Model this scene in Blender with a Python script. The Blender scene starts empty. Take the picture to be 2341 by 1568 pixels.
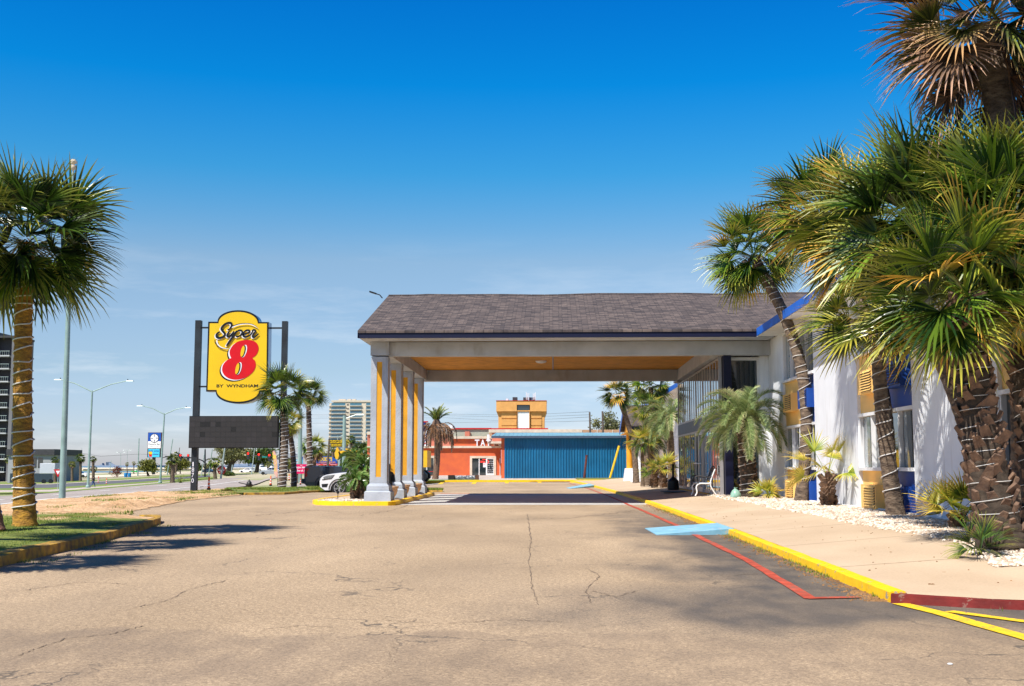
import bpy, math, random
from mathutils import Vector, Matrix, noise
R_ = random.Random(7)
sc = bpy.context.scene
COL = sc.collection
PI = math.pi
# ---------------------------------------------------------------- camera model
F, CX, CY = 2630.0, 1170.5, 784.0
HC = 1.2
TH = math.atan(281/2630.0)
PS = math.atan(94.5*math.cos(TH)/2630.0)
CF = Vector((-math.sin(PS)*math.cos(TH), math.cos(PS)*math.cos(TH), math.sin(TH)))
CR = Vector((math.cos(PS), math.sin(PS), 0))
CU = CR.cross(CF)
def ray(u, v):
    return CF + CR*((u-CX)/F) - CU*((v-CY)/F)
def P(u, v, D):
    r = ray(u, v); t = D/r.y
    return Vector((r.x*t, D, HC + r.z*t))
def X_(u, D, v=1065): return P(u, v, D).x
def Z_(v, D, u=1265): return P(u, v, D).z
def ss(a, b, x):
    t = max(0, min(1, (x-a)/(b-a))); return t*t*(3-2*t)
def lerp_tab(tab, x):
    if x <= tab[0][0]: return tab[0][1]
    for (a, va), (b, vb) in zip(tab, tab[1:]):
        if x <= b: return va + (vb-va)*(x-a)/(b-a)
    return tab[-1][1]
CREST = [(0, -15.5), (33, -15.7), (38, -16.6), (46.4, -17.3), (58, -18.3), (66, -18.6), (83, -20.5), (150, -34), (400, -95), (900, -230)]
def H(x, y):
    d = lerp_tab(CREST, y) - x
    z = 0.0
    if x < -7.5 and y > 51: z = -0.16*ss(51, 52.2, y)*ss(-7.5, -9.5, x)*(1-ss(0, 3, d))*(1-ss(90, 110, y))
    if d > 0:
        z -= 0.9*ss(0, 5, d) + 0.026*max(0, d-9)
    z = max(z, -3.0)
    if y > 700 and x < -60 + 0*y:
        dd = -x*0.15 + y
        a = ss(780, 830, dd)*(1-ss(1085, 1100, dd))
        b = ss(1700, 1900, dd)
        z = z - 4*max(a, b)
    return z
def G(u, v, off=0.0):
    r = ray(u, v); D = 5.0; prev = 5.0
    while D < 6000:
        t = D/r.y; p = Vector((r.x*t, D, HC+r.z*t))
        if p.z <= H(p.x, D):
            lo, hi = prev, D
            for _ in range(18):
                m = (lo+hi)/2; t = m/r.y
                if HC+r.z*t <= H(r.x*t, m): hi = m
                else: lo = m
            t = hi/r.y
            return Vector((r.x*t, hi, H(r.x*t, hi)+off))
        prev = D; D *= 1.01
    t = 3000/r.y
    return Vector((r.x*t, 3000, -3+off))
# ---------------------------------------------------------------- objects
def tag(o, label=None, cat=None, group=None, kind=None):
    if label: o['label'] = label
    if cat: o['category'] = cat
    if group: o['group'] = group
    if kind: o['kind'] = kind
    return o
def thing(name, label, cat, loc=(0, 0, 0), group=None, rz=0.0):
    o = bpy.data.objects.new(name, None); COL.objects.link(o)
    o.location = loc; o.rotation_euler = (0, 0, rz); o.empty_display_size = 0.2
    o['_w'] = (0.0, 0.0, 0.0)
    tag(o, label, cat, group)
    o['_w'] = tuple(loc) if rz == 0 else (0.0, 0.0, 0.0)
    return o
def wloc(o):
    return Vector(o['_w']) if (o is not None and '_w' in o) else Vector((0, 0, 0))
class MB:
    def __init__(s): s.v = []; s.f = []; s.m = []; s.uv = None
    def add(s, vs, fs, m=0):
        b = len(s.v); s.v += [tuple(p) for p in vs]
        s.f += [tuple(b+i for i in f) for f in fs]; s.m += [m]*len(fs); return s
    def box(s, x0, x1, y0, y1, z0, z1, m=0):
        if x0 > x1: x0, x1 = x1, x0
        if y0 > y1: y0, y1 = y1, y0
        if z0 > z1: z0, z1 = z1, z0
        vs = [(x, y, z) for z in (z0, z1) for y in (y0, y1) for x in (x0, x1)]
        return s.add(vs, [(0, 2, 3, 1), (4, 5, 7, 6), (0, 1, 5, 4), (2, 6, 7, 3), (0, 4, 6, 2), (1, 3, 7, 5)], m)
    def frus(s, cx, cy, z0, z1, a0, b0, a1, b1, m=0):
        vs = [(cx+sx*a, cy+sy*b, z) for z, a, b in ((z0, a0, b0), (z1, a1, b1)) for sx, sy in ((-1, -1), (1, -1), (1, 1), (-1, 1))]
        return s.add(vs, [(3, 2, 1, 0), (4, 5, 6, 7)] + [(i, (i+1) % 4, 4+(i+1) % 4, 4+i) for i in range(4)], m)
    def bar(s, a, b, w, h=None, m=0):
        a, b = Vector(a), Vector(b); h = h or w
        d = (b-a).normalized(); up = Vector((0, 0, 1)) if abs(d.z) < 0.95 else Vector((0, 1, 0))
        r = d.cross(up).normalized()*w/2; q = r.cross(d).normalized()*h/2
        vs = [p+sx*r+sy*q for p in (a, b) for sx, sy in ((-1, -1), (1, -1), (1, 1), (-1, 1))]
        return s.add(vs, [(3, 2, 1, 0), (4, 5, 6, 7)] + [(i, (i+1) % 4, 4+(i+1) % 4, 4+i) for i in range(4)], m)
    def tube(s, path, rad, n=8, m=0, cap=True):
        path = [Vector(p) for p in path]; k = len(path)
        if not hasattr(rad, '__len__'): rad = [rad]*k
        vs = []; ref = None
        for i, p in enumerate(path):
            d = (path[min(i+1, k-1)]-path[max(i-1, 0)])
            d = d.normalized() if d.length > 1e-9 else Vector((0, 0, 1))
            if ref is None: ref = Vector((1, 0, 0)) if abs(d.x) < 0.9 else Vector((0, 1, 0))
            a = (ref - d*ref.dot(d)).normalized(); ref = a; b = d.cross(a)
            for j in range(n):
                t = 2*PI*j/n; vs.append(p + (a*math.cos(t)+b*math.sin(t))*rad[i])
        fs = [(i*n+j, i*n+(j+1) % n, (i+1)*n+(j+1) % n, (i+1)*n+j) for i in range(k-1) for j in range(n)]
        if cap: fs += [tuple(range(n-1, -1, -1)), tuple((k-1)*n+j for j in range(n))]
        return s.add(vs, fs, m)
    def lathe(s, c, prof, n=20, m=0, ax='z', cap=True):
        vs = []
        for r, h in prof:
            for j in range(n):
                t = 2*PI*j/n; a, b = r*math.cos(t), r*math.sin(t)
                vs.append((c[0]+a, c[1]+b, c[2]+h) if ax == 'z' else ((c[0]+a, c[1]+h, c[2]+b) if ax == 'y' else (c[0]+h, c[1]+a, c[2]+b)))
        k = len(prof)
        fs = [(i*n+j, i*n+(j+1) % n, (i+1)*n+(j+1) % n, (i+1)*n+j) for i in range(k-1) for j in range(n)]
        if cap: fs += [tuple(range(n-1, -1, -1)), tuple((k-1)*n+j for j in range(n))]
        return s.add(vs, fs, m)
    def prism(s, pts, y0, y1, m=0, ax='y'):
        """polygon of (a,b): ax y -> (x,z); ax z -> (x,y); ax x -> (y,z)"""
        from mathutils.geometry import tessellate_polygon
        n = len(pts)
        f = {'y': lambda a, b, c: (a, c, b), 'z': lambda a, b, c: (a, b, c), 'x': lambda a, b, c: (c, a, b)}[ax]
        vs = [f(a, b, y0) for a, b in pts] + [f(a, b, y1) for a, b in pts]
        tr = tessellate_polygon([[Vector((a, b, 0)) for a, b in pts]])
        fs = [tuple(t) for t in tr] + [tuple(n+i for i in reversed(t)) for t in tr]
        fs += [(i, (i+1) % n, n+(i+1) % n, n+i) for i in range(n)]
        return s.add(vs, fs, m)
    def build(s, name, mats, parent=None, smooth=False, recalc=True):
        if not isinstance(mats, (list, tuple)): mats = [mats]
        me = bpy.data.meshes.new(name)
        o0 = wloc(parent)
        me.from_pydata([(p[0]-o0.x, p[1]-o0.y, p[2]-o0.z) for p in s.v] if parent is not None else s.v, [], s.f)
        for mm in mats: me.materials.append(mm)
        if len(mats) > 1: me.polygons.foreach_set('material_index', s.m)
        if s.uv:
            l = me.uv_layers.new(name='UVMap'); buf = []
            for f in s.f:
                for i in f: buf += s.uv[i]
            l.data.foreach_set('uv', buf)
        if recalc:
            import bmesh
            bm = bmesh.new(); bm.from_mesh(me); bmesh.ops.recalc_face_normals(bm, faces=bm.faces); bm.to_mesh(me); bm.free()
        if smooth:
            me.polygons.foreach_set('use_smooth', [True]*len(me.polygons))
            try: me.set_sharp_from_angle(angle=math.radians(40))
            except Exception: pass
        me.update()
        ob = bpy.data.objects.new(name, me); COL.objects.link(ob)
        if parent is not None:
            ob.parent = parent; ob['_w'] = tuple(o0)
        return ob
def bevel(o, w=0.01, seg=2):
    b = o.modifiers.new('bevel', 'BEVEL'); b.width = w; b.segments = seg; b.limit_method = 'ANGLE'; b.angle_limit = 0.6
    return o
def text(s, mat, parent, origin, xdir, ydir, height, width=None, ext=0.01, name='lettering', align='LEFT', bold=0.0, shear=0.0):
    c = bpy.data.curves.new('t', 'FONT'); c.body = s; c.size = 1; c.extrude = 0.5; c.align_x = 'LEFT'; c.offset = bold; c.resolution_u = 3; c.shear = shear
    ob = bpy.data.objects.new('t', c); COL.objects.link(ob)
    dg = bpy.context.evaluated_depsgraph_get(); dg.update()
    me = bpy.data.meshes.new_from_object(ob.evaluated_get(dg)); bpy.data.objects.remove(ob)
    xs = [v.co.x for v in me.vertices]; ys = [v.co.y for v in me.vertices]
    if not xs: return None
    x0, x1, y0, y1 = min(xs), max(xs), min(ys), max(ys)
    sy = height/(y1-y0); sx = width/(x1-x0) if width else sy
    xd, yd = Vector(xdir).normalized(), Vector(ydir).normalized(); zd = xd.cross(yd)
    w = (x1-x0)*sx; ox = {'LEFT': 0, 'CENTER': -w/2, 'RIGHT': -w}[align]
    org = Vector(origin) - wloc(parent)
    for v in me.vertices:
        v.co = org + xd*((v.co.x-x0)*sx+ox) + yd*((v.co.y-y0)*sy) + zd*(v.co.z*ext)
    me.materials.clear(); me.materials.append(mat)
    o = bpy.data.objects.new(name, me); COL.objects.link(o)
    if parent is not None: o.parent = parent; o['_w'] = tuple(wloc(parent))
    return o
def catmull(pts, k=6):
    out = []; n = len(pts)
    for i in range(n-1):
        p0, p1, p2, p3 = pts[max(i-1, 0)], pts[i], pts[i+1], pts[min(i+2, n-1)]
        for j in range(k):
            t = j/k
            out.append(tuple(0.5*((2*p1[a]) + (-p0[a]+p2[a])*t + (2*p0[a]-5*p1[a]+4*p2[a]-p3[a])*t*t + (-p0[a]+3*p1[a]-3*p2[a]+p3[a])*t**3) for a in range(len(p1))))
    out.append(tuple(pts[-1])); return out
# ---------------------------------------------------------------- materials
MATS = {}
def nodes(name):
    m = bpy.data.materials.new(name); m.use_nodes = True
    nt = m.node_tree; b = nt.nodes['Principled BSDF']
    return m, nt, b
def L(nt, a, b): nt.links.new(a, b)
def N(nt, t, **kw):
    n = nt.nodes.new(t)
    for k, v in kw.items():
        if k in n.inputs: n.inputs[k].default_value = v
        else: setattr(n, k, v)
    return n
def noise_ramp(nt, vec, scale, c1, c2, lo=0.35, hi=0.65, detail=5, mid=None):
    n = N(nt, 'ShaderNodeTexNoise'); n.inputs['Scale'].default_value = scale; n.inputs['Detail'].default_value = detail
    L(nt, vec, n.inputs['Vector'])
    r = N(nt, 'ShaderNodeValToRGB'); e = r.color_ramp.elements
    e[0].position = lo; e[1].position = hi; e[0].color = (*c1, 1); e[1].color = (*c2, 1)
    L(nt, n.outputs['Fac'], r.inputs['Fac']); return r
def mixc(nt, fac, a, b, mode='MIX'):
    m = N(nt, 'ShaderNodeMix', data_type='RGBA', blend_type=mode)
    for s, x in ((0, fac), (6, a), (7, b)):
        if isinstance(x, (int, float)): m.inputs[s].default_value = x
        elif isinstance(x, tuple): m.inputs[s].default_value = (*x, 1)
        else: L(nt, x, m.inputs[s])
    return m.outputs[2]
def geo_pos(nt): return N(nt, 'ShaderNodeNewGeometry').outputs['Position']
def mapv(nt, vec, scale=(1, 1, 1), loc=(0, 0, 0), rot=(0, 0, 0)):
    m = N(nt, 'ShaderNodeMapping'); m.inputs['Scale'].default_value = scale; m.inputs['Location'].default_value = loc; m.inputs['Rotation'].default_value = rot
    L(nt, vec, m.inputs['Vector']); return m.outputs['Vector']
def bump(nt, b, h, s=0.3, d=0.02):
    n = N(nt, 'ShaderNodeBump'); n.inputs['Strength'].default_value = s; n.inputs['Distance'].default_value = d
    L(nt, h, n.inputs['Height']); L(nt, n.outputs['Normal'], b.inputs['Normal'])
def mat(name, c, rough=0.6, var=0.12, scale=3.0, bs=0.0, bscale=40, bd=0.01, metal=0.0, spec=0.4, emit=None, c2=None, sc3=(1, 1, 1), coat=0):
    if name in MATS: return MATS[name]
    m, nt, b = nodes(name)
    p = mapv(nt, geo_pos(nt), sc3)
    c2 = c2 or tuple(max(0, x*(1-2*var)) for x in c)
    cc = tuple(min(1, x*(1+0.3*var)) for x in c)
    r = noise_ramp(nt, p, scale, c2, cc, 0.3, 0.7)
    L(nt, r.outputs['Color'], b.inputs['Base Color'])
    b.inputs['Roughness'].default_value = rough; b.inputs['Metallic'].default_value = metal
    b.inputs['Specular IOR Level'].default_value = spec
    if coat: b.inputs['Coat Weight'].default_value = coat; b.inputs['Coat Roughness'].default_value = 0.05
    if bs:
        n = N(nt, 'ShaderNodeTexNoise'); n.inputs['Scale'].default_value = bscale; n.inputs['Detail'].default_value = 6
        L(nt, p, n.inputs['Vector']); bump(nt, b, n.outputs['Fac'], bs, bd)
    if emit:
        b.inputs['Emission Color'].default_value = (*emit[0], 1); b.inputs['Emission Strength'].default_value = emit[1]
    MATS[name] = m; return m
WHITE = mat('white_stucco', (0.80, 0.82, 0.85), 0.85, 0.05, 1.5, 0.35, 60, 0.004)
GREYST = mat('grey_stucco', (0.42, 0.46, 0.52), 0.85, 0.1, 2, 1.0, 26, 0.012)
BEAMST = mat('beam_stucco', (0.46, 0.49, 0.53), 0.9, 0.1, 1.5, 0.5, 50, 0.005)
OCHRE = mat('ochre_paint', (0.75, 0.36, 0.02), 0.75, 0.1, 3, 0.8, 26, 0.01)
YPANEL = mat('yellow_panel', (1.0, 0.62, 0.2), 0.6, 0.06, 1.2, 0.2, 40, 0.004)
BPANEL = mat('blue_panel', (0.01, 0.065, 0.32), 0.5, 0.15, 1.5, 0.2, 30, 0.004)
NAVY = mat('navy_trim', (0.002, 0.004, 0.03), 0.5, 0.1)
BLUETRIM = mat('blue_trim', (0.015, 0.14, 0.62), 0.5, 0.1)
CEIL = mat('ochre_ceiling', (0.80, 0.36, 0.05), 0.85, 0.12, 2.5, 0.4, 60, 0.004)
YCURB = mat('yellow_curb_paint', (1.0, 0.60, 0.003), 0.6, 0.06, 6, 0.5, 30, 0.01, c2=(0.88, 0.49, 0.005))
RCURB = mat('red_curb_paint', (0.2, 0.016, 0.012), 0.7, 0.2, 6, 0.4, 30, 0.01)
OLDCURB = mat('worn_yellow_curb', (0.62, 0.36, 0.04), 0.85, 0.3, 7, 0.8, 20, 0.02, c2=(0.22, 0.14, 0.06))
YLINE = mat('yellow_line_paint', (0.92, 0.58, 0.02), 0.7, 0.1, 8, 0.3, 60, 0.004)
RLINE = mat('red_line_paint', (0.58, 0.09, 0.045), 0.7, 0.25, 5, 0.3, 60, 0.004)
WLINE = mat('white_line_paint', (0.8, 0.78, 0.74), 0.7, 0.1, 8)
BRAMP = mat('light_blue_ramp_paint', (0.25, 0.5, 0.62), 0.8, 0.15, 4, 0.4, 40, 0.008, c2=(0.16, 0.36, 0.5))
CONC = mat('pale_concrete', (0.52, 0.5, 0.47), 0.9, 0.12, 2, 0.3, 40, 0.005)
BLACK = mat('black_metal', (0.008, 0.009, 0.012), 0.45, 0.2, 3)
DKGREY = mat('dark_grey', (0.05, 0.05, 0.055), 0.6, 0.15, 3)
WHITEM = mat('white_paint', (0.8, 0.8, 0.8), 0.5, 0.05)
SIGNY = mat('sign_yellow', (0.78, 0.5, 0.005), 0.35, 0.05, 0.6)
SIGNR = mat('sign_red', (0.62, 0.0, 0.005), 0.35, 0.05)
SIGNK = mat('sign_black', (0.004, 0.004, 0.005), 0.35, 0.0)
SIGNW = mat('sign_white', (0.78, 0.78, 0.84), 0.4, 0.04)
SIGNSIDE = mat('sign_side_metal', (0.35, 0.4, 0.5), 0.3, 0.1, metal=0.7)
GALV = mat('galvanised_steel', (0.42, 0.5, 0.47), 0.45, 0.12, 2, metal=0.3)
GREENPOLE = mat('green_grey_pole', (0.30, 0.42, 0.38), 0.45, 0.12, 2, metal=0.2)
WOOD = mat('weathered_wood', (0.14, 0.11, 0.09), 0.9, 0.3, 4, 0.5, 30, 0.01, sc3=(3, 3, 0.4))
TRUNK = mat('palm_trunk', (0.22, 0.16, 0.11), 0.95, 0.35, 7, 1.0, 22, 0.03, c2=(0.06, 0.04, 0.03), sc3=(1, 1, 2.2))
TRUNKO = mat('ochre_palm_trunk', (0.56, 0.29, 0.04), 0.95, 0.3, 8, 1.0, 26, 0.04, c2=(0.22, 0.11, 0.03), sc3=(1, 1, 2.6))
TRUNKR = mat('reddish_palm_trunk', (0.42, 0.2, 0.14), 0.95, 0.3, 8, 1.0, 26, 0.04, c2=(0.16, 0.08, 0.05), sc3=(1, 1, 2.6))
BOOT = mat('palm_boot', (0.20, 0.12, 0.075), 0.9, 0.35, 9, 0.8, 40, 0.01, c2=(0.09, 0.055, 0.04))
BARK = mat('tree_bark', (0.1, 0.075, 0.055), 0.95, 0.3, 6, 0.8, 20, 0.03)
WIRE = mat('light_string_white', (0.75, 0.73, 0.7), 0.5, 0.1)
CABLE = mat('black_cable', (0.02, 0.02, 0.02), 0.6, 0)
ORANGE = mat('cone_orange', (0.85, 0.12, 0.01), 0.5, 0.08)
REDP = mat('red_paint', (0.5, 0.01, 0.01), 0.35, 0.1)
TERRA = mat('terracotta', (0.62, 0.42, 0.28), 0.8, 0.15, 5, 0.3, 30, 0.005)
CREAM = mat('cream_trim', (0.66, 0.56, 0.44), 0.85, 0.1, 2)
CORAL = mat('coral_stucco', (0.62, 0.13, 0.04), 0.9, 0.15, 1.2, 0.4, 14, 0.01, c2=(0.52, 0.10, 0.045))
CORAL2 = mat('salmon_stucco', (0.62, 0.2, 0.13), 0.9, 0.12, 1.2)
BLUEWALL = mat('blue_ribbed_metal', (0.012, 0.15, 0.30), 0.4, 0.12, 0.8, metal=0.1)
BLUEROOF = mat('pale_blue_roof', (0.22, 0.42, 0.5), 0.45, 0.12, 1)
TANT = mat('tan_tower_stucco', (0.72, 0.36, 0.11), 0.85, 0.08, 1)
CONDO = mat('condo_stucco', (0.66, 0.56, 0.42), 0.85, 0.06, 0.2)
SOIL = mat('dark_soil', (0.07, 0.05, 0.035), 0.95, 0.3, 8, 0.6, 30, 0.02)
def worn(m, chip, scale=14, lo=0.60, hi=0.64, stretch=(1, 1, 1)):
    nt = m.node_tree; b = nt.nodes['Principled BSDF']; src = b.inputs['Base Color'].links[0].from_socket
    p = mapv(nt, geo_pos(nt), stretch)
    a = noise_ramp(nt, p, scale, (0, 0, 0), (1, 1, 1), lo, hi, 6); c = noise_ramp(nt, p, scale*0.12, (0, 0, 0), (1, 1, 1), 0.45, 0.6, 3)
    f = mixc(nt, 1.0, a.outputs['Color'], c.outputs['Color'], 'MULTIPLY')
    L(nt, mixc(nt, f, src, chip), b.inputs['Base Color'])
worn(YCURB, (0.36, 0.30, 0.22), 16); worn(RCURB, (0.33, 0.27, 0.2), 16); worn(YLINE, (0.2, 0.16, 0.12), 30, 0.58, 0.62); worn(RLINE, (0.2, 0.15, 0.11), 26, 0.54, 0.60); worn(BRAMP, (0.42, 0.42, 0.38), 12, 0.56, 0.62)
worn(WHITE, (0.50, 0.47, 0.43), 3, 0.56, 0.85, (2, 2, 0.25)); worn(GREYST, (0.30, 0.28, 0.26), 4, 0.55, 0.85, (2, 2, 0.3)); worn(BEAMST, (0.28, 0.26, 0.24), 3, 0.52, 0.85, (1, 1, 0.4)); worn(CEIL, (0.45, 0.22, 0.06), 2, 0.52, 0.8); worn(BLUEWALL, (0.04, 0.19, 0.27), 3, 0.5, 0.8, (2, 1, 0.2)); worn(SIGNY, (0.62, 0.42, 0.03), 1.5, 0.5, 0.9)
def glass(name, c=(0.02, 0.03, 0.035), rough=0.04):
    if name in MATS: return MATS[name]
    m, nt, b = nodes(name)
    b.inputs['Base Color'].default_value = (*c, 1); b.inputs['Roughness'].default_value = rough
    b.inputs['Specular IOR Level'].default_value = 0.9; b.inputs['Coat Weight'].default_value = 0.6; b.inputs['Coat Roughness'].default_value = 0.02
    MATS[name] = m; return m
GLASS = glass('window_glass'); GLASST = glass('teal_glass', (0.02, 0.13, 0.19)); CARGLASS = glass('car_glass', (0.01, 0.012, 0.015))
GLASSC = glass('curtained_glass', (0.22, 0.26, 0.28), 0.08)
def leafmat(name, base, dark, tip, tipmix=0.75, trans=0.3, rough=0.35):
    m, nt, b = nodes(name)
    uv = N(nt, 'ShaderNodeUVMap').outputs['UV']; sx = N(nt, 'ShaderNodeSeparateXYZ'); L(nt, uv, sx.inputs[0])
    g = N(nt, 'ShaderNodeNewGeometry')
    r = N(nt, 'ShaderNodeValToRGB'); e = r.color_ramp.elements; e[0].color = (*dark, 1); e[1].color = (*base, 1); e[0].position = 0.25; e[1].position = 0.85  # random blade tones, spread wide to imitate lit segments against dark gaps
    L(nt, g.outputs['Random Per Island'], r.inputs['Fac'])
    mr = N(nt, 'ShaderNodeMapRange'); mr.inputs[1].default_value = 1-tipmix; mr.inputs[2].default_value = 1.0
    ad = N(nt, 'ShaderNodeMath', operation='ADD'); L(nt, sx.outputs['X'], ad.inputs[0])
    mu = N(nt, 'ShaderNodeMath', operation='MULTIPLY_ADD'); L(nt, sx.outputs['Y'], mu.inputs[0]); mu.inputs[1].default_value = 0.7; mu.inputs[2].default_value = -0.35
    L(nt, mu.outputs[0], ad.inputs[1]); L(nt, ad.outputs[0], mr.inputs[0])
    col = mixc(nt, mr.outputs[0], r.outputs['Color'], tip)
    L(nt, col, b.inputs['Base Color']); b.inputs['Roughness'].default_value = rough; b.inputs['Specular IOR Level'].default_value = 0.5
    tr = N(nt, 'ShaderNodeBsdfTranslucent'); L(nt, col, tr.inputs['Color'])
    mx = N(nt, 'ShaderNodeMixShader'); mx.inputs[0].default_value = trans
    L(nt, b.outputs[0], mx.inputs[1]); L(nt, tr.outputs[0], mx.inputs[2]); L(nt, mx.outputs[0], nt.nodes['Material Output'].inputs['Surface'])
    MATS[name] = m; return m
LF_GREEN = leafmat('palm_leaf_green', (0.17, 0.27, 0.022), (0.012, 0.042, 0.008), (0.48, 0.43, 0.06), 0.38, 0.13, 0.3)
LF_GOLD = leafmat('palm_leaf_gold', (0.27, 0.30, 0.025), (0.03, 0.06, 0.01), (0.85, 0.47, 0.08), 0.55, 0.13, 0.3)
LF_YEL = leafmat('palm_leaf_yellow', (0.55, 0.56, 0.06), (0.24, 0.34, 0.05), (0.85, 0.62, 0.12), 0.8)
LF_DARK = leafmat('palm_leaf_dark', (0.09, 0.17, 0.02), (0.007, 0.022, 0.006), (0.30, 0.31, 0.05), 0.4, 0.13, 0.28)
LF_BROWN = leafmat('palm_leaf_brown', (0.22, 0.10, 0.035), (0.03, 0.018, 0.01), (0.62, 0.38, 0.25), 0.5, 0.12, 0.55)
LF_OLD = leafmat('palm_leaf_ageing', (0.17, 0.20, 0.03), (0.04, 0.06, 0.015), (0.62, 0.36, 0.16), 0.6, 0.15, 0.45)
LF_PINDO = leafmat('feather_leaf', (0.36, 0.44, 0.17), (0.14, 0.22, 0.07), (0.62, 0.56, 0.3), 0.5)
LF_CYCAD = leafmat('cycad_leaf', (0.12, 0.24, 0.035), (0.04, 0.10, 0.02), (0.35, 0.45, 0.15), 0.4, 0.15, 0.25)
LF_TREE = leafmat('tree_leaf', (0.13, 0.19, 0.035), (0.05, 0.08, 0.02), (0.16, 0.2, 0.05), 0.3)
LF_BUSH = leafmat('bush_leaf', (0.30, 0.30, 0.06), (0.12, 0.14, 0.03), (0.32, 0.3, 0.08), 0.3)
LF_OLIVE = leafmat('sparse_leaf', (0.30, 0.30, 0.12), (0.14, 0.14, 0.06), (0.3, 0.28, 0.12), 0.3)
LF_GRASS = leafmat('grass_blade', (0.22, 0.34, 0.035), (0.08, 0.15, 0.02), (0.42, 0.42, 0.08), 0.5, 0.3, 0.5)
# ---------------------------------------------------------------- ground materials
def m_asphalt():
    m, nt, b = nodes('asphalt_lot'); p = geo_pos(nt)
    ps = mapv(nt, p, (1, 0.45, 1))
    base = noise_ramp(nt, ps, 0.35, (0.40, 0.295, 0.19), (0.53, 0.395, 0.26), 0.35, 0.62, 6)
    v = N(nt, 'ShaderNodeTexVoronoi'); v.inputs['Scale'].default_value = 120; L(nt, p, v.inputs['Vector'])
    vr = N(nt, 'ShaderNodeValToRGB'); e = vr.color_ramp.elements; e[0].color = (0.50, 0.46, 0.42, 1); e[1].color = (1.30, 1.28, 1.24, 1); e[0].position = 0.05; e[1].position = 0.85
    sx = N(nt, 'ShaderNodeSeparateXYZ'); L(nt, v.outputs['Color'], sx.inputs[0]); L(nt, sx.outputs['X'], vr.inputs['Fac'])
    c = mixc(nt, 0.8, base.outputs['Color'], vr.outputs['Color'], 'MULTIPLY')
    n2 = noise_ramp(nt, p, 28, (0.62, 0.62, 0.62), (1.16, 1.16, 1.16), 0.35, 0.65, 4)
    c = mixc(nt, 0.7, c, n2.outputs['Color'], 'MULTIPLY')
    # dark sealed strip beside the kerb and old oil-stained band: real stains with a shape of their own
    s = N(nt, 'ShaderNodeSeparateXYZ'); L(nt, p, s.inputs[0])
    wn = N(nt, 'ShaderNodeTexNoise'); wn.inputs['Scale'].default_value = 0.9; wn.inputs['Detail'].default_value = 6; L(nt, ps, wn.inputs['Vector'])
    def mr(x, a, b_): 
        q = N(nt, 'ShaderNodeMapRange', interpolation_type='SMOOTHSTEP'); L(nt, x, q.inputs[0]); q.inputs[1].default_value = a; q.inputs[2].default_value = b_; return q.outputs[0]
    def mul(a, b_, op='MULTIPLY'):
        q = N(nt, 'ShaderNodeMath', operation=op)
        for i, x in enumerate((a, b_)):
            if isinstance(x, (int, float)): q.inputs[i].default_value = x
            else: L(nt, x, q.inputs[i])
        return q.outputs[0]
    xw = mul(s.outputs['X'], mul(mul(wn.outputs['Fac'], -0.5, 'ADD'), 3.2), 'ADD')
    a1 = mul(mr(xw, 0.7, 2.1), mul(1.0, mr(s.outputs['Y'], 9.0, 10.6), 'MULTIPLY'))
    a1 = mul(a1, mul(1.0, mr(s.outputs['Y'], 42, 18)))
    yw = mul(s.outputs['Y'], mul(mul(wn.outputs['Fac'], -0.5, 'ADD'), 3.0), 'ADD')
    a2 = mul(mul(mr(yw, 8.0, 9.2), mr(yw, 12.6, 10.4)), mr(xw, -1.2, 1.6))
    fine = noise_ramp(nt, ps, 3.0, (0, 0, 0), (1, 1, 1), 0.36, 0.62, 8)
    am = mul(mul(a1, a2, 'MAXIMUM'), mul(mul(fine.outputs['Color'], 0.25), 0.80, 'ADD'))
    c = mixc(nt, mul(am, 0.93), c, mixc(nt, 0.6, (0.085, 0.074, 0.068), vr.outputs['Color'], 'MULTIPLY'))
    # general darker worn patches
    pt = noise_ramp(nt, mapv(nt, p, (0.5, 0.22, 1), (7, 3, 0)), 1.1, (0, 0, 0), (1, 1, 1), 0.46, 0.70, 8)
    c = mixc(nt, mul(pt.outputs['Color'], 0.26), c, (0.20, 0.15, 0.105))
    sm_ = mul(mr(yw, 8.55, 8.3), mul(mul(fine.outputs['Color'], 0.35), 0.2, 'ADD'))
    c = mixc(nt, sm_, c, (0.17, 0.125, 0.09))
    # cracks
    dn = N(nt, 'ShaderNodeTexNoise'); dn.inputs['Scale'].default_value = 1.6; dn.inputs['Detail'].default_value = 6; L(nt, p, dn.inputs['Vector'])
    vm = N(nt, 'ShaderNodeVectorMath', operation='MULTIPLY_ADD'); L(nt, dn.outputs['Color'], vm.inputs[0]); vm.inputs[1].default_value = (1.6, 1.6, 0); L(nt, p, vm.inputs[2])
    ck = N(nt, 'ShaderNodeTexVoronoi', feature='DISTANCE_TO_EDGE'); ck.inputs['Scale'].default_value = 0.33; L(nt, vm.outputs[0], ck.inputs['Vector'])
    cm = mr(ck.outputs['Distance'], 0.0055, 0.0015)
    msk = noise_ramp(nt, p, 0.45, (0, 0, 0), (1, 1, 1), 0.47, 0.58, 2)
    c = mixc(nt, mul(mul(cm, msk.outputs['Color']), 0.8), c, (0.09, 0.075, 0.06))
    L(nt, c, b.inputs['Base Color']); b.inputs['Roughness'].default_value = 0.9
    hh = mul(sx.outputs['X'], mul(cm, -2.0), 'ADD')
    bump(nt, b, hh, 0.5, 0.006)
    MATS['asphalt_lot'] = m; return m
ASPH = m_asphalt()
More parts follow.
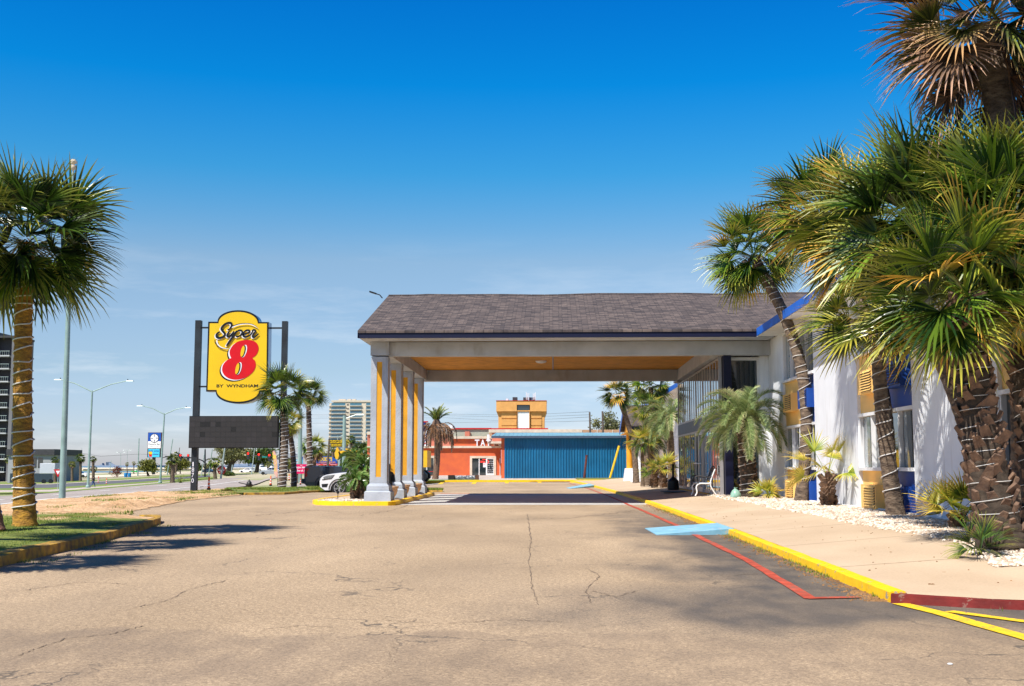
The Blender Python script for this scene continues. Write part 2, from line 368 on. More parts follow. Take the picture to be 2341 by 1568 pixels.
def m_blend(name, c1, c2, scale, c3=None, fine=30, lo=0.42, hi=0.58, bs=0.5, bd=0.02, rough=0.95):
    m, nt, b = nodes(name); p = geo_pos(nt)
    r = noise_ramp(nt, p, scale, c1, c2, lo, hi, 7)
    n2 = noise_ramp(nt, p, fine, (0.6, 0.6, 0.6), (1.15, 1.15, 1.15), 0.3, 0.7, 5)
    c = mixc(nt, 0.75, r.outputs['Color'], n2.outputs['Color'], 'MULTIPLY')
    L(nt, c, b.inputs['Base Color']); b.inputs['Roughness'].default_value = rough
    bump(nt, b, n2.outputs['Color'], bs, bd); MATS[name] = m; return m
SAND = m_blend('sandy_soil', (0.50, 0.31, 0.16), (0.66, 0.44, 0.25), 1.5, fine=18, bd=0.03)
GRND = m_blend('coastal_ground', (0.48, 0.42, 0.28), (0.22, 0.27, 0.08), 0.035, fine=3, lo=0.45, hi=0.6)
TURF = m_blend('turf_soil', (0.16, 0.2, 0.035), (0.34, 0.24, 0.1), 1.4, fine=25, lo=0.5, hi=0.66)
LAWN = m_blend('lawn', (0.13, 0.2, 0.03), (0.24, 0.30, 0.05), 0.4, fine=5)
ROAD = m_blend('road_surface', (0.34, 0.29, 0.26), (0.42, 0.36, 0.32), 0.3, fine=8, bs=0.1)
ROAD2 = m_blend('dark_road_surface', (0.10, 0.10, 0.115), (0.14, 0.14, 0.155), 0.3, fine=8, bs=0.1)
PAVE = m_blend('pavement', (0.48, 0.41, 0.35), (0.58, 0.5, 0.43), 0.5, fine=8, bs=0.1)
BEACH = m_blend('beach_sand', (0.72, 0.62, 0.46), (0.80, 0.70, 0.54), 0.05, fine=1)
def m_walk():
    m, nt, b = nodes('sidewalk_concrete'); p = geo_pos(nt)
    r = noise_ramp(nt, mapv(nt, p, (1, 0.6, 1)), 0.8, (0.50, 0.365, 0.24), (0.58, 0.435, 0.295), 0.35, 0.65, 6)
    n2 = noise_ramp(nt, p, 45, (0.86, 0.86, 0.86), (1.06, 1.06, 1.06), 0.3, 0.7, 4)
    c = mixc(nt, 0.8, r.outputs['Color'], n2.outputs['Color'], 'MULTIPLY')
    s = N(nt, 'ShaderNodeSeparateXYZ'); L(nt, p, s.inputs[0])
    wn = N(nt, 'ShaderNodeTexNoise'); wn.inputs['Scale'].default_value = 3; L(nt, p, wn.inputs['Vector'])
    wy = N(nt, 'ShaderNodeMath', operation='MULTIPLY_ADD'); L(nt, wn.outputs['Fac'], wy.inputs[0]); wy.inputs[1].default_value = 0.05; L(nt, s.outputs['Y'], wy.inputs[2])
    mo = N(nt, 'ShaderNodeMath', operation='PINGPONG'); L(nt, wy.outputs[0], mo.inputs[0]); mo.inputs[1].default_value = 1.62
    lt = N(nt, 'ShaderNodeMapRange'); L(nt, mo.outputs[0], lt.inputs[0]); lt.inputs[1].default_value = 0.022; lt.inputs[2].default_value = 0.006
    c = mixc(nt, lt.outputs[0], c, (0.16, 0.1, 0.06))
    sp = N(nt, 'ShaderNodeTexVoronoi'); sp.inputs['Scale'].default_value = 2.2; L(nt, p, sp.inputs['Vector'])
    sm = N(nt, 'ShaderNodeMapRange'); L(nt, sp.outputs['Distance'], sm.inputs[0]); sm.inputs[1].default_value = 0.05; sm.inputs[2].default_value = 0.035
    c = mixc(nt, sm.outputs[0], c, (0.3, 0.17, 0.09))
    L(nt, c, b.inputs['Base Color']); b.inputs['Roughness'].default_value = 0.9
    bump(nt, b, n2.outputs['Color'], 0.25, 0.004); MATS['walk'] = m; return m
WALK = m_walk()
def m_shingle(name, swap=False):
    m, nt, b = nodes(name); p = geo_pos(nt)
    p2 = mapv(nt, p, (1, 1, 1), (0, 0, 0), (0, 0, PI/2)) if swap else p
    br = N(nt, 'ShaderNodeTexBrick'); L(nt, p2, br.inputs['Vector'])
    br.inputs['Scale'].default_value = 1; br.inputs['Brick Width'].default_value = 0.30; br.inputs['Row Height'].default_value = 0.125
    br.inputs['Mortar Size'].default_value = 0.010; br.inputs['Color1'].default_value = (0.16, 0.132, 0.12, 1); br.inputs['Color2'].default_value = (0.055, 0.048, 0.05, 1)
    br.inputs['Mortar'].default_value = (0.03, 0.027, 0.03, 1); br.offset = 0.37; br.squash = 1
    v = N(nt, 'ShaderNodeTexNoise'); v.inputs['Scale'].default_value = 0.5; L(nt, p, v.inputs['Vector'])
    n2 = noise_ramp(nt, mapv(nt, p, (3.2, 8, 1)), 1.6, (0.55, 0.48, 0.5), (1.3, 1.2, 1.12), 0.3, 0.7, 4)
    c = mixc(nt, 0.9, br.outputs['Color'], n2.outputs['Color'], 'MULTIPLY')
    L(nt, c, b.inputs['Base Color']); b.inputs['Roughness'].default_value = 0.9
    bump(nt, b, br.outputs['Fac'], -0.6, 0.01); MATS[name] = m; return m
SHIN = m_shingle('shingle_roof'); SHIN2 = m_shingle('shingle_roof_turned', True)
def m_water():
    m, nt, b = nodes('sea_water'); p = geo_pos(nt)
    b.inputs['Base Color'].default_value = (0.05, 0.16, 0.24, 1); b.inputs['Roughness'].default_value = 0.25
    n = N(nt, 'ShaderNodeTexNoise'); n.inputs['Scale'].default_value = 0.3; L(nt, p, n.inputs['Vector']); bump(nt, b, n.outputs['Fac'], 0.6, 0.5)
    MATS['sea'] = m; return m
SEA = m_water()
# ---------------------------------------------------------------- ground meshes
def axis(lo, hi, mid, fine, grow=1.13):
    out = [mid]; s = fine; x = mid
    while x < hi: x += s; s *= grow; out.append(x)
    x = mid; s = fine
    while x > lo: x -= s; s *= grow; out.append(x)
    return sorted(out)
def ground():
    xs = [x for x in axis(-2500, 2500, 0, 4, 1.12) if not -42 < x < 4] + [-42+i*0.75 for i in range(62)]
    xs = sorted(set(xs)); ys = sorted(set([-60, -30, -10] + [i*2.0 for i in range(80)] + [160*1.045**i for i in range(80)]))
    xs = [x for i, x in enumerate(xs)]
    mb = MB(); nx = len(xs)
    vs = [(x, y, H(x, y)-0.03) for y in ys for x in xs]
    fs = [(j*nx+i, j*nx+i+1, (j+1)*nx+i+1, (j+1)*nx+i) for j in range(len(ys)-1) for i in range(nx-1)]
    mb.add(vs, fs); tag(mb.build('ground', GRND, smooth=True, recalc=False), kind='structure')
ground()
w = MB(); w.add([(-9000, 690, -3.6), (9000, 690, -3.6), (9000, 20000, -3.6), (-9000, 20000, -3.6)], [(0, 1, 2, 3)])
tag(w.build('sea', SEA), kind='structure')
def sheet(name, near, far, m, off, rows=6, cols=30, kind='structure', k=1):
    """strip draped on the terrain between two V-space polylines (left to right)"""
    def at(pl, t):
        x = t*(len(pl)-1); i = min(int(x), len(pl)-2); f = x-i
        return (pl[i][0]*(1-f)+pl[i+1][0]*f, pl[i][1]*(1-f)+pl[i+1][1]*f)
    vs = []
    for r in range(rows+1):
        for c in range(cols+1):
            a, b_ = at(near, c/cols), at(far, c/cols); s = r/rows
            vs.append(G(a[0]*(1-s)+b_[0]*s, a[1]*(1-s)+b_[1]*s, off))
    n = cols+1
    fs = [(r*n+c, r*n+c+1, (r+1)*n+c+1, (r+1)*n+c) for r in range(rows) for c in range(cols)]
    o = MB().add(vs, fs).build(name, m, recalc=False); tag(o, kind=kind); return o
# asphalt lot
AB = [(1, -20), (6, -4.6), (13.8, -6.6), (18, -7.05), (24.3, -8.2), (25.2, -9.2), (30, -11.0), (40, -12.65), (47, -12.8), (52, -13), (88, -13.0)]
def wob(x, s=1.0): return noise.noise(Vector((x*1.7, 3.1, 0)))*0.18*s + noise.noise(Vector((x*6.0, 1.1, 0)))*0.06*s
pts = [(40, -8), (40, 1)]
mb = MB()
lot = [(-20, -8), (30, -8), (30, 86), (-7.7, 86)]
yv = []
y = 86.0
prof = []
while y > -8:
    prof.append((lerp_tab(sorted([(a, b_) for a, b_ in AB]), y)-1.5 if y < 52 else -7.7, y)); y -= 0.8
vs = []; fs = []
for i, (x, yy) in enumerate(prof):
    vs += [(x-2.5 if yy < 25 else x, yy, 0.004), (30, yy, 0.004)]
for i in range(len(prof)-1): fs.append((2*i, 2*i+1, 2*i+3, 2*i+2))
tag(MB().add(vs, fs).build('parking_lot', ASPH, recalc=False), kind='structure')
# pale concrete pad under the canopy
mb = MB(); mb.add([(-4.85, 35.6, 0.009), (3.0, 35.9, 0.009), (2.7, 50, 0.009), (-4.85, 49.2, 0.009)], [(0, 1, 2, 3)])
tag(mb.build('concrete_apron', CONC), kind='structure')
mb = MB(); mb.add([(-4.85, 49.2, 0.010), (2.7, 50, 0.010), (2.7, 50.5, 0.010), (-4.85, 49.9, 0.010)], [(0, 1, 2, 3)])
tag(mb.build('apron_edge', RLINE), kind='structure')
# sidewalk and kerb on the right
CURB = [(-6, 9.0), (3.0, 10.4)]
KX = [(10.4, 2.95), (20, 3.05), (30, 3.0), (40, 2.92), (54, 2.63), (66, 2.28), (89, 1.3)]
def kerb(name, path, w, h, m, label=None, closed=False, side=1, z=None, rnd=0.03, jitter=0.0, top_extra=None):
    """kerb along path; w is laid to the 'side' of the path; rounded outer edge"""
    mb = MB(); pr = []
    n = len(path)
    for i, p in enumerate(path):
        a = Vector(path[i-1] if (i > 0 or closed) else path[i]); b_ = Vector(path[(i+1) % n] if (i < n-1 or closed) else path[i])
        d = (b_-a).normalized(); nn = Vector((d.y, -d.x))*side
        q = Vector(p); zz = H(q.x, q.y) if z is None else z
        j = noise.noise(Vector((q.x*2, q.y*2, 0)))*jitter
        hh = h + noise.noise(Vector((q.x*1.3, q.y*1.3, 5)))*jitter
        for du, dz in ((0, -0.05), (0.01, hh-rnd), (rnd*0.4, hh-rnd*0.3), (rnd, hh), (w, hh), (w, -0.05)):
            pr.append((q.x+nn.x*(du+j), q.y+nn.y*(du+j), zz+dz))
    k = 6; cnt = n if closed else n-1
    fs = [(i*k+j, i*k+j+1, ((i+1) % n)*k+j+1, ((i+1) % n)*k+j) for i in range(cnt) for j in range(k-1)]
    if not closed: fs += [tuple(range(k)), tuple((n-1)*k+j for j in range(k))]
    mb.add(pr, fs); o = mb.build(name, m, smooth=True)
    return tag(o, kind='structure')
def dens(pts, step):
    out = []
    for a, b_ in zip(pts, pts[1:]):
        d = math.dist(a, b_); n = max(1, int(d/step))
        out += [tuple(a[i]+(b_[i]-a[i])*j/n for i in range(2)) for j in range(n)]
    out.append(tuple(pts[-1])); return out
path = [(x, y) for y, x in KX]
seg_break = 13.0
# kerb stones: separate runs with joints
kys = [10.42, 12.55, 16, 20, 24.5, 29, 33.5, 38, 42, 47, 54, 62, 72, 89]
for a, b_ in zip(kys, kys[1:]):
    pp = dens([(lerp_tab(KX, a+0.01), a+0.012), (lerp_tab(KX, b_), b_-0.012)], 0.5)
    kerb('yellow_kerb', pp, 0.15, 0.10+0.005*math.sin(a*3), YCURB, side=1, jitter=0.008)
rp = [(2.95, 10.38), (3.1, 10.28), (3.6, 10.02), (4.2, 9.82), (5.2, 9.6), (7, 9.3), (10, 9.1)]
kerb('red_kerb', dens(rp, 0.25), 0.13, 0.085, RCURB, side=-1, jitter=0.008)
def walkz(x, y=99): return 0.094 - 0.012*(1-ss(9.6, 10.6, y)) + 0.186*max(0, min(1, (x-3.1)/(5.2-3.1)))*(0.06+0.94*ss(9.6, 14, y))
vs = []; fs = []
wy = [10.45 + i*0.75 for i in range(105)]
def wfront(x): return lerp_tab([(3.1, 10.42), (3.6, 10.1), (4.2, 9.9), (5.2, 9.7), (7, 9.4), (12, 9.2)], x)
xsn = 8
for yy in wy:
    x0 = lerp_tab(KX, yy)+0.14; x1 = 5.06 + 0.06*math.sin(yy*0.9) if yy < 36 else 5.3
    if yy < 12.2: x1 = 6.4
    elif yy < 14.4: x1 = 4.62 + (yy-12.2)/2.2*0.35
    for i in range(xsn+1):
        x = x0+(x1-x0)*i/xsn; vs.append((x, max(yy, wfront(x)), walkz(x, max(yy, wfront(x)))))
for j in range(len(wy)-1):
    for i in range(xsn): a = j*(xsn+1)+i; fs.append((a, a+1, a+xsn+2, a+xsn+1))
b0 = len(vs)
xx = [3.1, 3.35, 3.6, 3.9, 4.2, 5.2, 6.4]
for x in xx: vs += [(x, wfront(x)-0.06, walkz(x, 9.6)), (x, 10.46, walkz(x, 10.46)+0.0005)]
for i in range(len(xx)-1): fs.append((b0+2*i, b0+2*i+2, b0+2*i+3, b0+2*i+1))
b0 = len(vs); vs += [(6.4, 9.3, 0.121), (14, 9.0, 0.121), (14, 12.2, 0.20), (6.4, 12.2, 0.20)]; fs.append((b0, b0+1, b0+2, b0+3))
tag(MB().add(vs, fs).build('sidewalk', WALK, recalc=False), kind='structure')
mb = MB()
vs = []; fs = []
gy = [12.0 + i*0.5 for i in range(60)]
for yy in gy:
    for i, x in enumerate([4.4, 5.0, 5.6, 6.2, 7.2]):
        vs.append((x, yy, walkz(x, yy)-0.012 + (0.02*noise.noise(Vector((x*2, yy*2, 0))) if x > 4.8 else -0.02)))
for j in range(len(gy)-1):
    for i in range(4): a = j*5+i; fs.append((a, a+1, a+6, a+5))
tag(MB().add(vs, fs).build('planting_bed_soil', SAND, recalc=False), kind='structure')
mb = MB(); mb.add([(5.2, 48.2, 0.26), (7.2, 48.2, 0.26), (7.2, 88, 0.26), (5.2, 88, 0.26)], [(0, 1, 2, 3)])
tag(mb.build('rear_planting_bed', SAND), kind='structure')
# painted markings
def gq(pts, off): return [G(u, v, off) for u, v in pts]
def ribbon(name, path, w, m, z=0.012, wobble=0.01):
    pp = dens(path, 0.5); vs = []
    for i, p in enumerate(pp):
        a, b_ = Vector(pp[max(i-1, 0)]), Vector(pp[min(i+1, len(pp)-1)]); d = (b_-a).normalized(); n = Vector((d.y, -d.x))*w/2*(1+wobble*4*noise.noise(Vector((p[0]*5, p[1]*5, 0))))
        j = wobble*noise.noise(Vector((p[0], p[1]*1.2, 9)))*3
        vs += [(p[0]-n.x+j, p[1]-n.y, z), (p[0]+n.x+j, p[1]+n.y, z)]
    fs = [(2*i, 2*i+1, 2*i+3, 2*i+2) for i in range(len(pp)-1)]
    return tag(MB().add(vs, fs).build(name, m, recalc=False), kind='structure')
g = lambda u, v: tuple(G(u, v)[:2])
ribbon('red_fire_lane_line', [g(1854, 1371), g(1797, 1334), g(1678.6, 1267), g(1600, 1230), g(1547, 1202), g(1424, 1148.5), (2.2, 45), (1.9, 60), (1.1, 80)], 0.115, RLINE)
ribbon('red_line_return', [g(1843, 1370), g(1963, 1367.5)], 0.12, RLINE, 0.0125)
ribbon('yellow_lot_line', [g(2062, 1382), g(2150, 1405), g(2345, 1461), g(2700, 1570)], 0.15, YLINE)
ribbon('yellow_lot_line', [g(2168, 1400), g(2345, 1424), g(2700, 1460)], 0.12, YLINE, 0.0125)
for a, b_ in (((1049, 1138.2), (1074, 1128)),):
    pass
zz5 = lambda x, y: (((1600+x/3.136)*0.57153), ((1500+y/3.136)*0.57153))
for a, b_ in (((500, 1370), (568, 1340)), ((918, 1368), (955, 1330)), ((1337, 1360), (1346, 1326)), ((1752, 1355), (1741, 1320)), ((2162, 1352), (2133, 1315))):
    ribbon('yellow_bay_line', [g(*zz5(*a)), g(*zz5(*b_))], 0.28, YLINE, 0.012, 0)
# blue kerb ramps (thin wedges)
def ramp(cs, zs):
    top = [G(u, v) for u, v in cs]
    vs = [(p.x, p.y, z) for p, z in zip(top, zs)] + [(p.x, p.y, 0.0) for p in top]
    mb = MB().add(vs, [(0, 1, 2, 3), (7, 6, 5, 4)] + [(i, (i+1) % 4, 4+(i+1) % 4, 4+i) for i in range(4)])
    tag(mb.build('blue_kerb_ramp', BRAMP), kind='structure')
a = [g(1474.6, 1209), g(1501, 1224), (3.12, 20.6), (3.12, 22.7)]
vs = [(a[0][0], a[0][1], 0.016), (a[1][0], a[1][1], 0.016), (3.16, 20.5, 0.108), (3.16, 22.6, 0.108)]
mb = MB().add(vs+[(p[0], p[1], 0) for p in vs], [(0, 1, 2, 3), (7, 6, 5, 4)] + [(i, (i+1) % 4, 4+(i+1) % 4, 4+i) for i in range(4)])
tag(mb.build('blue_kerb_ramp', BRAMP), kind='structure')
a = [g(1294.5, 1115.5), g(1303, 1117.5)]
vs = [(a[0][0], a[0][1], 0.016), (a[1][0], a[1][1], 0.016), (2.34, 65.5, 0.119), (2.2, 71.5, 0.119)]
mb = MB().add(vs+[(p[0], p[1], 0) for p in vs], [(0, 1, 2, 3), (7, 6, 5, 4)] + [(i, (i+1) % 4, 4+(i+1) % 4, 4+i) for i in range(4)])
tag(mb.build('blue_kerb_ramp', BRAMP), kind='structure')
# far yellow kerb, strip of pavement and lawn in front of the shops
kerb('far_yellow_kerb', [(-14, 84.5), (-7, 86), (0, 88.3), (1.3, 88.8), (6, 88.8), (9, 88.8)], 0.3, 0.15, YCURB, side=-1)
mb = MB(); mb.add([(-14, 86.0, 0.03), (9, 89.2, 0.03), (9, 160, 0.03), (-14, 160, 0.03)], [(0, 1, 2, 3)]); tag(mb.build('shop_forecourt', PAVE), kind='structure')
mb = MB(); mb.add([(-13.9, 86.2, 0.10), (-4.4, 88.0, 0.10), (-6.2, 93.5, 0.10), (-13.9, 93.5, 0.10)], [(0, 1, 2, 3)]); tag(mb.build('shop_lawn', LAWN), kind='structure')
mb = MB(); mb.add([(2.0, 89.1, 0.10), (9, 89.1, 0.10), (9, 108, 0.10), (2.0, 108, 0.10)], [(0, 1, 2, 3)]); tag(mb.build('lawn_edge', TURF), kind='structure')
# ---- left side strips
def sub(pl, k=10):
    out = []
    for a, b_ in zip(pl, pl[1:]): out += [(a[0]+(b_[0]-a[0])*i/k, a[1]+(b_[1]-a[1])*i/k) for i in range(k)]
    return out+[pl[-1]]
def VZ(x, y): return (114.3+0.12206*x, 1028.7+0.12206*y)
def strip(name, ynear, yfar, m, off, ext=None):
    n = [(-240, ynear[0]+(ynear[0]-ynear[1])*0.16*1.0+0)] + [(114, ynear[0]), (400, ynear[1])]
    f = [(-240, yfar[0]+(yfar[0]-yfar[1])*0.16)] + [(114, yfar[0]), (400, yfar[1])]
    if ext: n.append((ext[0], ext[1])); f.append((ext[0], ext[2]))
    return sheet(name, n, f, m, off)
_far = [G(u, v) for u, v in sub([(-400, 1170), (-200, 1148), (114, 1128.5), (286, 1113.7), (391, 1104.4), (495, 1096.2), (560, 1087), (620, 1081.5), (690, 1079)], 8)]
_vs = []
for i, q in enumerate(_far):
    t = i/(len(_far)-1); yn = 14*(290/14)**(t**1.0); xn = lerp_tab(CREST, yn)-1.4
    for k in range(15):
        s = (k/14)**1.6; x = xn+(q.x-xn)*s; y = yn+(q.y-yn)*s; _vs.append((x, y, H(x, y)+0.05))
tag(MB().add(_vs, [(i*15+k, i*15+k+1, i*15+k+16, i*15+k+15) for i in range(len(_far)-1) for k in range(14)]).build('coast_road', ROAD, recalc=False), kind='structure')
strip('verge_grass_strip', (1128.2, 1104.2), (1125.3, 1101.8), LAWN, 0.06, (495, 1096, 1095))
strip('coast_path', (1125.2, 1101.7), (1120.4, 1100.4), PAVE, 0.05)
strip('median_lawn', (1120.3, 1100.3), (1116.2, 1096.6), LAWN, 0.06, (495, 1093.5, 1090))
strip('back_road', (1116, 1096.4), (1108.4, 1092.3), ROAD2, 0.05, (480, 1090, 1087))
strip('back_road_kerb', (1108.3, 1092.2), (1106.9, 1091.2), PAVE, 0.08)
strip('back_lawn', (1106.8, 1091.1), (1103.2, 1087.2), LAWN, 0.06, (480, 1086, 1084))
sheet('beach_parking', [(200, 1093), (400, 1084), (500, 1082)], [(200, 1087), (400, 1081.5), (500, 1080.5)], BEACH, 0.06, 4, 20)
sheet('beach', [(180, 1084), (400, 1081), (520, 1079), (560, 1076)], [(180, 1081), (400, 1079.3), (520, 1076), (560, 1074)], BEACH, 0.06, 4, 20)
sheet('beach', [(520, 1083), (600, 1079), (690, 1077)], [(520, 1075), (600, 1073), (690, 1072)], BEACH, 0.09, 4, 20)
def vline(name, pl, w, off=0.07, m=WLINE):
    vs = []
    for i, (u, v) in enumerate(pl): vs += [G(u, v, off)]
    out = []
    for i, p in enumerate(vs):
        d = (vs[min(i+1, len(vs)-1)]-vs[max(i-1, 0)]); d.z = 0; d.normalize(); n = Vector((d.y, -d.x, 0))*w/2
        out += [p-n, p+n]
    fs = [(2*i, 2*i+1, 2*i+3, 2*i+2) for i in range(len(vs)-1)]
    tag(MB().add(out, fs).build(name, m, recalc=False), kind='structure')
vline('white_edge_line', sub([(-60, 1162), (114, 1142.3), (286, 1128.8), (400, 1119), (470, 1111.5), (545, 1101), (600, 1092.5)]), 0.34)
for k, u0 in enumerate((-20, 120, 228, 296, 360, 410, 450, 486, 515)):
    f = lambda u: lerp_tab([(-20, 1146.5), (114, 1134.8), (250, 1122), (400, 1108.8), (520, 1099.5)], u)
    vline('white_lane_dash', sub([(u0, f(u0)), (u0+28-k*2, f(u0+28-k*2))], 2), 0.3)
vline('white_turn_line', sub([(592, 1096), (625, 1086)]), 0.4)
# ---- rough sand verge
def verge_h(x, y):
    c = lerp_tab(CREST, y)
    h = 0.05*noise.noise(Vector((x*0.9, y*0.9, 0))) + 0.035*noise.noise(Vector((x*2.6, y*2.6, 4))) + 0.02*noise.noise(Vector((x*7, y*7, 4)))
    rid = math.exp(-((x+12.6+(y-40)*0.02)/0.55)**2)*ss(27, 32, y)*(1-ss(48, 52, y))
    h += rid*(0.10+0.14*noise.noise(Vector((x*3, y*2.2, 8))))
    return h
vs = []; ids = {}; fs = []
step = 0.22
ny = int((66-8)/step)
rows = []
for j in range(ny+1):
    y = 8+j*step*1.0
    xr = lerp_tab(AB, y)-0.05 + wob(y, 1.6 if y > 26 else 0.0)
    if y < 25.0: xr = lerp_tab(AB, y)-0.16
    if y > 47: xr = -12.8 - ss(47, 52, y)*1.2
    xl = lerp_tab(CREST, y)-2.2
    row = []
    nx = 44
    for i in range(nx+1):
        t = i/nx; x = xr + (xl-xr)*t
        edge = ss(0, 0.10, t)
        z = H(x, y) + (0.02+edge*0.05 if y > 26 else 0.10+0.07*edge) + verge_h(x, y)*edge*(1.0 if y > 26 else 0.45) + (0.04 if y < 24 else 0)
        z -= ss(0.9, 1.0, t)*0.15
        vs.append((x, y, z)); row.append(len(vs)-1)
    rows.append(row)
for a, b_ in zip(rows, rows[1:]):
    for i in range(len(a)-1): fs.append((a[i], a[i+1], b_[i+1], b_[i]))
def m_verge():
    m, nt, b = nodes('verge_sand'); p = geo_pos(nt)
    sand = noise_ramp(nt, p, 1.2, (0.52, 0.31, 0.15), (0.70, 0.47, 0.27), 0.35, 0.65, 7)
    n2 = noise_ramp(nt, p, 16, (0.55, 0.5, 0.45), (1.15, 1.15, 1.15), 0.3, 0.6, 6)
    c = mixc(nt, 0.8, sand.outputs['Color'], n2.outputs['Color'], 'MULTIPLY')
    s = N(nt, 'ShaderNodeSeparateXYZ'); L(nt, p, s.inputs[0])
    a = N(nt, 'ShaderNodeMapRange'); L(nt, s.outputs['Y'], a.inputs[0]); a.inputs[1].default_value = 26.5; a.inputs[2].default_value = 20.5
    gn = N(nt, 'ShaderNodeTexNoise'); gn.inputs['Scale'].default_value = 0.8; gn.inputs['Detail'].default_value = 6; L(nt, p, gn.inputs['Vector'])
    ad = N(nt, 'ShaderNodeMath', operation='ADD'); L(nt, gn.outputs['Fac'], ad.inputs[0])
    mu = N(nt, 'ShaderNodeMath', operation='MULTIPLY'); L(nt, a.outputs[0], mu.inputs[0]); mu.inputs[1].default_value = 0.42; L(nt, mu.outputs[0], ad.inputs[1])
    mm = N(nt, 'ShaderNodeMapRange'); L(nt, ad.outputs[0], mm.inputs[0]); mm.inputs[1].default_value = 0.70; mm.inputs[2].default_value = 0.82
    gc = noise_ramp(nt, p, 9, (0.09, 0.14, 0.02), (0.25, 0.27, 0.05), 0.3, 0.7, 5)
    c = mixc(nt, mm.outputs[0], c, gc.outputs['Color'])
    L(nt, c, b.inputs['Base Color']); b.inputs['Roughness'].default_value = 0.95; bump(nt, b, n2.outputs['Color'], 0.8, 0.03)
    return m
tag(MB().add(vs, fs).build('sandy_verge', m_verge(), recalc=False, smooth=True), kind='structure')
# near-left island kerb (worn)
ik = [(6, -4.2), (10, -5.6), (13.8, -6.6), (18, -7.08), (22, -7.75), (24.2, -8.25), (24.9, -8.5), (25.1, -8.9)]
pp = dens([(x, y) for y, x in ik], 0.25)
for i in range(0, len(pp)-1, 8):
    q = pp[i:i+9]
    if len(q) > 1: kerb('worn_yellow_kerb', q, 0.2, 0.15+R_.uniform(-0.012, 0.012), OLDCURB, side=-1, jitter=0.02, z=0)
# mid grass strip kerb
kerb('median_kerb', dens([G(560, 1132)[:2], G(650, 1130.8)[:2], G(797, 1127.5)[:2], G(900, 1125.5)[:2], G(1012, 1125)[:2]], 1.0), 0.2, 0.10, OLDCURB, side=-1, jitter=0.02, z=0)
# berm of grass behind it
bn = [G(545, 1132)[:2], G(650, 1130.6)[:2], G(797, 1127.3)[:2], G(900, 1125.3)[:2], G(1012, 1124.8)[:2]]
bf = [(-15.5, 53.5), (-13, 53.2), (-10, 53), (-7.5, 54.0), (-5.2, 54.5)]
vs = []; fs = []; berm = []
NC = 60; NR = 10
def at2(pl, t):
    x = t*(len(pl)-1); i = min(int(x), len(pl)-2); f = x-i
    return Vector((pl[i][0]*(1-f)+pl[i+1][0]*f, pl[i][1]*(1-f)+pl[i+1][1]*f))
def bermz(c, r): 
    return 0.06 + 0.13*math.sin(PI*min(1, r*0.9+0.1)) * (1-ss(0.75, 1, c)*0.7)
for r in range(NR+1):
    for c in range(NC+1):
        a, b_ = at2(bn, c/NC), at2(bf, c/NC); q = a.lerp(b_, r/NR)
        vs.append((q.x, q.y, bermz(c/NC, r/NR)+0.02*noise.noise(Vector((q.x*2, q.y*2, 0)))))
for r in range(NR):
    for c in range(NC): a = r*(NC+1)+c; fs.append((a, a+1, a+NC+2, a+NC+1))
tag(MB().add(vs, fs).build('grass_bank', TURF, recalc=False, smooth=True), kind='structure')
# ---- grass blades (stuff)
def blades(name, fn, n, hgt, m, seed, label):
    r = random.Random(seed); mb = MB(); mb.uv = []
    vs = mb.v; fs = mb.f
    for _ in range(n):
        q = fn(r)
        if q is None: continue
        x, y, z = q; a = r.uniform(0, 2*PI); h = hgt*r.uniform(0.5, 1.3); w = h*0.16; l = r.uniform(0, 0.7)*h; la = r.uniform(0, 2*PI); rr = r.random()
        b0 = len(vs)
        vs += [(x-math.cos(a)*w, y-math.sin(a)*w, z-0.01), (x+math.cos(a)*w, y+math.sin(a)*w, z-0.01), (x+math.cos(la)*l, y+math.sin(la)*l, z+h)]
        mb.uv += [(0, rr), (0, rr), (1, rr)]; fs.append((b0, b0+1, b0+2)); mb.m.append(0)
    o = mb.build(name, m, recalc=False); tag(o, label, 'grass', kind='stuff'); return o
def f1(r):

    y = 9+17*r.random()**0.8; xr = lerp_tab(AB, y)-0.35; x = xr - 9*r.random()**1.4
    if y > 25: return None
    k = noise.noise(Vector((x*0.8, y*0.8, 0))) + ss(26.5, 20.5, y)*0.6
    if k < 0.44+r.uniform(-0.14, 0.14): return None
    xl = lerp_tab(CREST, y)-2.2; t = (x-xr)/(xl-xr)
    return (x, y, H(x, y)+0.10+0.07*ss(0, .1, t)+verge_h(x, y)*0.45*ss(0, .1, t)+(0.04 if y < 24 else 0))
blades('grass', f1, 80000, 0.032, LF_GRASS, 1, 'short mown grass on the kerbed island around the ochre palm')
def f2(r):
    c, q = r.random(), r.random(); a, b_ = at2(bn, c), at2(bf, c); p = a.lerp(b_, 0.06+0.94*q)
    if noise.noise(Vector((p.x*0.5, p.y*0.9, 2))) + 0.25 + (c-0.3) < r.uniform(-0.2, 0.2): return None
    return (p.x, p.y, bermz(c, q))
blades('grass', f2, 26000, 0.09, LF_GRASS, 2, 'rough green grass on the low bank in front of the parked cars')
def f3(r):
    y = 27+35*r.random(); x = lerp_tab(AB, y) - (abs(lerp_tab(CREST, y)-lerp_tab(AB, y)))*r.random()*1.1
    if noise.noise(Vector((x*0.35, y*0.22, 3))) + 0.35*ss(-14.5, -16.5, x)*ss(50, 58, y) < 0.2+r.uniform(-0.1, 0.1): return None
    return (x, y, H(x, y)+0.06)
blades('grass', f3, 30000, 0.07, LF_GRASS, 3, 'thin scattered grass tufts in the sandy verge by the road')
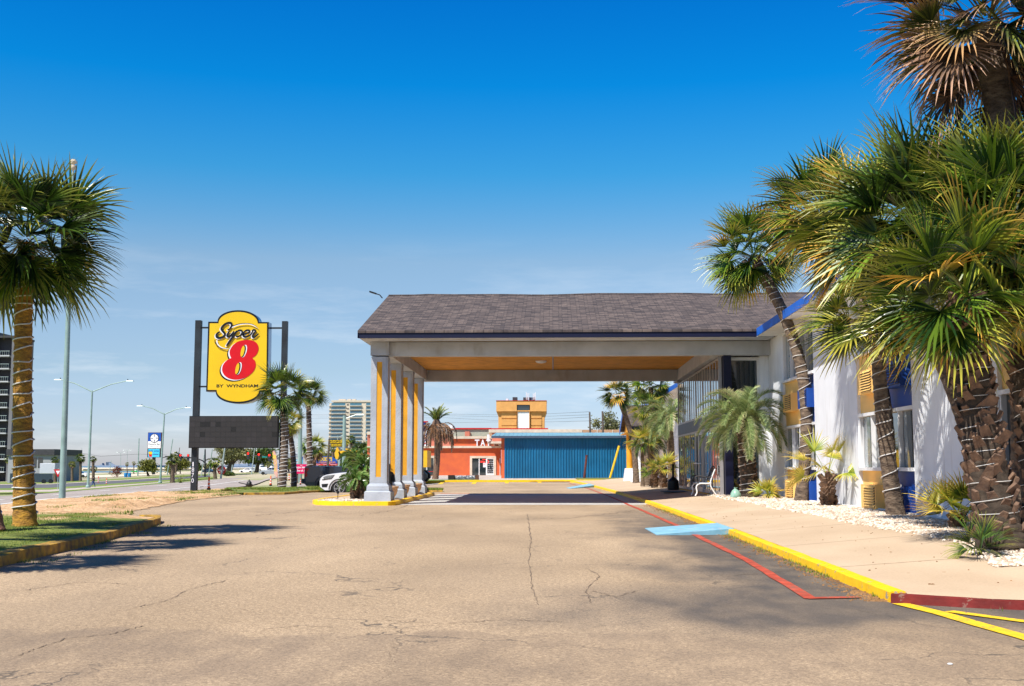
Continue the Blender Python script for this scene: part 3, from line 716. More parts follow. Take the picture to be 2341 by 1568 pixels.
# ---- gravel (stuff)
def stones(name, fn, n, m, seed, label, s0=0.035):
    r = random.Random(seed); mb = MB()
    for _ in range(n):
        q = fn(r)
        if not q: continue
        x, y, z, s = q; s *= s0*r.uniform(0.5, 1.25); a = r.uniform(0, PI); ca, sa = math.cos(a), math.sin(a)
        ex, ey, ez = s*r.uniform(0.8, 1.5), s*r.uniform(0.6, 1.0), s*r.uniform(0.4, 0.75)
        vs = []
        for zz, k in ((-0.2, 1.0), (0.9, 0.62)):
            for i in range(5):
                t = 2*PI*i/5+r.uniform(-0.3, 0.3); px, py = ex*k*math.cos(t), ey*k*math.sin(t)
                vs.append((x+px*ca-py*sa, y+px*sa+py*ca, z+ez*(zz+r.uniform(-0.15, 0.15))))
        mb.add(vs, [(5, 6, 7, 8, 9)] + [(i, (i+1) % 5, 5+(i+1) % 5, 5+i) for i in range(5)])
    o = mb.build(name, m, recalc=False, smooth=False); tag(o, label, 'gravel', kind='stuff'); return o
def m_stone():
    m, nt, b = nodes('white_pebble'); g_ = N(nt, 'ShaderNodeNewGeometry')
    r = N(nt, 'ShaderNodeValToRGB'); e = r.color_ramp.elements; e[0].color = (0.40, 0.27, 0.17, 1); e[1].color = (0.80, 0.70, 0.58, 1); e[0].position = 0; e[1].position = 0.75
    L(nt, g_.outputs['Random Per Island'], r.inputs['Fac']); L(nt, r.outputs['Color'], b.inputs['Base Color']); b.inputs['Roughness'].default_value = 0.8
    return m
PEB = m_stone()
def f4(r):
    y = 12.1+ (25.5)*r.random()**1.6; x0 = 5.02+0.05*math.sin(y*0.9) if y > 14.4 else 4.62+(y-12.2)/2.2*0.35
    x = x0 + (6.75-x0)*r.random()+r.uniform(-0.12, 0.05)
    return (x, y, walkz(x, y)+0.015*r.random(), 0.8 if y < 22 else 1.15)
stones('gravel', f4, 19000, PEB, 4, 'loose white and tan pebbles between the sidewalk and the motel wall')
def f5(r):
    return (5.3+1.4*r.random(), 49+30*r.random(), 0.26, 1.6)
stones('gravel', f5, 1500, PEB, 5, 'white pebbles of the far planting bed by the little gabled porch')

# ---- cracks, weeds, litter
CRK = mat('crack_filler', (0.19, 0.14, 0.10), 0.9, 0.2)
def crack(pl, seed, w=0.018):
    r = random.Random(seed); pts = []
    for a, b_ in zip(pl, pl[1:]):
        n = max(3, int(math.hypot(a[0]-b_[0], (a[1]-b_[1])*2)/6))
        for i in range(n): t = i/n; pts.append((a[0]+(b_[0]-a[0])*t+r.uniform(-3, 3), a[1]+(b_[1]-a[1])*t+r.uniform(-1.2, 1.2)))
    pts.append(pl[-1]); q = [G(u, v, 0.008) for u, v in pts]; vs = []
    for i, p in enumerate(q):
        d = q[min(i+1, len(q)-1)]-q[max(i-1, 0)]; d.z = 0; d.normalize(); n_ = Vector((d.y, -d.x, 0))*w*r.uniform(0.15, 1.0)*(p.y/14)
        vs += [p-n_, p+n_]
    tag(MB().add(vs, [(2*i, 2*i+1, 2*i+3, 2*i+2) for i in range(len(q)-1)]).build('asphalt_crack', CRK, recalc=False), kind='structure')
for k, pl in enumerate(([(1205, 1175), (1214, 1240), (1208, 1290), (1218, 1350), (1232, 1385)], [(1340, 1300), (1372, 1318), (1338, 1352), (1352, 1380)], [(1352, 1352), (1410, 1366), (1455, 1352)], [(1455, 1168), (1300, 1185), (1150, 1188)],
                         [(300, 1392), (380, 1375), (430, 1350), (515, 1328)], [(40, 1500), (150, 1462), (250, 1452), (330, 1432)], [(600, 1440), (690, 1432), (760, 1436)], [(880, 1420), (1010, 1428), (1150, 1418), (1290, 1424)], [(1560, 1280), (1640, 1272), (1720, 1285)],
                         [(1660, 1318), (1760, 1310), (1850, 1300)], [(950, 1150), (900, 1166), (820, 1180)], [(560, 1180), (640, 1175), (700, 1166), (790, 1172)], [(1840, 1300), (1930, 1312)], [(60, 1350), (180, 1332), (300, 1336)])):
    crack(pl, k, 0.010 if k > 2 else 0.008)
def f7(r):
    k = r.random()
    if k < 0.45: y = 10.6+22*r.random()**1.5; x = lerp_tab(KX, y)-r.random()**2*0.16
    elif k < 0.6: x = 3.0+2.2*r.random(); y = lerp_tab([(3.0, 10.3), (3.6, 10.0), (4.2, 9.8), (5.2, 9.6)], x)-r.random()**2*0.12
    else: y = 13+11*r.random(); x = lerp_tab(AB, y)+r.random()**2*0.4
    if noise.noise(Vector((x*1.5, y*1.1, 7))) < 0.12: return None
    return (x, y, 0.004)
blades('weeds', f7, 5200, 0.035, LF_GRASS, 12, 'sparse weeds sprouting from the joint between asphalt and kerbs')
def f8(r):
    y = 10.5+26*r.random()**1.5
    if r.random() < 0.88: return (lerp_tab(KX, y)-abs(r.gauss(0, 0.12)), y, 0.006, 0.55)
    x = 3.3+3.2*r.random(); return (x, max(y, 11), walkz(x, max(y, 11))+0.002, 0.4)
stones('leaf_litter', f8, 1500, mat('dry_leaf', (0.32, 0.17, 0.07), 0.9, 0.3), 13, 'scattered dry leaf crumbs and grit along the yellow kerb and sidewalk', 0.03)
q = G(2172, 1521)
tag(MB().lathe((q.x, q.y, 0.006), [(0.012, 0), (0.016, 0.001), (0.016, 0.006), (0.010, 0.008)], 12).build('bottle_cap', WHITEM), 'tiny white bottle cap lying alone on the asphalt at lower right', 'bottle cap')
# ---------------------------------------------------------------- vegetation
UPV = Vector((0, 0, 1))
def fan_leaf(mb, base, az, el, pet, R, nseg, droop, r, spread=1.95, fold=0.35, mi=0, age=None, wk=1.0, limp=0.0):
    """costapalmate leaf: curved petiole + pleated segments with drooping tips"""
    age = r.random() if age is None else age
    d = Vector((math.cos(az)*math.cos(el), math.sin(az)*math.cos(el), math.sin(el)))
    p = Vector(base); pts = [p.copy()]
    for i in range(4):
        p = p + d*pet/4; pts.append(p.copy()); d = (d - UPV*droop*0.16).normalized()
    side = d.cross(UPV)
    if side.length < 0.05: side = Vector((math.sin(az), -math.cos(az), 0))
    side.normalize(); nrm = side.cross(d).normalized()
    # petiole
    b0 = len(mb.v); wd = 0.016*max(R, 0.6)
    for i, q in enumerate(pts): mb.v += [tuple(q-side*wd), tuple(q+side*wd)]; mb.uv += [(0.15, age)]*2
    for i in range(4): mb.f.append((b0+2*i, b0+2*i+1, b0+2*i+3, b0+2*i+2)); mb.m.append(mi)
    tw = r.uniform(-0.75, 0.75); fold = fold*r.uniform(0.5, 2.2)
    side, nrm = (side*math.cos(tw)+nrm*math.sin(tw)), (nrm*math.cos(tw)-side*math.sin(tw))
    da = 2*spread/nseg
    for k in range(nseg):
        a = -spread + (k+0.5)*da
        ca, sa = math.cos(a), math.sin(a)
        Ls = R*(0.72+0.28*max(0, ca))*r.uniform(0.86, 1.08)
        dd = (d*ca + side*sa + nrm*fold*abs(sa)).normalized()
        tt = (side*ca - d*sa)
        sg = r.uniform(0.3, 1.7)*(0.3+droop*0.55+limp)
        q = pts[-1].copy(); dv = dd.copy()
        b0 = len(mb.v)
        for j, (s, w) in enumerate(((0.03, 0.22), (0.33, 0.9), (0.57, 0.66), (0.80, 0.38), (1.0, 0.02))):
            if j:
                q = q + dv*Ls*(s-ps); dv = (dv - UPV*sg*(s-ps)*(0.35 if s < 0.5 else 1.25)).normalized()
            ps = s
            hw = (0.5*da*Ls*0.40*1.05)*w*wk
            mb.v += [tuple(q-tt*hw), tuple(q - nrm*hw*0.55), tuple(q+tt*hw)]
            mb.uv += [(s, age)]*3
        for j in range(4):
            a0 = b0+3*j
            mb.f += [(a0, a0+1, a0+4, a0+3), (a0+1, a0+2, a0+5, a0+4)]; mb.m += [mi, mi]
def feather_leaf(mb, base, az, el, Ln, nl, ll, arch, r, mi=0, age=None, vee=0.6, wk=1.0, stiff=0.5):
    age = r.random() if age is None else age
    d = Vector((math.cos(az)*math.cos(el), math.sin(az)*math.cos(el), math.sin(el)))
    p = Vector(base); n = 12; pts = [p.copy()]; ds = [d.copy()]
    for i in range(n):
        p = p + d*Ln/n; d = (d - UPV*arch*(0.5+1.2*i/n)/n*2).normalized(); pts.append(p.copy()); ds.append(d.copy())
    s0 = ds[0].cross(UPV)
    if s0.length < 0.1: s0 = Vector((math.sin(az), -math.cos(az), 0))
    s0.normalize()
    b0 = len(mb.v)
    for i, q in enumerate(pts):
        w = 0.018*Ln*(1-0.8*i/n); mb.v += [tuple(q-s0*w), tuple(q+s0*w)]; mb.uv += [(0.75, age)]*2
    for i in range(n): mb.f.append((b0+2*i, b0+2*i+1, b0+2*i+3, b0+2*i+2)); mb.m.append(mi)
    for k in range(nl):
        t = 0.14+0.86*k/nl; x = t*n; i = min(int(x), n-1); f = x-i
        q = pts[i].lerp(pts[i+1], f); d = ds[i]; nr = s0.cross(d).normalized()
        for sgn in (-1, 1):
            l = ll*math.sin(PI*min(0.97, 0.12+0.8*t))**0.6*r.uniform(0.85, 1.1)
            v = (s0*sgn*0.85 + d*(0.5+0.55*t) + nr*vee*r.uniform(0.5, 1.2)).normalized()
            b0 = len(mb.v); qq = q.copy(); w = 0.011*wk*Ln
            wv = d*0.8+nr*0.3*sgn
            for j, s in enumerate((0, 0.5, 1.0)):
                if j: qq = qq + v*l*0.5; v = (v-UPV*(1-stiff)*r.uniform(0.5, 1.3)).normalized()
                ww = w*(0.8, 1.0, 0.05)[j]
                mb.v += [tuple(qq-wv*ww), tuple(qq+wv*ww)]; mb.uv += [(s, age)]*2
            for j in range(2): mb.f.append((b0+2*j, b0+2*j+1, b0+2*j+3, b0+2*j+2)); mb.m.append(mi)
def trunk_path(base, top, bend, n=14):
    b, t = Vector(base), Vector(top); bv = Vector(bend)
    return [b.lerp(t, i/n) + bv*math.sin(PI*i/n) for i in range(n+1)]
def trunk(parent, path, r0, r1, m, flare=1.25, rings=True, seed=0, name='trunk'):
    k = 6; pp = []; rr = []
    fine = catmull([tuple(p) for p in path], k)
    n = len(fine); r = random.Random(seed)
    for i, p in enumerate(fine):
        t = i/(n-1); ra = r0+(r1-r0)*t
        ra *= 1+(flare-1)*math.exp(-t*14)
        if rings: ra *= 1+0.035*math.sin(i*2.1)+r.uniform(-0.02, 0.02)
        rr.append(ra); pp.append(p)
    mb = MB().tube(pp, rr, 14)
    return mb.build(name, m, parent, smooth=True), pp, rr
def lights_on(parent, pp, rr, turns, seed, t0=0.06, t1=0.97, rad=0.009):
    r = random.Random(seed); pts = []
    N_ = int(turns*14); n = len(pp)
    tt = [t0]
    for i in range(int(turns)): tt.append(tt[-1]+(t1-t0)/turns*r.uniform(0.55, 1.45))
    sc_ = (t1-t0)/(tt[-1]-t0); tt = [t0+(x-t0)*sc_ for x in tt]
    for i in range(N_+1):
        u = i/N_*turns; j = min(int(u), len(tt)-2); f = u-j
        f2 = f  # slope inside the turn varies
        t = tt[j]*(1-f2)+tt[j+1]*f2 + 0.006*math.sin(2*PI*u+1.3)*math.sin(j*2.3)
        x = t*(n-1); a = min(int(x), n-2); q = Vector(pp[a]).lerp(Vector(pp[a+1]), x-a); ra = rr[a]*1.06+rad*0.6
        pts.append(q+Vector((math.cos(2*PI*u)*ra, math.sin(2*PI*u)*ra, 0)))
    MB().tube(pts, rad, 5).build('light_string', WIRE, parent, smooth=True)
def boots(parent, pp, rr, n, seed, size=0.16, t0=0.04, t1=1.0, lift=0.45):
    """criss-cross leaf bases standing off the trunk"""
    r = random.Random(seed); mb = MB(); k = len(pp)
    for i in range(n):
        t = t0+(t1-t0)*i/n; x = t*(k-1); a = min(int(x), k-2); q = Vector(pp[a]).lerp(Vector(pp[a+1]), x-a); ra = rr[a]*0.96
        az = i*2.399963+r.uniform(-0.1, 0.1); o = Vector((math.cos(az), math.sin(az), 0)); tg = Vector((-math.sin(az), math.cos(az), 0))
        lean = (1 if i % 2 else -1)*r.uniform(0.25, 0.75)
        up = (UPV + o*lift*r.uniform(0.7, 1.2) + tg*lean).normalized(); s = size*r.uniform(0.8, 1.2)
        sd = tg*1.0 - UPV*lean*0.6; sd.normalize()
        b0 = q+o*ra*0.92-up*s*0.45
        w0, w1 = s*0.48, s*0.21*r.uniform(0.8, 1.3)
        l = s*r.uniform(1.0, 1.45); th = s*0.12
        tip = b0+up*l+o*s*0.10
        nn = up.cross(sd).normalized()
        if nn.dot(o) < 0: nn = -nn
        vs = [b0-sd*w0, b0+sd*w0, b0+sd*w0-nn*th, b0-sd*w0-nn*th, tip-sd*w1, tip+sd*w1, tip+sd*w1-nn*th*1.6, tip-sd*w1-nn*th*1.6]
        mb.add(vs, [(0, 1, 5, 4), (3, 7, 6, 2), (4, 5, 6, 7), (0, 4, 7, 3), (1, 2, 6, 5), (0, 3, 2, 1)])
    return mb.build('leaf_bases', BOOT, parent)
def fan_palm(label, base, top, R, n=38, seed=1, bend=(0, 0, 0), r0=0.17, r1=0.13, leaf=LF_GREEN, leaf2=None, p2=0.3, nseg=26, tm=TRUNK, lights=0,
             dead=0, el0=-0.85, el1=1.35, pet=0.42, droop=0.8, boot=0, group=None, cat='palm tree', name='palm_tree', wk=1.0, bsize=0.16, squash=1.0, skirt=0, lt=(0.06, 0.97), loc_off=None, azr=None, lrad=0.009, rings=True, spread=1.95, deadmb=LF_BROWN, fold=0.35):
    r = random.Random(seed)
    root = thing(name, label, cat, tuple(base), group)
    path = trunk_path(base, top, bend)
    tr, pp, rr = trunk(root, path, r0, r1, tm, seed=seed, rings=rings)
    if boot: boots(root, pp, rr, boot, seed, bsize)
    mb = MB(); mb.uv = []
    c = Vector(top)
    for i in range(n):
        f = (i+0.5)/n; el = el1+(el0-el1)*f**0.85 + r.uniform(-0.12, 0.12); az = i*2.399963+r.uniform(-0.25, 0.25)
        if azr: az = azr[0]+(azr[1]-azr[0])*((i*0.618034) % 1)
        rl = R*r.uniform(0.85, 1.08)*(0.8+0.2*math.cos(el-0.2))
        b = c + Vector((math.cos(az), math.sin(az), 0))*r1*0.5 + UPV*(0.10*R*(1-f))
        fan_leaf(mb, b, az, el*squash, rl*pet*r.uniform(0.8, 1.15), rl*(1-pet)*1.05, nseg, droop*r.uniform(0.7, 1.3)*(0.5+f*0.7), r, mi=(1 if leaf2 and r.random() < p2 else 0), wk=wk, spread=spread, fold=fold)
    mb.build('crown', [leaf, leaf2 or leaf], root, recalc=False)
    if dead:
        md = MB(); md.uv = []
        for i in range(dead):
            az = i*2.399963+r.uniform(-0.3, 0.3); el = r.uniform(-1.35, -0.75)
            b = c + Vector((math.cos(az), math.sin(az), 0))*r1*0.8 - UPV*R*r.uniform(0, 0.2)
            fan_leaf(md, b, az, el, R*0.42, R*0.6*r.uniform(0.7, 1.05), max(10, nseg-8), 1.3, r, wk=0.8, limp=1.0, fold=0.5)
        md.build('dead_fronds', deadmb, root, recalc=False)
    if skirt:
        md = MB()
        for i in range(skirt):
            az = i*2.4+r.uniform(-.2, .2); o = Vector((math.cos(az), math.sin(az), 0)); q = c-UPV*R*r.uniform(0.02, 0.26)+o*r1*0.7
            e = q+o*R*r.uniform(0.08, 0.2)+UPV*R*r.uniform(-0.05, 0.14)
            md.bar(q, e, 0.05*R, 0.012*R)
        md.build('cut_stalks', BOOT, root)
    if lights: lights_on(root, pp, rr, lights, seed, lt[0], lt[1], lrad)
    return root
def feather_palm(label, base, top, Ln, n, seed, r0, r1, nl=38, ll=0.5, arch=1.3, leaf=LF_PINDO, tm=TRUNK, boot=0, lights=0, group=None, cat='palm tree', name='palm_tree', el0=-0.5, el1=1.3, wk=1.0, vee=0.6, stiff=0.55, bend=(0, 0, 0), bsize=0.16, crown='crown', lt=(0.06, 0.97), extra=None):
    r = random.Random(seed)
    root = thing(name, label, cat, tuple(base), group)
    tr, pp, rr = trunk(root, trunk_path(base, top, bend), r0, r1, tm, flare=1.1, seed=seed)
    if boot: boots(root, pp, rr, boot, seed, bsize)
    mb = MB(); mb.uv = []; c = Vector(top)
    for i in range(n):
        f = (i+0.5)/n; el = el1+(el0-el1)*f+r.uniform(-0.12, 0.12); az = i*2.399963+r.uniform(-.25, .25)
        feather_leaf(mb, c+Vector((math.cos(az), math.sin(az), 0))*r1*0.6, az, el, Ln*r.uniform(0.85, 1.1), nl, ll, arch*r.uniform(0.8, 1.2), r, wk=wk, vee=vee, stiff=stiff)
    mb.build(crown, leaf, root, recalc=False)
    if lights: lights_on(root, pp, rr, lights, seed, lt[0], lt[1])
    return root
def base_on(u, v, D, z): p = P(u, v, D); return (p.x, D, z)
def bush(name, label, cat, c, rx, rz, n, m, seed, s=0.12, trunk_h=0.0, tr=0.05, sparse=0.0, limbs=5, lean=0.0, group=None, ry=None):
    """tree / shrub: tapered trunk with limbs, crown of small leaves clustered on clumps"""
    r = random.Random(seed); root = thing(name, label, cat, tuple(c), group); C_ = Vector(c); ry = ry or rx
    mb = MB(); cl = []
    top = C_+Vector((lean, 0, trunk_h))
    if trunk_h > 0: mb.tube([C_-Vector((0, 0, 0.1)), C_.lerp(top, 0.5)+Vector((lean*0.15, 0, 0)), top], [tr*1.3, tr, tr*0.8], 8)
    for i in range(limbs):
        az = i*2.4+r.uniform(-.4, .4); el = r.uniform(0.2, 1.3)
        e = top+Vector((math.cos(az)*math.cos(el)*rx*0.85, math.sin(az)*math.cos(el)*ry*0.85, math.sin(el)*rz*1.5+0.1*rz))
        md = top.lerp(e, 0.5)+Vector((r.uniform(-.1, .1)*rx, 0, r.uniform(0, .15)*rz))
        mb.tube([top, md, e], [tr*0.6, tr*0.38, tr*0.12], 6); cl += [md, e]
        for k in range(3):
            e2 = md.lerp(e, r.random())+Vector((r.uniform(-.4, .4)*rx, r.uniform(-.4, .4)*ry, r.uniform(-.1, .5)*rz)); mb.tube([md, e2], [tr*0.3, tr*0.07], 5); cl.append(e2)
    mb.build('trunk', BARK, root, smooth=True)
    for k in range(18):
        az = r.uniform(0, 2*PI); q = r.random()**0.5; zz = r.uniform(0, 1)
        k2 = math.sqrt(max(0.05, 1-(zz*2-0.9)**2*0.8))
        cl.append(top+Vector((math.cos(az)*q*rx*k2, math.sin(az)*q*ry*k2, zz*rz*2*0.85)))
    lm = MB(); lm.uv = []
    for i in range(n):
        q = cl[r.randrange(len(cl))]; sp = 0.30 if sparse == 0 else 0.22
        p = q+Vector((r.gauss(0, sp*rx*0.6), r.gauss(0, sp*ry*0.6), r.gauss(0, sp*rz*0.6)))
        if p.z < C_.z+0.02: p.z = C_.z+0.02+r.random()*0.1
        a = Vector((r.gauss(0, 1), r.gauss(0, 1), r.gauss(0, 1))).normalized(); b = a.cross(Vector((r.gauss(0, 1), r.gauss(0, 1), r.gauss(0, 1)))).normalized()
        ss_ = s*r.uniform(0.6, 1.4); b0 = len(lm.v); rr = r.random()
        lm.v += [tuple(p-a*ss_), tuple(p+b*ss_*0.5), tuple(p+a*ss_), tuple(p-b*ss_*0.5)]; lm.uv += [(0.2, rr)]*4; lm.f.append((b0, b0+1, b0+2, b0+3)); lm.m.append(0)
    lm.build('crown', m, root, recalc=False)
    return root
# ---------------- near palms, right
r1b = (6.42, 30.4, 0.25); t1 = P(1722, 588, 31.2)
fan_palm('leaning palm with a curved trunk wrapped in white lights, right of the canopy roof', r1b, t1, 1.72, 44, 11, bend=(0.62, -0.2, 0.2), r0=0.155, r1=0.15, leaf=LF_GREEN, leaf2=LF_GOLD, p2=0.25, lights=26, skirt=16, nseg=26, el0=-0.9)
t = P(1850, 500, 27.0)
fan_palm('bushy palm whose crown fills the gap behind the leaning palm', (6.55, 22.7, 0.25), (P(1885, 492, 24.5).x, 24.5, P(1885, 492, 24.5).z), 1.75, 46, 12, bend=(0.36, -0.2, 0), r0=0.10, r1=0.10, leaf=LF_GREEN, leaf2=LF_GOLD, p2=0.35, nseg=26)
bb = (6.38, 21.9, 0.25); tt_ = P(2002, 735, 21.8)
fan_palm('slim palm with spiral lights standing between the yellow and blue panels', bb, tt_, 1.7, 38, 13, bend=(-0.05, 0, 0), r0=0.155, r1=0.12, leaf=LF_GOLD, leaf2=LF_GREEN, p2=0.5, lights=12, nseg=28, el0=-0.5, el1=1.3, lt=(0.1, 0.95), droop=0.6)
# two boot-trunked palms at the right edge
b3 = (P(2290, 1200, 13.4).x, 13.4, 0.24); t3 = P(2205, 690, 13.9)
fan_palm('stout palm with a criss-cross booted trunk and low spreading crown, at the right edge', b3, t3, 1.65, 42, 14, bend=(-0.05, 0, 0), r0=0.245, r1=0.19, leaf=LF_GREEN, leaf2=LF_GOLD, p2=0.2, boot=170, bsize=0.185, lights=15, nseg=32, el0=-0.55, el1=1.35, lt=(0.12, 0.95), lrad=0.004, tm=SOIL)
b4 = (P(2395, 1200, 14.4).x, 14.4, 0.25); t4 = P(2318, 520, 14.9)
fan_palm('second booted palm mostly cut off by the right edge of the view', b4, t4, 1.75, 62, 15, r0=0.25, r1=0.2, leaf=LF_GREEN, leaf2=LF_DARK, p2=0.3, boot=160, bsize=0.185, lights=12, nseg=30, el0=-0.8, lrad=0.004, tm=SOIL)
b6 = (P(2150, 1000, 17.6).x-0.35, 17.8, 0.25); t6 = P(2085, 640, 17.3)
fan_palm('tall bushy palm growing behind the stout booted palm', (6.25, 16.6, 0.25), (P(2130, 520, 16.6).x, 16.6, P(2130, 520, 16.6).z), 1.95, 50, 16, bend=(0.2, 0, 0), r0=0.15, r1=0.14, leaf=LF_GREEN, leaf2=LF_DARK, p2=0.4, nseg=30, el0=-0.7)
fan_palm('palm with long arching fans leaning over the motel eave', (6.35, 17.0, 0.25), P(2005, 545, 18.2), 1.75, 40, 18, bend=(0.25, 0, 0), r0=0.14, r1=0.12, leaf=LF_GREEN, leaf2=LF_GOLD, p2=0.35, nseg=28, el0=-0.6, el1=1.2)
b5 = (P(2352, 1200, 15.9).x, 15.9, 0.24); t5 = P(2258, 60, 15.7)
fan_palm('tallest palm with a shaggy brown crown in the top right corner', b5, t5, 1.85, 52, 17, bend=(0.17, 0, 0), r0=0.22, r1=0.21, leaf=LF_BROWN, leaf2=LF_OLD, p2=0.75, nseg=32, dead=6, el0=-0.7, el1=1.2, rings=True, tm=TRUNK, droop=0.7)
# small fan palms in the pebble bed
fan_palm('knee-high yellow-green fan palm on a spiky stub in front of the far yellow unit', (P(1903, 1155, 28).x*1.0-0.35, 26.9, 0.24), (P(1903, 1155, 28).x-0.35, 26.9, 0.95), 1.2, 13, 21, r0=0.12, r1=0.11, leaf=LF_YEL, nseg=24, el0=0.05, el1=1.3, boot=46, bsize=0.2, pet=0.5, name='small_palm', cat='small palm', droop=0.9)
fan_palm('tiny bright yellow palm tuft in the pebbles below the leaning palm', (P(1755, 1140, 33).x, 33, 0.24), (P(1755, 1140, 33).x, 33, 0.38), 0.62, 14, 22, r0=0.05, r1=0.04, leaf=LF_YEL, nseg=16, el0=0.15, el1=1.4, pet=0.3, name='small_palm', cat='small palm')
fan_palm('stiff yellow-tipped fan palm just left of the stout booted trunk', (P(2190, 1205, 17.4).x, 17.4, 0.23), (P(2190, 1205, 17.4).x, 17.4, 0.48), 0.78, 17, 23, r0=0.08, r1=0.07, leaf=LF_YEL, leaf2=LF_GOLD, p2=0.4, nseg=24, el0=-0.1, el1=1.2, boot=18, bsize=0.15, pet=0.35, name='small_palm', cat='small palm', droop=0.3)
fan_palm('dark green palm seedling at the foot of the stout booted trunk', (P(2232, 1262, 13.0).x, 12.9, 0.2), (P(2232, 1262, 13.0).x, 12.9, 0.26), 0.5, 12, 24, r0=0.03, r1=0.03, leaf=LF_DARK, nseg=14, el0=0.1, el1=1.3, pet=0.3, name='small_palm', cat='small palm', spread=0.9)
# pindo palm at the entrance
pb = (5.72, 34.0, 0.26); pt = P(1700, 958, 34.1)
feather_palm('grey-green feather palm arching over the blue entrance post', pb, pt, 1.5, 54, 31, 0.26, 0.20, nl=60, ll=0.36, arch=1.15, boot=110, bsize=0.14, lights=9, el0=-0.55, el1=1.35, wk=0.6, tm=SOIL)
# ---------------- behind the entrance wing
GB = 'palms beyond the entrance wing'
def fp(label, u, v, D, vb, R, seed, leaf, leaf2=None, n=30, z=0.24, xo=0, **k):
    t_ = P(u, v, D); b_ = (t_.x+xo, D, z)
    return fan_palm(label, b_, t_, R, n, seed, leaf=leaf, leaf2=leaf2, nseg=18, **k)
fp('dark fan palm at the left of the group beyond the entrance wing', 1412, 905, 66, 0, 1.3, 41, LF_DARK, LF_GOLD, group=GB, n=34, xo=1.0, bend=(0.3, 0, 0))
fp('tall fan palm in the middle of the group beyond the entrance wing', 1488, 885, 62, 0, 1.6, 42, LF_GREEN, LF_DARK, group=GB, n=40)
fp('fan palm hanging over the porch roof beyond the entrance wing', 1478, 935, 58, 0, 1.15, 43, LF_GREEN, LF_YEL, group=GB, n=30)
t_ = P(1530, 955, 54)
feather_palm('pale feather palm pressed against the end of the glass wing', (t_.x+0.1, 54, 0.24), t_, 1.5, 34, 44, 0.2, 0.16, nl=34, ll=0.4, arch=1.3, group=GB, wk=1.2)
t_ = P(1486, 1000, 56)
feather_palm('shaggy dark feather palm behind the porch column', (t_.x+0.1, 56, 0.24), t_, 1.2, 28, 45, 0.16, 0.13, nl=26, ll=0.35, arch=1.6, leaf=LF_DARK, group=GB, wk=1.4)
fp('yellow fan palm leaning out past the porch column', 1468, 1015, 55, 0, 1.05, 46, LF_YEL, LF_GREEN, n=16, name='small_palm', cat='small palm', r0=0.09, r1=0.08, el0=-0.2)
fp('low yellow-green fan palm on a booted stub near the ash bin', 1516, 1072, 51, 0, 0.95, 47, LF_YEL, LF_GREEN, n=18, name='small_palm', cat='small palm', r0=0.13, r1=0.11, boot=40, bsize=0.22, el0=0.0, pet=0.4)
fp('low green fan palm stub left of the one near the ash bin', 1496, 1078, 52.5, 0, 0.8, 48, LF_GREEN, LF_YEL, n=14, name='small_palm', cat='small palm', r0=0.13, r1=0.11, boot=40, bsize=0.22, el0=-0.1)
# ---------------- left palms
za = 0.2
bA = (P(57, 1204, 18.9).x, 18.9, za); tA = P(60, 556, 19.1)
fan_palm('ochre-trunked palm with spiral white lights on the kerbed island', bA, tA, 1.8, 66, 51, bend=(-0.05, 0, 0), r0=0.165, r1=0.13, leaf=LF_DARK, leaf2=LF_GREEN, p2=0.25, tm=TRUNKO, lights=25, nseg=28, el0=-0.95, el1=1.25, rings=True, lt=(0.05, 0.99), lrad=0.012)
bB = (P(-17, 1226, 17.4).x, 17.4, za); tB = P(-130, 520, 17.6)
fan_palm('reddish-trunked palm half out of view at the left edge', bB, tB, 1.3, 44, 52, r0=0.15, r1=0.13, leaf=LF_DARK, leaf2=LF_GREEN, p2=0.3, tm=TRUNKR, lights=22, nseg=28, el0=-0.9, el1=1.3, rings=True)
# palm rows just outside the view that throw the shadow across the lot
for i, (x, y, h) in enumerate(((-8.9, 14.4, 5.6), (-8.8, 11.2, 5.4))):
    fan_palm(('palm outside the view whose shadow falls across the lot', 'palm outside the view on the island, closest to the viewer')[i], (x, y, za), (x, y, h), 1.5, 40, 53+i, r0=0.15, r1=0.13, leaf=LF_DARK, tm=TRUNKO, nseg=22, lights=0)
# ---------------- palms by the pylon sign
def sp(label, pbase, ptop, D, R, seed, **k):
    b_ = P(*pbase, D); z = H(b_.x, D)
    return fan_palm(label, (b_.x, D, z), P(*ptop, D), R, k.pop('n', 34), seed, **k)
sp('palm with spiral lights in front of the right post of the pylon sign', (643, 1110), (648, 900), 55.0, 1.75, 61, r0=0.2, r1=0.15, leaf=LF_GREEN, leaf2=LF_DARK, p2=0.4, lights=24, nseg=22, skirt=10, lrad=0.014, tm=TRUNK, bend=(0.12, 0, 0), pet=0.45)
sp('leaning palm with lights right of the pylon sign', (672, 1104), (659, 968), 62, 1.15, 62, r0=0.16, r1=0.13, leaf=LF_GREEN, leaf2=LF_YEL, p2=0.4, lights=12, nseg=20, bend=(0.12, 0, 0), lrad=0.014, n=28)
sp('tall palm with lights behind the tail of the dark pickup', (710, 1101), (705, 905), 66, 1.3, 63, r0=0.18, r1=0.14, leaf=LF_DARK, leaf2=LF_GREEN, p2=0.4, lights=20, nseg=20, lrad=0.015, n=32)
t_ = P(716, 1022, 105)
fan_palm('broad palm with a brown skirt of dead fronds left of the burger sign', (t_.x, 105, H(t_.x, 105)), t_, 1.5, 30, 64, r0=0.32, r1=0.3, leaf=LF_GREEN, leaf2=LF_YEL, p2=0.3, dead=22, nseg=16, tm=BOOT, el0=-0.9)
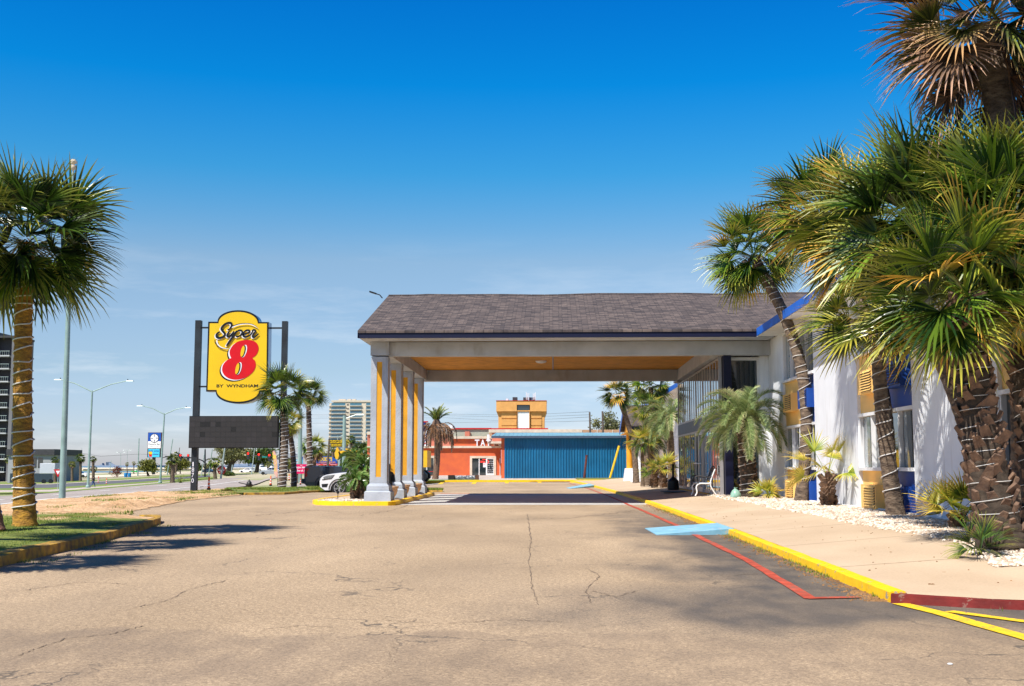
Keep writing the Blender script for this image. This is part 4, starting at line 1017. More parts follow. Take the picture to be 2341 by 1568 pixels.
# cycads on the canopy island
GC = 'cycads in the canopy island'
cz = 0.12
def cyc(label, u, v, D, zt, Ln, n, seed, r0, trk=True):
    p = P(u, v, D)
    feather_palm(label, (p.x, D, cz), (p.x, D, p.z), Ln, n, seed, r0, r0*0.9, nl=34, ll=0.17, arch=0.95, leaf=LF_CYCAD, tm=SOIL, boot=60, bsize=0.11, name='cycad', cat='cycad', el0=-0.35, el1=1.25, wk=1.7, vee=0.5, stiff=0.9, crown='fronds', group=GC)
cyc('smallest cycad, in front, low dark stub trunk in the white rocks', 812, 1098, 37.3, 0, 0.52, 30, 71, 0.15)
cyc('largest cycad with a thick black trunk against the first column', 834, 1068, 38.6, 0, 0.68, 38, 72, 0.2)
cyc('middle cycad spreading left in front of the dark pickup', 814, 1048, 40.2, 0, 0.60, 34, 73, 0.13)
# dead date palm in front of the shops
D_ = 103; b_ = P(995, 1093, D_); t_ = P(999, 996, D_)
rt = thing('palm_tree', 'dying palm with a thick trunk and hanging brown fronds in front of the barber shop', 'palm tree', (b_.x, D_, 0.05))
trunk(rt, trunk_path((b_.x, D_, 0.03), t_, (0.1, 0, 0)), 0.27, 0.27, BOOT, flare=1.15, seed=3)
r = random.Random(5); mb = MB(); mb.uv = []; md = MB(); md.uv = []
c = P(998, 966, D_)
MB().lathe((c.x, D_, t_.z-0.1), [(0.3, 0), (0.45, 0.35), (0.5, 0.9), (0.38, 1.3), (0.2, 1.6)], 14).build('old_leaf_head', BOOT, rt, smooth=True)
for i in range(22): feather_leaf(mb, c, i*2.4, r.uniform(0.5, 1.45), 1.7*r.uniform(0.6, 1.1), 22, 0.36, 0.5, r, stiff=0.85, wk=1.8)
for i in range(34):
    az = i*2.4; feather_leaf(md, c+Vector((math.cos(az)*0.4, math.sin(az)*0.4, -0.2)), az, r.uniform(-0.5, 0.5), 2.7*r.uniform(0.6, 1.1), 22, 0.34, 2.8, r, stiff=0.2, wk=2.0)
mb.build('crown', LF_GREEN, rt, recalc=False); md.build('dead_fronds', LF_BROWN, rt, recalc=False)
# ---------------------------------------------------------------- motel
HX = 6.75
mot = thing('motel_building', 'two-storey white motel with yellow and blue panels and a glazed lobby wing, right side', 'motel', (HX, 30, 0.25))
T = 0.02
def bays():
    return [(13.8, 17.7), (21.9, 25.8), (30.0, 34.0), (5.7, 9.6)]
segs = [(-6, 5.7), (9.6, 13.8), (17.7, 21.9), (25.8, 30.0), (34.0, 36.2)]
mb = MB()
for a, b_ in segs: mb.box(HX, HX+0.35, a, b_, 0.05, 5.12)
mb.box(HX, HX+0.35, 48.3, 92, 0.05, 5.12)
mb.box(HX+0.351, 17, -6, 36.2, 0.05, 5.1); mb.box(HX+0.351, 17, 36.21, 92, 0.05, 5.1)
mb.build('wall', WHITE, mot)
for (a, b_) in bays():
    mid = (a+b_)/2; x0 = HX+0.07
    MB().box(HX+0.03, HX+0.35, a, b_, 0.05, 0.27).build('plinth', WHITE, mot)
    for (p, q, m) in ((mid+0.004, b_, YPANEL), (a, mid-0.004, BPANEL)):
        for (z0, z1, zc) in ((0.27, 1.10, 0.56), (2.34, 3.60, 2.98)):
            MB().box(x0, HX+0.35, p, q, z0, z1).build('spandrel_panel', m, mot)
            yc = (p+q)/2 - 0.15; hw = 0.56; hh = 0.25; px = x0-0.22
            ac = MB().box(px+0.02, x0, yc-hw, yc+hw, zc-hh, zc+hh).build('air_conditioner', m, mot)
            lv = MB().box(px+0.012, px+0.019, yc-hw+0.05, yc+hw-0.28, zc-hh+0.04, zc+hh-0.04)
            o = lv.build('grille_recess', DKGREY, ac); 
            sl = MB()
            for k in range(8):
                zz = zc-hh+0.07+k*(2*hh-0.12)/7
                sl.add([(px+0.012, yc-hw+0.04, zz+0.02), (px+0.012, yc+hw-0.27, zz+0.02), (px-0.02, yc+hw-0.27, zz-0.012), (px-0.02, yc-hw+0.04, zz-0.012),
                        (px+0.012, yc-hw+0.04, zz+0.008), (px+0.012, yc+hw-0.27, zz+0.008), (px-0.02, yc+hw-0.27, zz-0.024), (px-0.02, yc-hw+0.04, zz-0.024)],
                       [(0, 1, 2, 3), (7, 6, 5, 4), (0, 3, 7, 4), (1, 5, 6, 2), (3, 2, 6, 7), (0, 4, 5, 1)])
            sl.build('louvre', m, ac)
    for (z0, z1) in ((1.10, 2.34), (3.60, 5.08)):
        wn = MB()
        wn.box(HX-0.04, x0+0.1, a, b_, z0, z0+0.07)      # sill
        wn.box(HX+0.0, x0+0.08, a, b_, z1-0.07, z1)
        n = 4
        for k in range(n+1):
            yy = a+(b_-a-0.05)*k/n; wn.box(HX+0.02, x0+0.06, yy, yy+0.05, z0+0.07, z1-0.07)
        wf = wn.build('window', WHITEM, mot)
        MB().box(x0+0.035, x0+0.045, a+0.05, b_-0.05, z0+0.07, z1-0.07).build('pane', GLASS, wf)
        cu = MB()
        for k in range(n):
            if (k+int(a)) % 3: continue
            yy = a+(b_-a-0.05)*k/n; MB().box(x0+0.028, x0+0.034, yy+0.42, yy+0.88, z0+0.08, z1-0.08).build('curtain', GLASSC, wf)
    # water pipe at foot
MB().tube([(HX-0.10, 12.6, 0.31), (HX-0.14, 18, 0.30), (HX-0.07, 24, 0.32), (HX-0.12, 29, 0.30), (HX-0.08, 33, 0.31)], 0.022, 6).build('pipe', WHITEM, mot, smooth=True)
# eave and main roof
ex = 6.16
mb = MB(); mb.add([(ex, -6, 5.30), (ex, 92, 5.30), (13, 92, 7.38), (13, -6, 7.38), (19.5, -6, 5.3), (19.5, 92, 5.3)], [(0, 1, 2, 3), (3, 2, 5, 4)])
mb.add([(ex, -6, 5.24), (ex, 92, 5.24), (13, 92, 7.30), (13, -6, 7.30), (19.5, -6, 5.24), (19.5, 92, 5.24)], [(0, 3, 2, 1), (3, 4, 5, 2)])
mb.build('roof', SHIN2, mot, recalc=False)
MB().box(ex-0.03, ex, -6, 34.65, 5.09, 5.32).build('fascia', BLUETRIM, mot); MB().box(ex-0.03, ex, 47.7, 92, 5.09, 5.32).build('fascia', BLUETRIM, mot)
MB().box(ex+0.001, HX, -6, 34.69, 5.09, 5.13).box(ex+0.001, HX, 47.7, 92, 5.09, 5.13).build('soffit', WHITE, mot)
# glazed lobby wing
GX = 5.2; y0, y1 = 36.2, 48.0
zf = 0.28
MB().box(GX+0.06, HX+0.34, y0+0.15, y1-0.1, zf+0.01, 4.6).build('lobby_interior', DKGREY, mot)
fr = MB()
step = (y1-y0)/6
for k in range(7):
    yy = y0+k*step
    fr.box(GX-0.022, GX+0.08, yy-0.045, yy+0.045, zf, 4.62)
    if k < 6:
        for q in (1/3, 2/3): fr.box(GX-0.012, GX+0.06, yy+step*q-0.03, yy+step*q+0.03, zf, 4.6)
        fr.box(GX-0.02, GX+0.06, yy+0.041, yy+step-0.041, 4.52, 4.58)
        fr.box(GX-0.02, GX+0.06, yy+0.041, yy+step-0.041, 2.86, 2.93)
        fr.box(GX-0.02, GX+0.06, yy+0.041, yy+step-0.041, 2.38, 2.45)
        fr.box(GX-0.02, GX+0.06, yy+0.041, yy+step-0.041, zf+0.02, zf+0.12)
fr.build('curtain_wall_frame', mat('window_frame_metal', (0.42, 0.40, 0.40), 0.4, 0.08, metal=0.3), mot)
MB().box(GX+0.0, GX+0.03, y0+0.05, y1-0.05, zf+0.1, 4.55).build('glazing', GLASS, mot)
MB().box(GX-0.032, GX-0.003, y0, y1, 2.452, 2.858).build('transom_band', mat('slate_blue', (0.06, 0.09, 0.14), 0.5, 0.1), mot)
MB().box(GX-0.12, GX+0.1, y0, y1, 0.15, zf).build('threshold', YCURB, mot)
yy = y0+2.5*step
dr = MB()
for (a, b_) in ((yy-0.95, yy-0.02), (yy+0.02, yy+0.95)):
    dr.box(GX-0.06, GX-0.02, a, a+0.08, zf+0.02, 2.38); dr.box(GX-0.06, GX-0.02, b_-0.08, b_, zf+0.02, 2.38); dr.box(GX-0.06, GX-0.02, a+0.08, b_-0.08, zf+0.02, zf+0.2); dr.box(GX-0.06, GX-0.02, a+0.08, b_-0.08, 2.28, 2.38)
d_ = dr.build('door', mat('door_aluminium', (0.5, 0.5, 0.5), 0.35, 0.05, metal=0.5), mot)
MB().box(GX-0.13, GX-0.09, yy-0.9, yy-0.1, 1.27, 1.31).box(GX-0.13, GX-0.09, yy+0.1, yy+0.9, 1.27, 1.31).build('handle', WHITEM, d_)
# south return of the lobby wing
MB().box(5.55, 6.42, 36.32, 36.36, zf, 4.55).build('front_glazing', GLASS, mot)
r_ = MB()
for x in (5.52, 6.40): r_.box(x, x+0.06, 36.26, 36.34, zf, 4.6)
r_.box(5.581, 6.399, 36.26, 36.34, 4.5, 4.6); r_.box(5.581, 6.399, 36.26, 36.34, 3.05, 3.12); r_.box(5.581, 6.399, 36.26, 36.34, zf, zf+0.06)
r_.build('front_glazing_frame', WHITEM, mot)
MB().box(6.46, HX-0.002, 36.2, 36.34, 0.05, 5.0).build('end_wall', WHITE, mot)
MB().box(5.3, 5.54, 35.85, 36.12, 0.2, 4.62).build('corner_post', NAVY, mot)
# ---------------------------------------------------------------- entrance canopy
can = thing('entrance_canopy', 'drive-through canopy with shingled gable roof on four grey and ochre columns', 'canopy', (0, 41, 0))
y0r, y1r, xr0, xr1 = 34.7, 47.6, -5.95, 12.9
ym = (y0r+y1r)/2; ze, zr = 5.30, 7.36
vs = []; fs = []; nxr = 40
for i in range(nxr+1):
    x = xr0+(xr1-xr0)*i/nxr
    sag = 0.016*math.sin(i*0.42)+0.01*math.sin(i*0.9) if 2 < i < nxr else 0
    zr_ = zr + sag - (0.0)
    vs += [(x, y0r-0.05, ze), (x, ym, zr_), (x, y1r+0.05, ze), (x, y0r-0.05, ze-0.07), (x, ym, zr_-0.09), (x, y1r+0.05, ze-0.07)]
for i in range(nxr):
    a = 6*i; b_ = a+6
    fs += [(a, b_, b_+1, a+1), (a+1, b_+1, b_+2, a+2), (a+3, a+4, b_+4, b_+3), (a+4, a+5, b_+5, b_+4), (a, a+3, b_+3, b_), (a+2, b_+2, b_+5, a+5)]
fs += [(0, 1, 4, 3), (1, 2, 5, 4)]
MB().add(vs, fs).build('roof', SHIN, can, recalc=False)
mb = MB()
for i in range(nxr):
    if i % 1 == 0:
        a, b_ = vs[6*i+1], vs[6*i+7]
        mb.add([(a[0]+0.004, ym-0.12, a[2]-0.02), (b_[0]-0.004, ym-0.12, b_[2]-0.02), (b_[0]-0.004, ym, b_[2]+0.025), (a[0]+0.004, ym, a[2]+0.025), (b_[0]-0.004, ym+0.12, b_[2]-0.02), (a[0]+0.004, ym+0.12, a[2]-0.02)], [(0, 1, 2, 3), (3, 2, 4, 5)])
mb.build('ridge_cap', SHIN, can, recalc=False)
MB().box(xr0+0.02, ex-0.035, y0r-0.02, y0r+0.01, 5.07, 5.235).build('fascia', NAVY, can); MB().box(xr0+0.02, ex-0.035, y1r-0.01, y1r+0.02, 5.07, 5.235).build('fascia', NAVY, can)
# rake boards and gable
rk = MB()
rk.prism([(y0r-0.05, 5.07), (y0r-0.05, 5.23), (ym, 7.29), (y1r+0.05, 5.23), (y1r+0.05, 5.07), (ym, 7.08)], xr0+0.0, xr0+0.018, ax='x')
rk.build('rake_board', NAVY, can)
MB().prism([(y0r+0.3, 5.08), (ym, 7.2), (y1r-0.3, 5.08)], xr0+0.3, xr0+0.36, ax='x').build('gable_wall', GREYST, can)
MB().box(xr0+0.05, ex+0.5, y0r+0.012, 35.62, 5.07, 5.10).box(xr0+0.05, ex+0.5, 47.0, y1r-0.012, 5.07, 5.10).box(xr0+0.05, -5.62, 35.621, 46.99, 5.07, 5.10).build('soffit', BEAMST, can)
MB().box(-5.6, HX-0.01, 35.78, 36.15, 4.63, 5.068).build('front_beam', BEAMST, can)
MB().box(-5.6, 5.2, 46.5, 46.98, 4.63, 5.07).build('rear_beam', BEAMST, can)
MB().box(5.02, 5.34, 36.152, 48.2, 4.63, 5.072).build('side_beam', BEAMST, can)
MB().box(-5.55, -5.12, 36.152, 46.498, 4.66, 5.072).build('outer_beam', BEAMST, can)
MB().box(-5.61, 5.3, 36.1, 46.6, 5.08, 5.12).build('ceiling', CEIL, can)
MB().box(-0.02, 0.02, 36.16, 46.49, 5.065, 5.079).build('ceiling_joint', BEAMST, can)
c = P(1237, 827, 42.6)
l_ = MB().lathe((c.x, 42.6, 4.99), [(0.02, 0.0), (0.16, 0.02), (0.2, 0.06), (0.21, 0.088)], 18).build('ceiling_light', WHITEM, can, smooth=True)
COLX = -5.66
for k, yc in enumerate((35.95, 39.13, 42.3, 45.5)):
    cx = COLX+0.24
    w = 0.235
    cm = MB()
    cm.box(cx-w, cx+w, yc-w, yc+w, 0.62, 4.60)
    # raised border strips front
    for s in (-1, 1):
        yf = yc-w
        for (sy) in (yc-w-0.03, yc+w+0.001):
            cm.box(cx+s*(w-0.001)-(0.15 if s > 0 else 0)-0.0, cx+s*(w-0.001)+(0.15 if s < 0 else 0), sy, sy+0.029, 0.622, 4.598)
    for sy in (yc-w-0.03, yc+w+0.001):
        cm.box(cx-w+0.15, cx+w-0.15, sy, sy+0.029, 0.622, 0.86); cm.box(cx-w+0.15, cx+w-0.15, sy, sy+0.029, 4.44, 4.598)
    for s in (-1, 1):
        xs_ = cx+s*w if s > 0 else cx-w-0.029
        for a, b_ in ((yc-w-0.03, yc-w+0.15), (yc+w-0.15, yc+w+0.03)): cm.box(xs_+0.001*s, xs_+0.029, a, b_, 0.623, 4.597)
        for a, b_ in ((0.623, 0.86), (4.44, 4.597)): cm.box(xs_+0.001*s, xs_+0.029, yc-w+0.15, yc+w-0.15, a, b_)
    col = cm.build('column', GREYST, can)
    if k == 0: MB().box(cx-w-0.05, cx+w+0.05, yc-w-0.06, yc+w-0.08, 4.64, 5.066).build('capital', GREYST, can)
    else: MB().box(cx-w-0.04, cx+w+0.04, yc-w-0.05, yc+w+0.05, 4.58, 4.655).build('capital', GREYST, can)
    bs = MB()
    a1 = w+0.03
    bs.frus(cx, yc, 0.11, 0.40, a1+0.15, a1+0.15, a1+0.14, a1+0.14); bs.frus(cx, yc, 0.40, 0.46, a1+0.14, a1+0.14, a1+0.06, a1+0.06)
    bs.frus(cx, yc, 0.46, 0.58, a1+0.085, a1+0.085, a1+0.075, a1+0.075); bs.frus(cx, yc, 0.58, 0.66, a1+0.075, a1+0.075, a1+0.005, a1+0.005)
    bs.build('base', GREYST, col)
    pn = MB()
    for sy in (yc-w-0.012, yc+w+0.001): pn.box(cx-w+0.15, cx+w-0.15, sy, sy+0.011, 0.86, 4.44)
    for xs_ in (cx-w-0.012, cx+w+0.001): pn.box(xs_, xs_+0.011, yc-w+0.15, yc+w-0.15, 0.86, 4.44)
    pn.build('panel', OCHRE, col)
# floodlight on the ridge end
p0 = P(868, 674, 41); p1 = P(845, 666.5, 41)
fl = thing('floodlight', 'small black floodlight sticking out from the ridge end of the canopy roof', 'floodlight', tuple(p0))
MB().tube([p0+Vector((0.1, 0, -0.12)), p0, p0.lerp(p1, 0.5)], 0.02, 6).build('arm', BLACK, fl)
MB().frus(0, 0, 0, 0.1, 0.12, 0.09, 0.09, 0.07).v and None
m_ = MB().bar(p0.lerp(p1, 0.35), p1, 0.14, 0.05); m_.build('lamp_head', BLACK, fl)
# island under the columns
isl = [(-5.0, 34.95), (-4.82, 35.15), (-4.78, 35.6), (-4.78, 46.6), (-4.9, 47.0), (-5.4, 47.1), (-7.2, 46.8), (-7.6, 45.5), (-7.75, 38.5), (-7.65, 36.6), (-7.3, 35.5), (-6.8, 35.0), (-6.0, 34.85)]
kerb('island_kerb', [isl[i] for i in range(len(isl))][::-1], 0.16, 0.135, YCURB, closed=True, side=-1 if False else 1, jitter=0.006)
mb = MB(); mb.prism([(x+(0.1 if x < -6.2 else -0.1), y+(0.1 if y < 41 else -0.1)) for x, y in isl], 0.0, 0.118, ax='z'); tag(mb.build('island_floor', WALK), kind='structure')
def f6(r):
    x = -7.5+1.6*r.random(); y = 35.3+2.6*r.random()
    if (x+7.3)+(y-35.2) < 0.55 or x < -7.35: return None
    return (x, y, 0.12, 1.5)
stones('gravel', f6, 900, PEB, 9, 'white rocks around the cycads at the left end of the canopy island')
# litter bins, pots, sand urns
def bin_(label, x, y, box):
    t = thing('litter_bin', label, 'litter bin', (x, y, 0.12))
    MB().lathe((x, y, 0.12), [(0.17, 0), (0.175, 0.03), (0.175, 0.74), (0.19, 0.76), (0.19, 0.80)], 20).build('body', BLACK, t, smooth=True)
    MB().lathe((x, y, 0.92), [(0.215, 0), (0.215, 0.05), (0.17, 0.10), (0.06, 0.12)], 20).build('lid', DKGREY, t, smooth=True)
    MB().frus(x+0.2, y, 0.70, 0.94, 0.07, 0.1, 0.035, 0.08).build('hood', BLACK, t)
    MB().box(x-0.1, x+0.1, y-0.06, y+0.06, 1.041, 1.041+box).build('dispenser', BLACK, t)
bin_('black litter bin beside the first canopy column', P(884.5, 1100, 36.75).x, 36.75, 0.22)
bin_('black litter bin beside the third canopy column', P(915.5, 1100, 43.2).x, 43.2, 0.2)
def pot(label, u, y, plant):
    x = P(u, 1110, y).x; t = thing('planter_pot', label, 'planter', (x, y, 0.12))
    MB().lathe((x, y, 0.12), [(0.13, 0), (0.15, 0.02), (0.17, 0.06), (0.235, 0.17), (0.265, 0.28), (0.265, 0.34), (0.30, 0.37), (0.30, 0.41), (0.27, 0.42), (0.25, 0.36)], 24).build('bowl', TERRA, t, smooth=True)
    MB().lathe((x, y, 0.475), [(0.25, 0), (0.2, 0.02)], 18).build('soil', SOIL, t)
    if plant:
        mb = MB(); mb.uv = []; rr_ = random.Random(3)
        for i in range(9): feather_leaf(mb, (x, y, 0.5), i*2.4, rr_.uniform(0.4, 1.3), 0.2, 6, 0.07, 0.8, rr_, wk=3)
        mb.build('plant', LF_YEL, t, recalc=False)
pot('tan planter bowl half hidden behind the first column and bin', 891, 38.2, False)
pot('tan planter bowl between the second and third columns', 919, 41.2, False)
pot('shaded planter bowl with a sprig of green by the last column', 948, 44.6, True)
# ash receptacle and door mat
x = P(1539, 1100, 46.3).x
t = thing('ash_bin', 'black narrow-necked ash receptacle at the far end of the glass wing', 'ash bin', (x, 46.3, 0.27))
MB().lathe((x, 46.3, 0.25), [(0.22, 0), (0.23, 0.03), (0.22, 0.36), (0.12, 0.46), (0.045, 0.52), (0.04, 0.98), (0.05, 1.0), (0.03, 1.03)], 20).build('body', BLACK, t, smooth=True)
tag(MB().box(4.05, 4.95, 42.6, 44.2, walkz(4.5)+0.02, walkz(4.5)+0.04).build('door_mat', DKGREY), 'dark rubber mat on the sidewalk outside the lobby doors', 'door mat')
# garden bench (cast metal), facing left
bx = thing('garden_bench', 'white and grey cast metal garden bench against the lobby glass', 'bench', (4.85, 37.3, 0.26))
z0 = 0.262; xf, xb = 4.52, 5.02; ya, yb = 36.7, 37.75
for yk in (ya, yb):
    MB().tube(catmull([(xf-0.06, yk, z0), (xf+0.0, yk, z0+0.12), (xf-0.02, yk, z0+0.28), (xf+0.08, yk, z0+0.38), (xf+0.3, yk, z0+0.385), (xb-0.05, yk, z0+0.40)], 4), 0.022, 8).build('leg', WHITEM, bx, smooth=True)
    MB().tube(catmull([(xb+0.13, yk, z0), (xb+0.02, yk, z0+0.14), (xb-0.08, yk, z0+0.36), (xb-0.02, yk, z0+0.6), (xb+0.08, yk, z0+0.84)], 4), 0.022, 8).build('leg', WHITEM, bx, smooth=True)
    MB().tube(catmull([(xf+0.06, yk, z0+0.38), (xf-0.02, yk, z0+0.5), (xf-0.03, yk, z0+0.6), (xf+0.1, yk, z0+0.62), (xf+0.35, yk, z0+0.58), (xb+0.0, yk, z0+0.6)], 4), 0.02, 8).build('armrest', DKGREY, bx, smooth=True)
m_ = MB()
for k in range(7): x = xf+0.03+k*(xb-xf-0.08)/6; m_.box(x-0.02, x+0.02, ya+0.02, yb-0.02, z0+0.395, z0+0.42)
m_.build('seat', mat('bench_blue_grey', (0.2, 0.27, 0.36), 0.5, 0.1), bx)
m_ = MB(); m_.tube([(xb+0.08, ya, z0+0.84), (xb+0.09, (ya+yb)/2, z0+0.93), (xb+0.08, yb, z0+0.84)], 0.02, 8); m_.tube([(xb-0.06, ya, z0+0.48), (xb-0.06, yb, z0+0.48)], 0.018, 8)
for k in range(5):
    y = ya+0.1+k*(yb-ya-0.2)/4
    m_.tube(catmull([(xb-0.06, y, z0+0.48), (xb-0.03, y+0.09, z0+0.58), (xb+0.0, y-0.07, z0+0.68), (xb+0.04, y+0.05, z0+0.78), (xb+0.08, y, z0+0.87)], 3), 0.011, 6)
m_.build('backrest', DKGREY, bx, smooth=True)
# green bag near pindo palm
x, y = P(1682, 1130, 33.6).x, 33.6
m_ = MB(); m_.lathe((x, y, 0.24), [(0.10, 0), (0.15, 0.05), (0.16, 0.16), (0.1, 0.25), (0.03, 0.31), (0.06, 0.34)], 12)
m_.v = [(a+0.03*noise.noise(Vector((a*14, b_*14, c_*14))), b_, c_+0.03*noise.noise(Vector((a*20, c_*14, 3)))) for a, b_, c_ in m_.v]
tag(m_.build('plastic_bag', mat('pale_green_plastic', (0.3, 0.5, 0.4), 0.3, 0.1), smooth=True), 'small crumpled pale green plastic bag at the foot of the feather palm', 'plastic bag')
# ---------------------------------------------------------------- pylon sign
SD = 57.5
def SV(x, y): return ((820+x/3.921)*0.571533, (1230+y/3.921)*0.571533)
def sxz(x, y, D=SD): p = P(*SV(x, y), D); return (p.x, p.z)
pyl = thing('pylon_sign', 'tall yellow motel pylon sign with red numeral above a blank black message board', 'pylon sign', (P(538, 1120, SD).x, SD, 0))
def post(u0, v0, u1, v1, w):
    a = P(u0, v0, SD); b_ = P(u1, v1, SD); xm = (a.x+b_.x)/2
    return MB().box(xm-w/2, xm+w/2, SD+0.15, SD+0.15+w, b_.z, a.z), xm
pm = mat('weathered_black_steel', (0.02, 0.028, 0.035), 0.5, 0.4, 1.2, c2=(0.008, 0.008, 0.01))
m1, xL = post(451, 731, 439, 1123, 0.29); o = m1.build('post', pm, pyl)
zt = P(438, 1030, SD).z
for k, ch in enumerate('1870'):
    zc = P(437, 1061+k*12.5, SD).z
    text(ch, SIGNW, pyl, (xL-0.04, SD+0.149, zc-0.11), (1, 0, 0), (0, 0, 1), 0.22, 0.12 if ch != '1' else 0.06, 0.01, 'house_number', 'CENTER')
m2, xR = post(650, 733, 640, 1112, 0.27); m2.build('post', pm, pyl)
out = [(52, 222), (198, 222)] + [(198+ (845-198)*(0.5-0.5*math.cos(t)), 222-180*math.sin(t)**0.95) for t in [PI*i/24 for i in range(1, 24)]] + [(845, 228), (1000, 228), (985, 1322), (868, 1322)] + [(170+(868-170)*(0.5+0.5*math.cos(t)), 1322+184*math.sin(t)**0.95) for t in [PI*i/24 for i in range(1, 24)]] + [(170, 1318), (18, 1318)]
po = [sxz(x, y) for x, y in out]
MB().prism(po, SD, SD+0.62).build('cabinet', SIGNSIDE, pyl)
MB().prism(po, SD-0.02, SD-0.001).build('border', SIGNK, pyl)
inn = [(78, 248), (215, 248)] + [(215+(828-215)*(0.5-0.5*math.cos(t)), 248-178*math.sin(t)**0.95) for t in [PI*i/24 for i in range(1, 24)]] + [(832, 252), (974, 252), (962, 1296), (850, 1296)] + [(186+(850-186)*(0.5+0.5*math.cos(t)), 1296+180*math.sin(t)**0.95) for t in [PI*i/24 for i in range(1, 24)]] + [(186, 1292), (44, 1292)]
MB().prism([sxz(*q) for q in inn], SD-0.032, SD-0.021).build('sign_face', SIGNY, pyl)
lay = [0.036]
def flat(pts, m, name, dy=0, dx=0):
    lay[0] += 0.004; y = SD-lay[0]
    MB().prism([sxz(x+dx, yy+dy) for x, yy in pts], y, y+0.003).build(name, m, pyl)
def eight(d=0):
    o = [(415, 793), (396, 750), (390, 700), (405, 645), (450, 585), (520, 535), (600, 514), (680, 508), (760, 522), (815, 560), (842, 615), (842, 665), (820, 725), (785, 765), (748, 795), (785, 832), (800, 885), (795, 935), (765, 1000), (715, 1050), (650, 1095), (560, 1125), (470, 1133), (380, 1112), (315, 1070), (280, 1015), (272, 960), (290, 895), (335, 840), (380, 808)]
    return catmull(o+[o[0]], 4)[:-1]
flat(eight(), SIGNK, 'numeral_shadow', 28, -40); flat(eight(), SIGNW, 'numeral_highlight', 12, -22); flat(eight(), SIGNR, 'numeral')
def ell(cx, cy, a, b_, rot, n=28):
    c_, s_ = math.cos(rot), math.sin(rot); return [(cx+a*math.cos(t)*c_-b_*math.sin(t)*s_, cy+a*math.cos(t)*s_+b_*math.sin(t)*c_) for t in [2*PI*i/n for i in range(n)]]
for (cx, cy, sc_) in ((616, 685, 1.0), (534, 957, 1.0)):
    flat(ell(cx, cy, 40*sc_, 102*sc_, 0.28), SIGNW, 'numeral_eye_edge'); flat(ell(cx-10, cy+2, 34*sc_, 97*sc_, 0.24), SIGNK, 'numeral_eye_edge'); flat(ell(cx-22, cy+2, 27*sc_, 88*sc_, 0.22), SIGNY, 'numeral_eye')
def stroke(pts, w, m, name, dx=0, dy=0, k=7, w1=None, taper=0.6):
    q = catmull(pts, k); n = len(q); l_, r2 = [], []
    lay[0] += 0.0015
    y = SD-lay[0]; mb = MB(); vs = []
    for i, p in enumerate(q):
        a = q[max(i-1, 0)]; b_ = q[min(i+1, n-1)]; tx, ty = b_[0]-a[0], b_[1]-a[1]; ln = math.hypot(tx, ty) or 1
        t = i/(n-1); ww = (w+( (w1 if w1 is not None else w)-w)*t)/2*(taper+(1-taper)*min(1, 6*t, 6*(1-t)))
        # broad-pen feel
        for s in (-1, 1):
            X, Z = sxz(p[0]-ty/ln*ww*s+dx, p[1]+tx/ln*ww*s+dy); vs += [(X, y, Z), (X, y+0.001, Z)]
    for i in range(n-1):
        a = 4*i; b_ = a+4; mb_f = [(a, b_, b_+2, a+2), (a+1, a+3, b_+3, b_+1), (a, a+1, b_+1, b_), (a+2, b_+2, b_+3, a+3)]
        mb.add([], []); mb.f += mb_f; mb.m += [0]*4
    mb.v = vs; mb.build(name, m, pyl, recalc=False)
S = [([(360, 352), (395, 338), (425, 285), (415, 248), (375, 243), (320, 265), (272, 315), (270, 352), (305, 392), (320, 425), (290, 462), (232, 478), (192, 462), (190, 425), (222, 392), (245, 388)], 34),
     ([(390, 368), (362, 420), (356, 448), (380, 460), (420, 432), (462, 372)], 30), ([(462, 372), (432, 432), (440, 462), (470, 448)], 28),
     ([(508, 365), (345, 605)], 34), ([(480, 412), (530, 366), (575, 362), (592, 392), (565, 438), (520, 458), (492, 452)], 28),
     ([(600, 425), (665, 412), (706, 380), (690, 358), (650, 364), (612, 402), (606, 440), (630, 462), (676, 456), (720, 428), (758, 370)], 28),
     ([(742, 372), (772, 352), (800, 372), (762, 425), (756, 462), (790, 464), (850, 412)], 28)]
for pts_, w_ in S: stroke(pts_, w_*0.9, SIGNW, 'script_shadow', -16, 10)
for pts_, w_ in S: stroke(pts_, w_, SIGNK, 'script_letter')
stroke([(432, 318), (500, 282), (600, 262), (700, 262), (780, 290), (840, 330)], 22, SIGNW, 'swoosh', w1=8); stroke([(440, 298), (520, 266), (620, 252), (720, 258), (800, 292), (850, 352)], 14, SIGNK, 'swoosh', w1=4)
stroke([(195, 512), (200, 560), (240, 612), (300, 640), (375, 650)], 22, SIGNW, 'swoosh', w1=8); stroke([(164, 505), (172, 560), (220, 618), (290, 648), (372, 657)], 16, SIGNK, 'swoosh', w1=7)
x0, z0 = sxz(183, 1254); x1, _ = sxz(835, 1254); _, z1 = sxz(183, 1206)
text('BY  WYNDHAM', SIGNK, pyl, (x0, SD-0.036, z0), (1, 0, 0), (0, 0, 1), z1-z0, x1-x0, 0.004, bold=0.025)
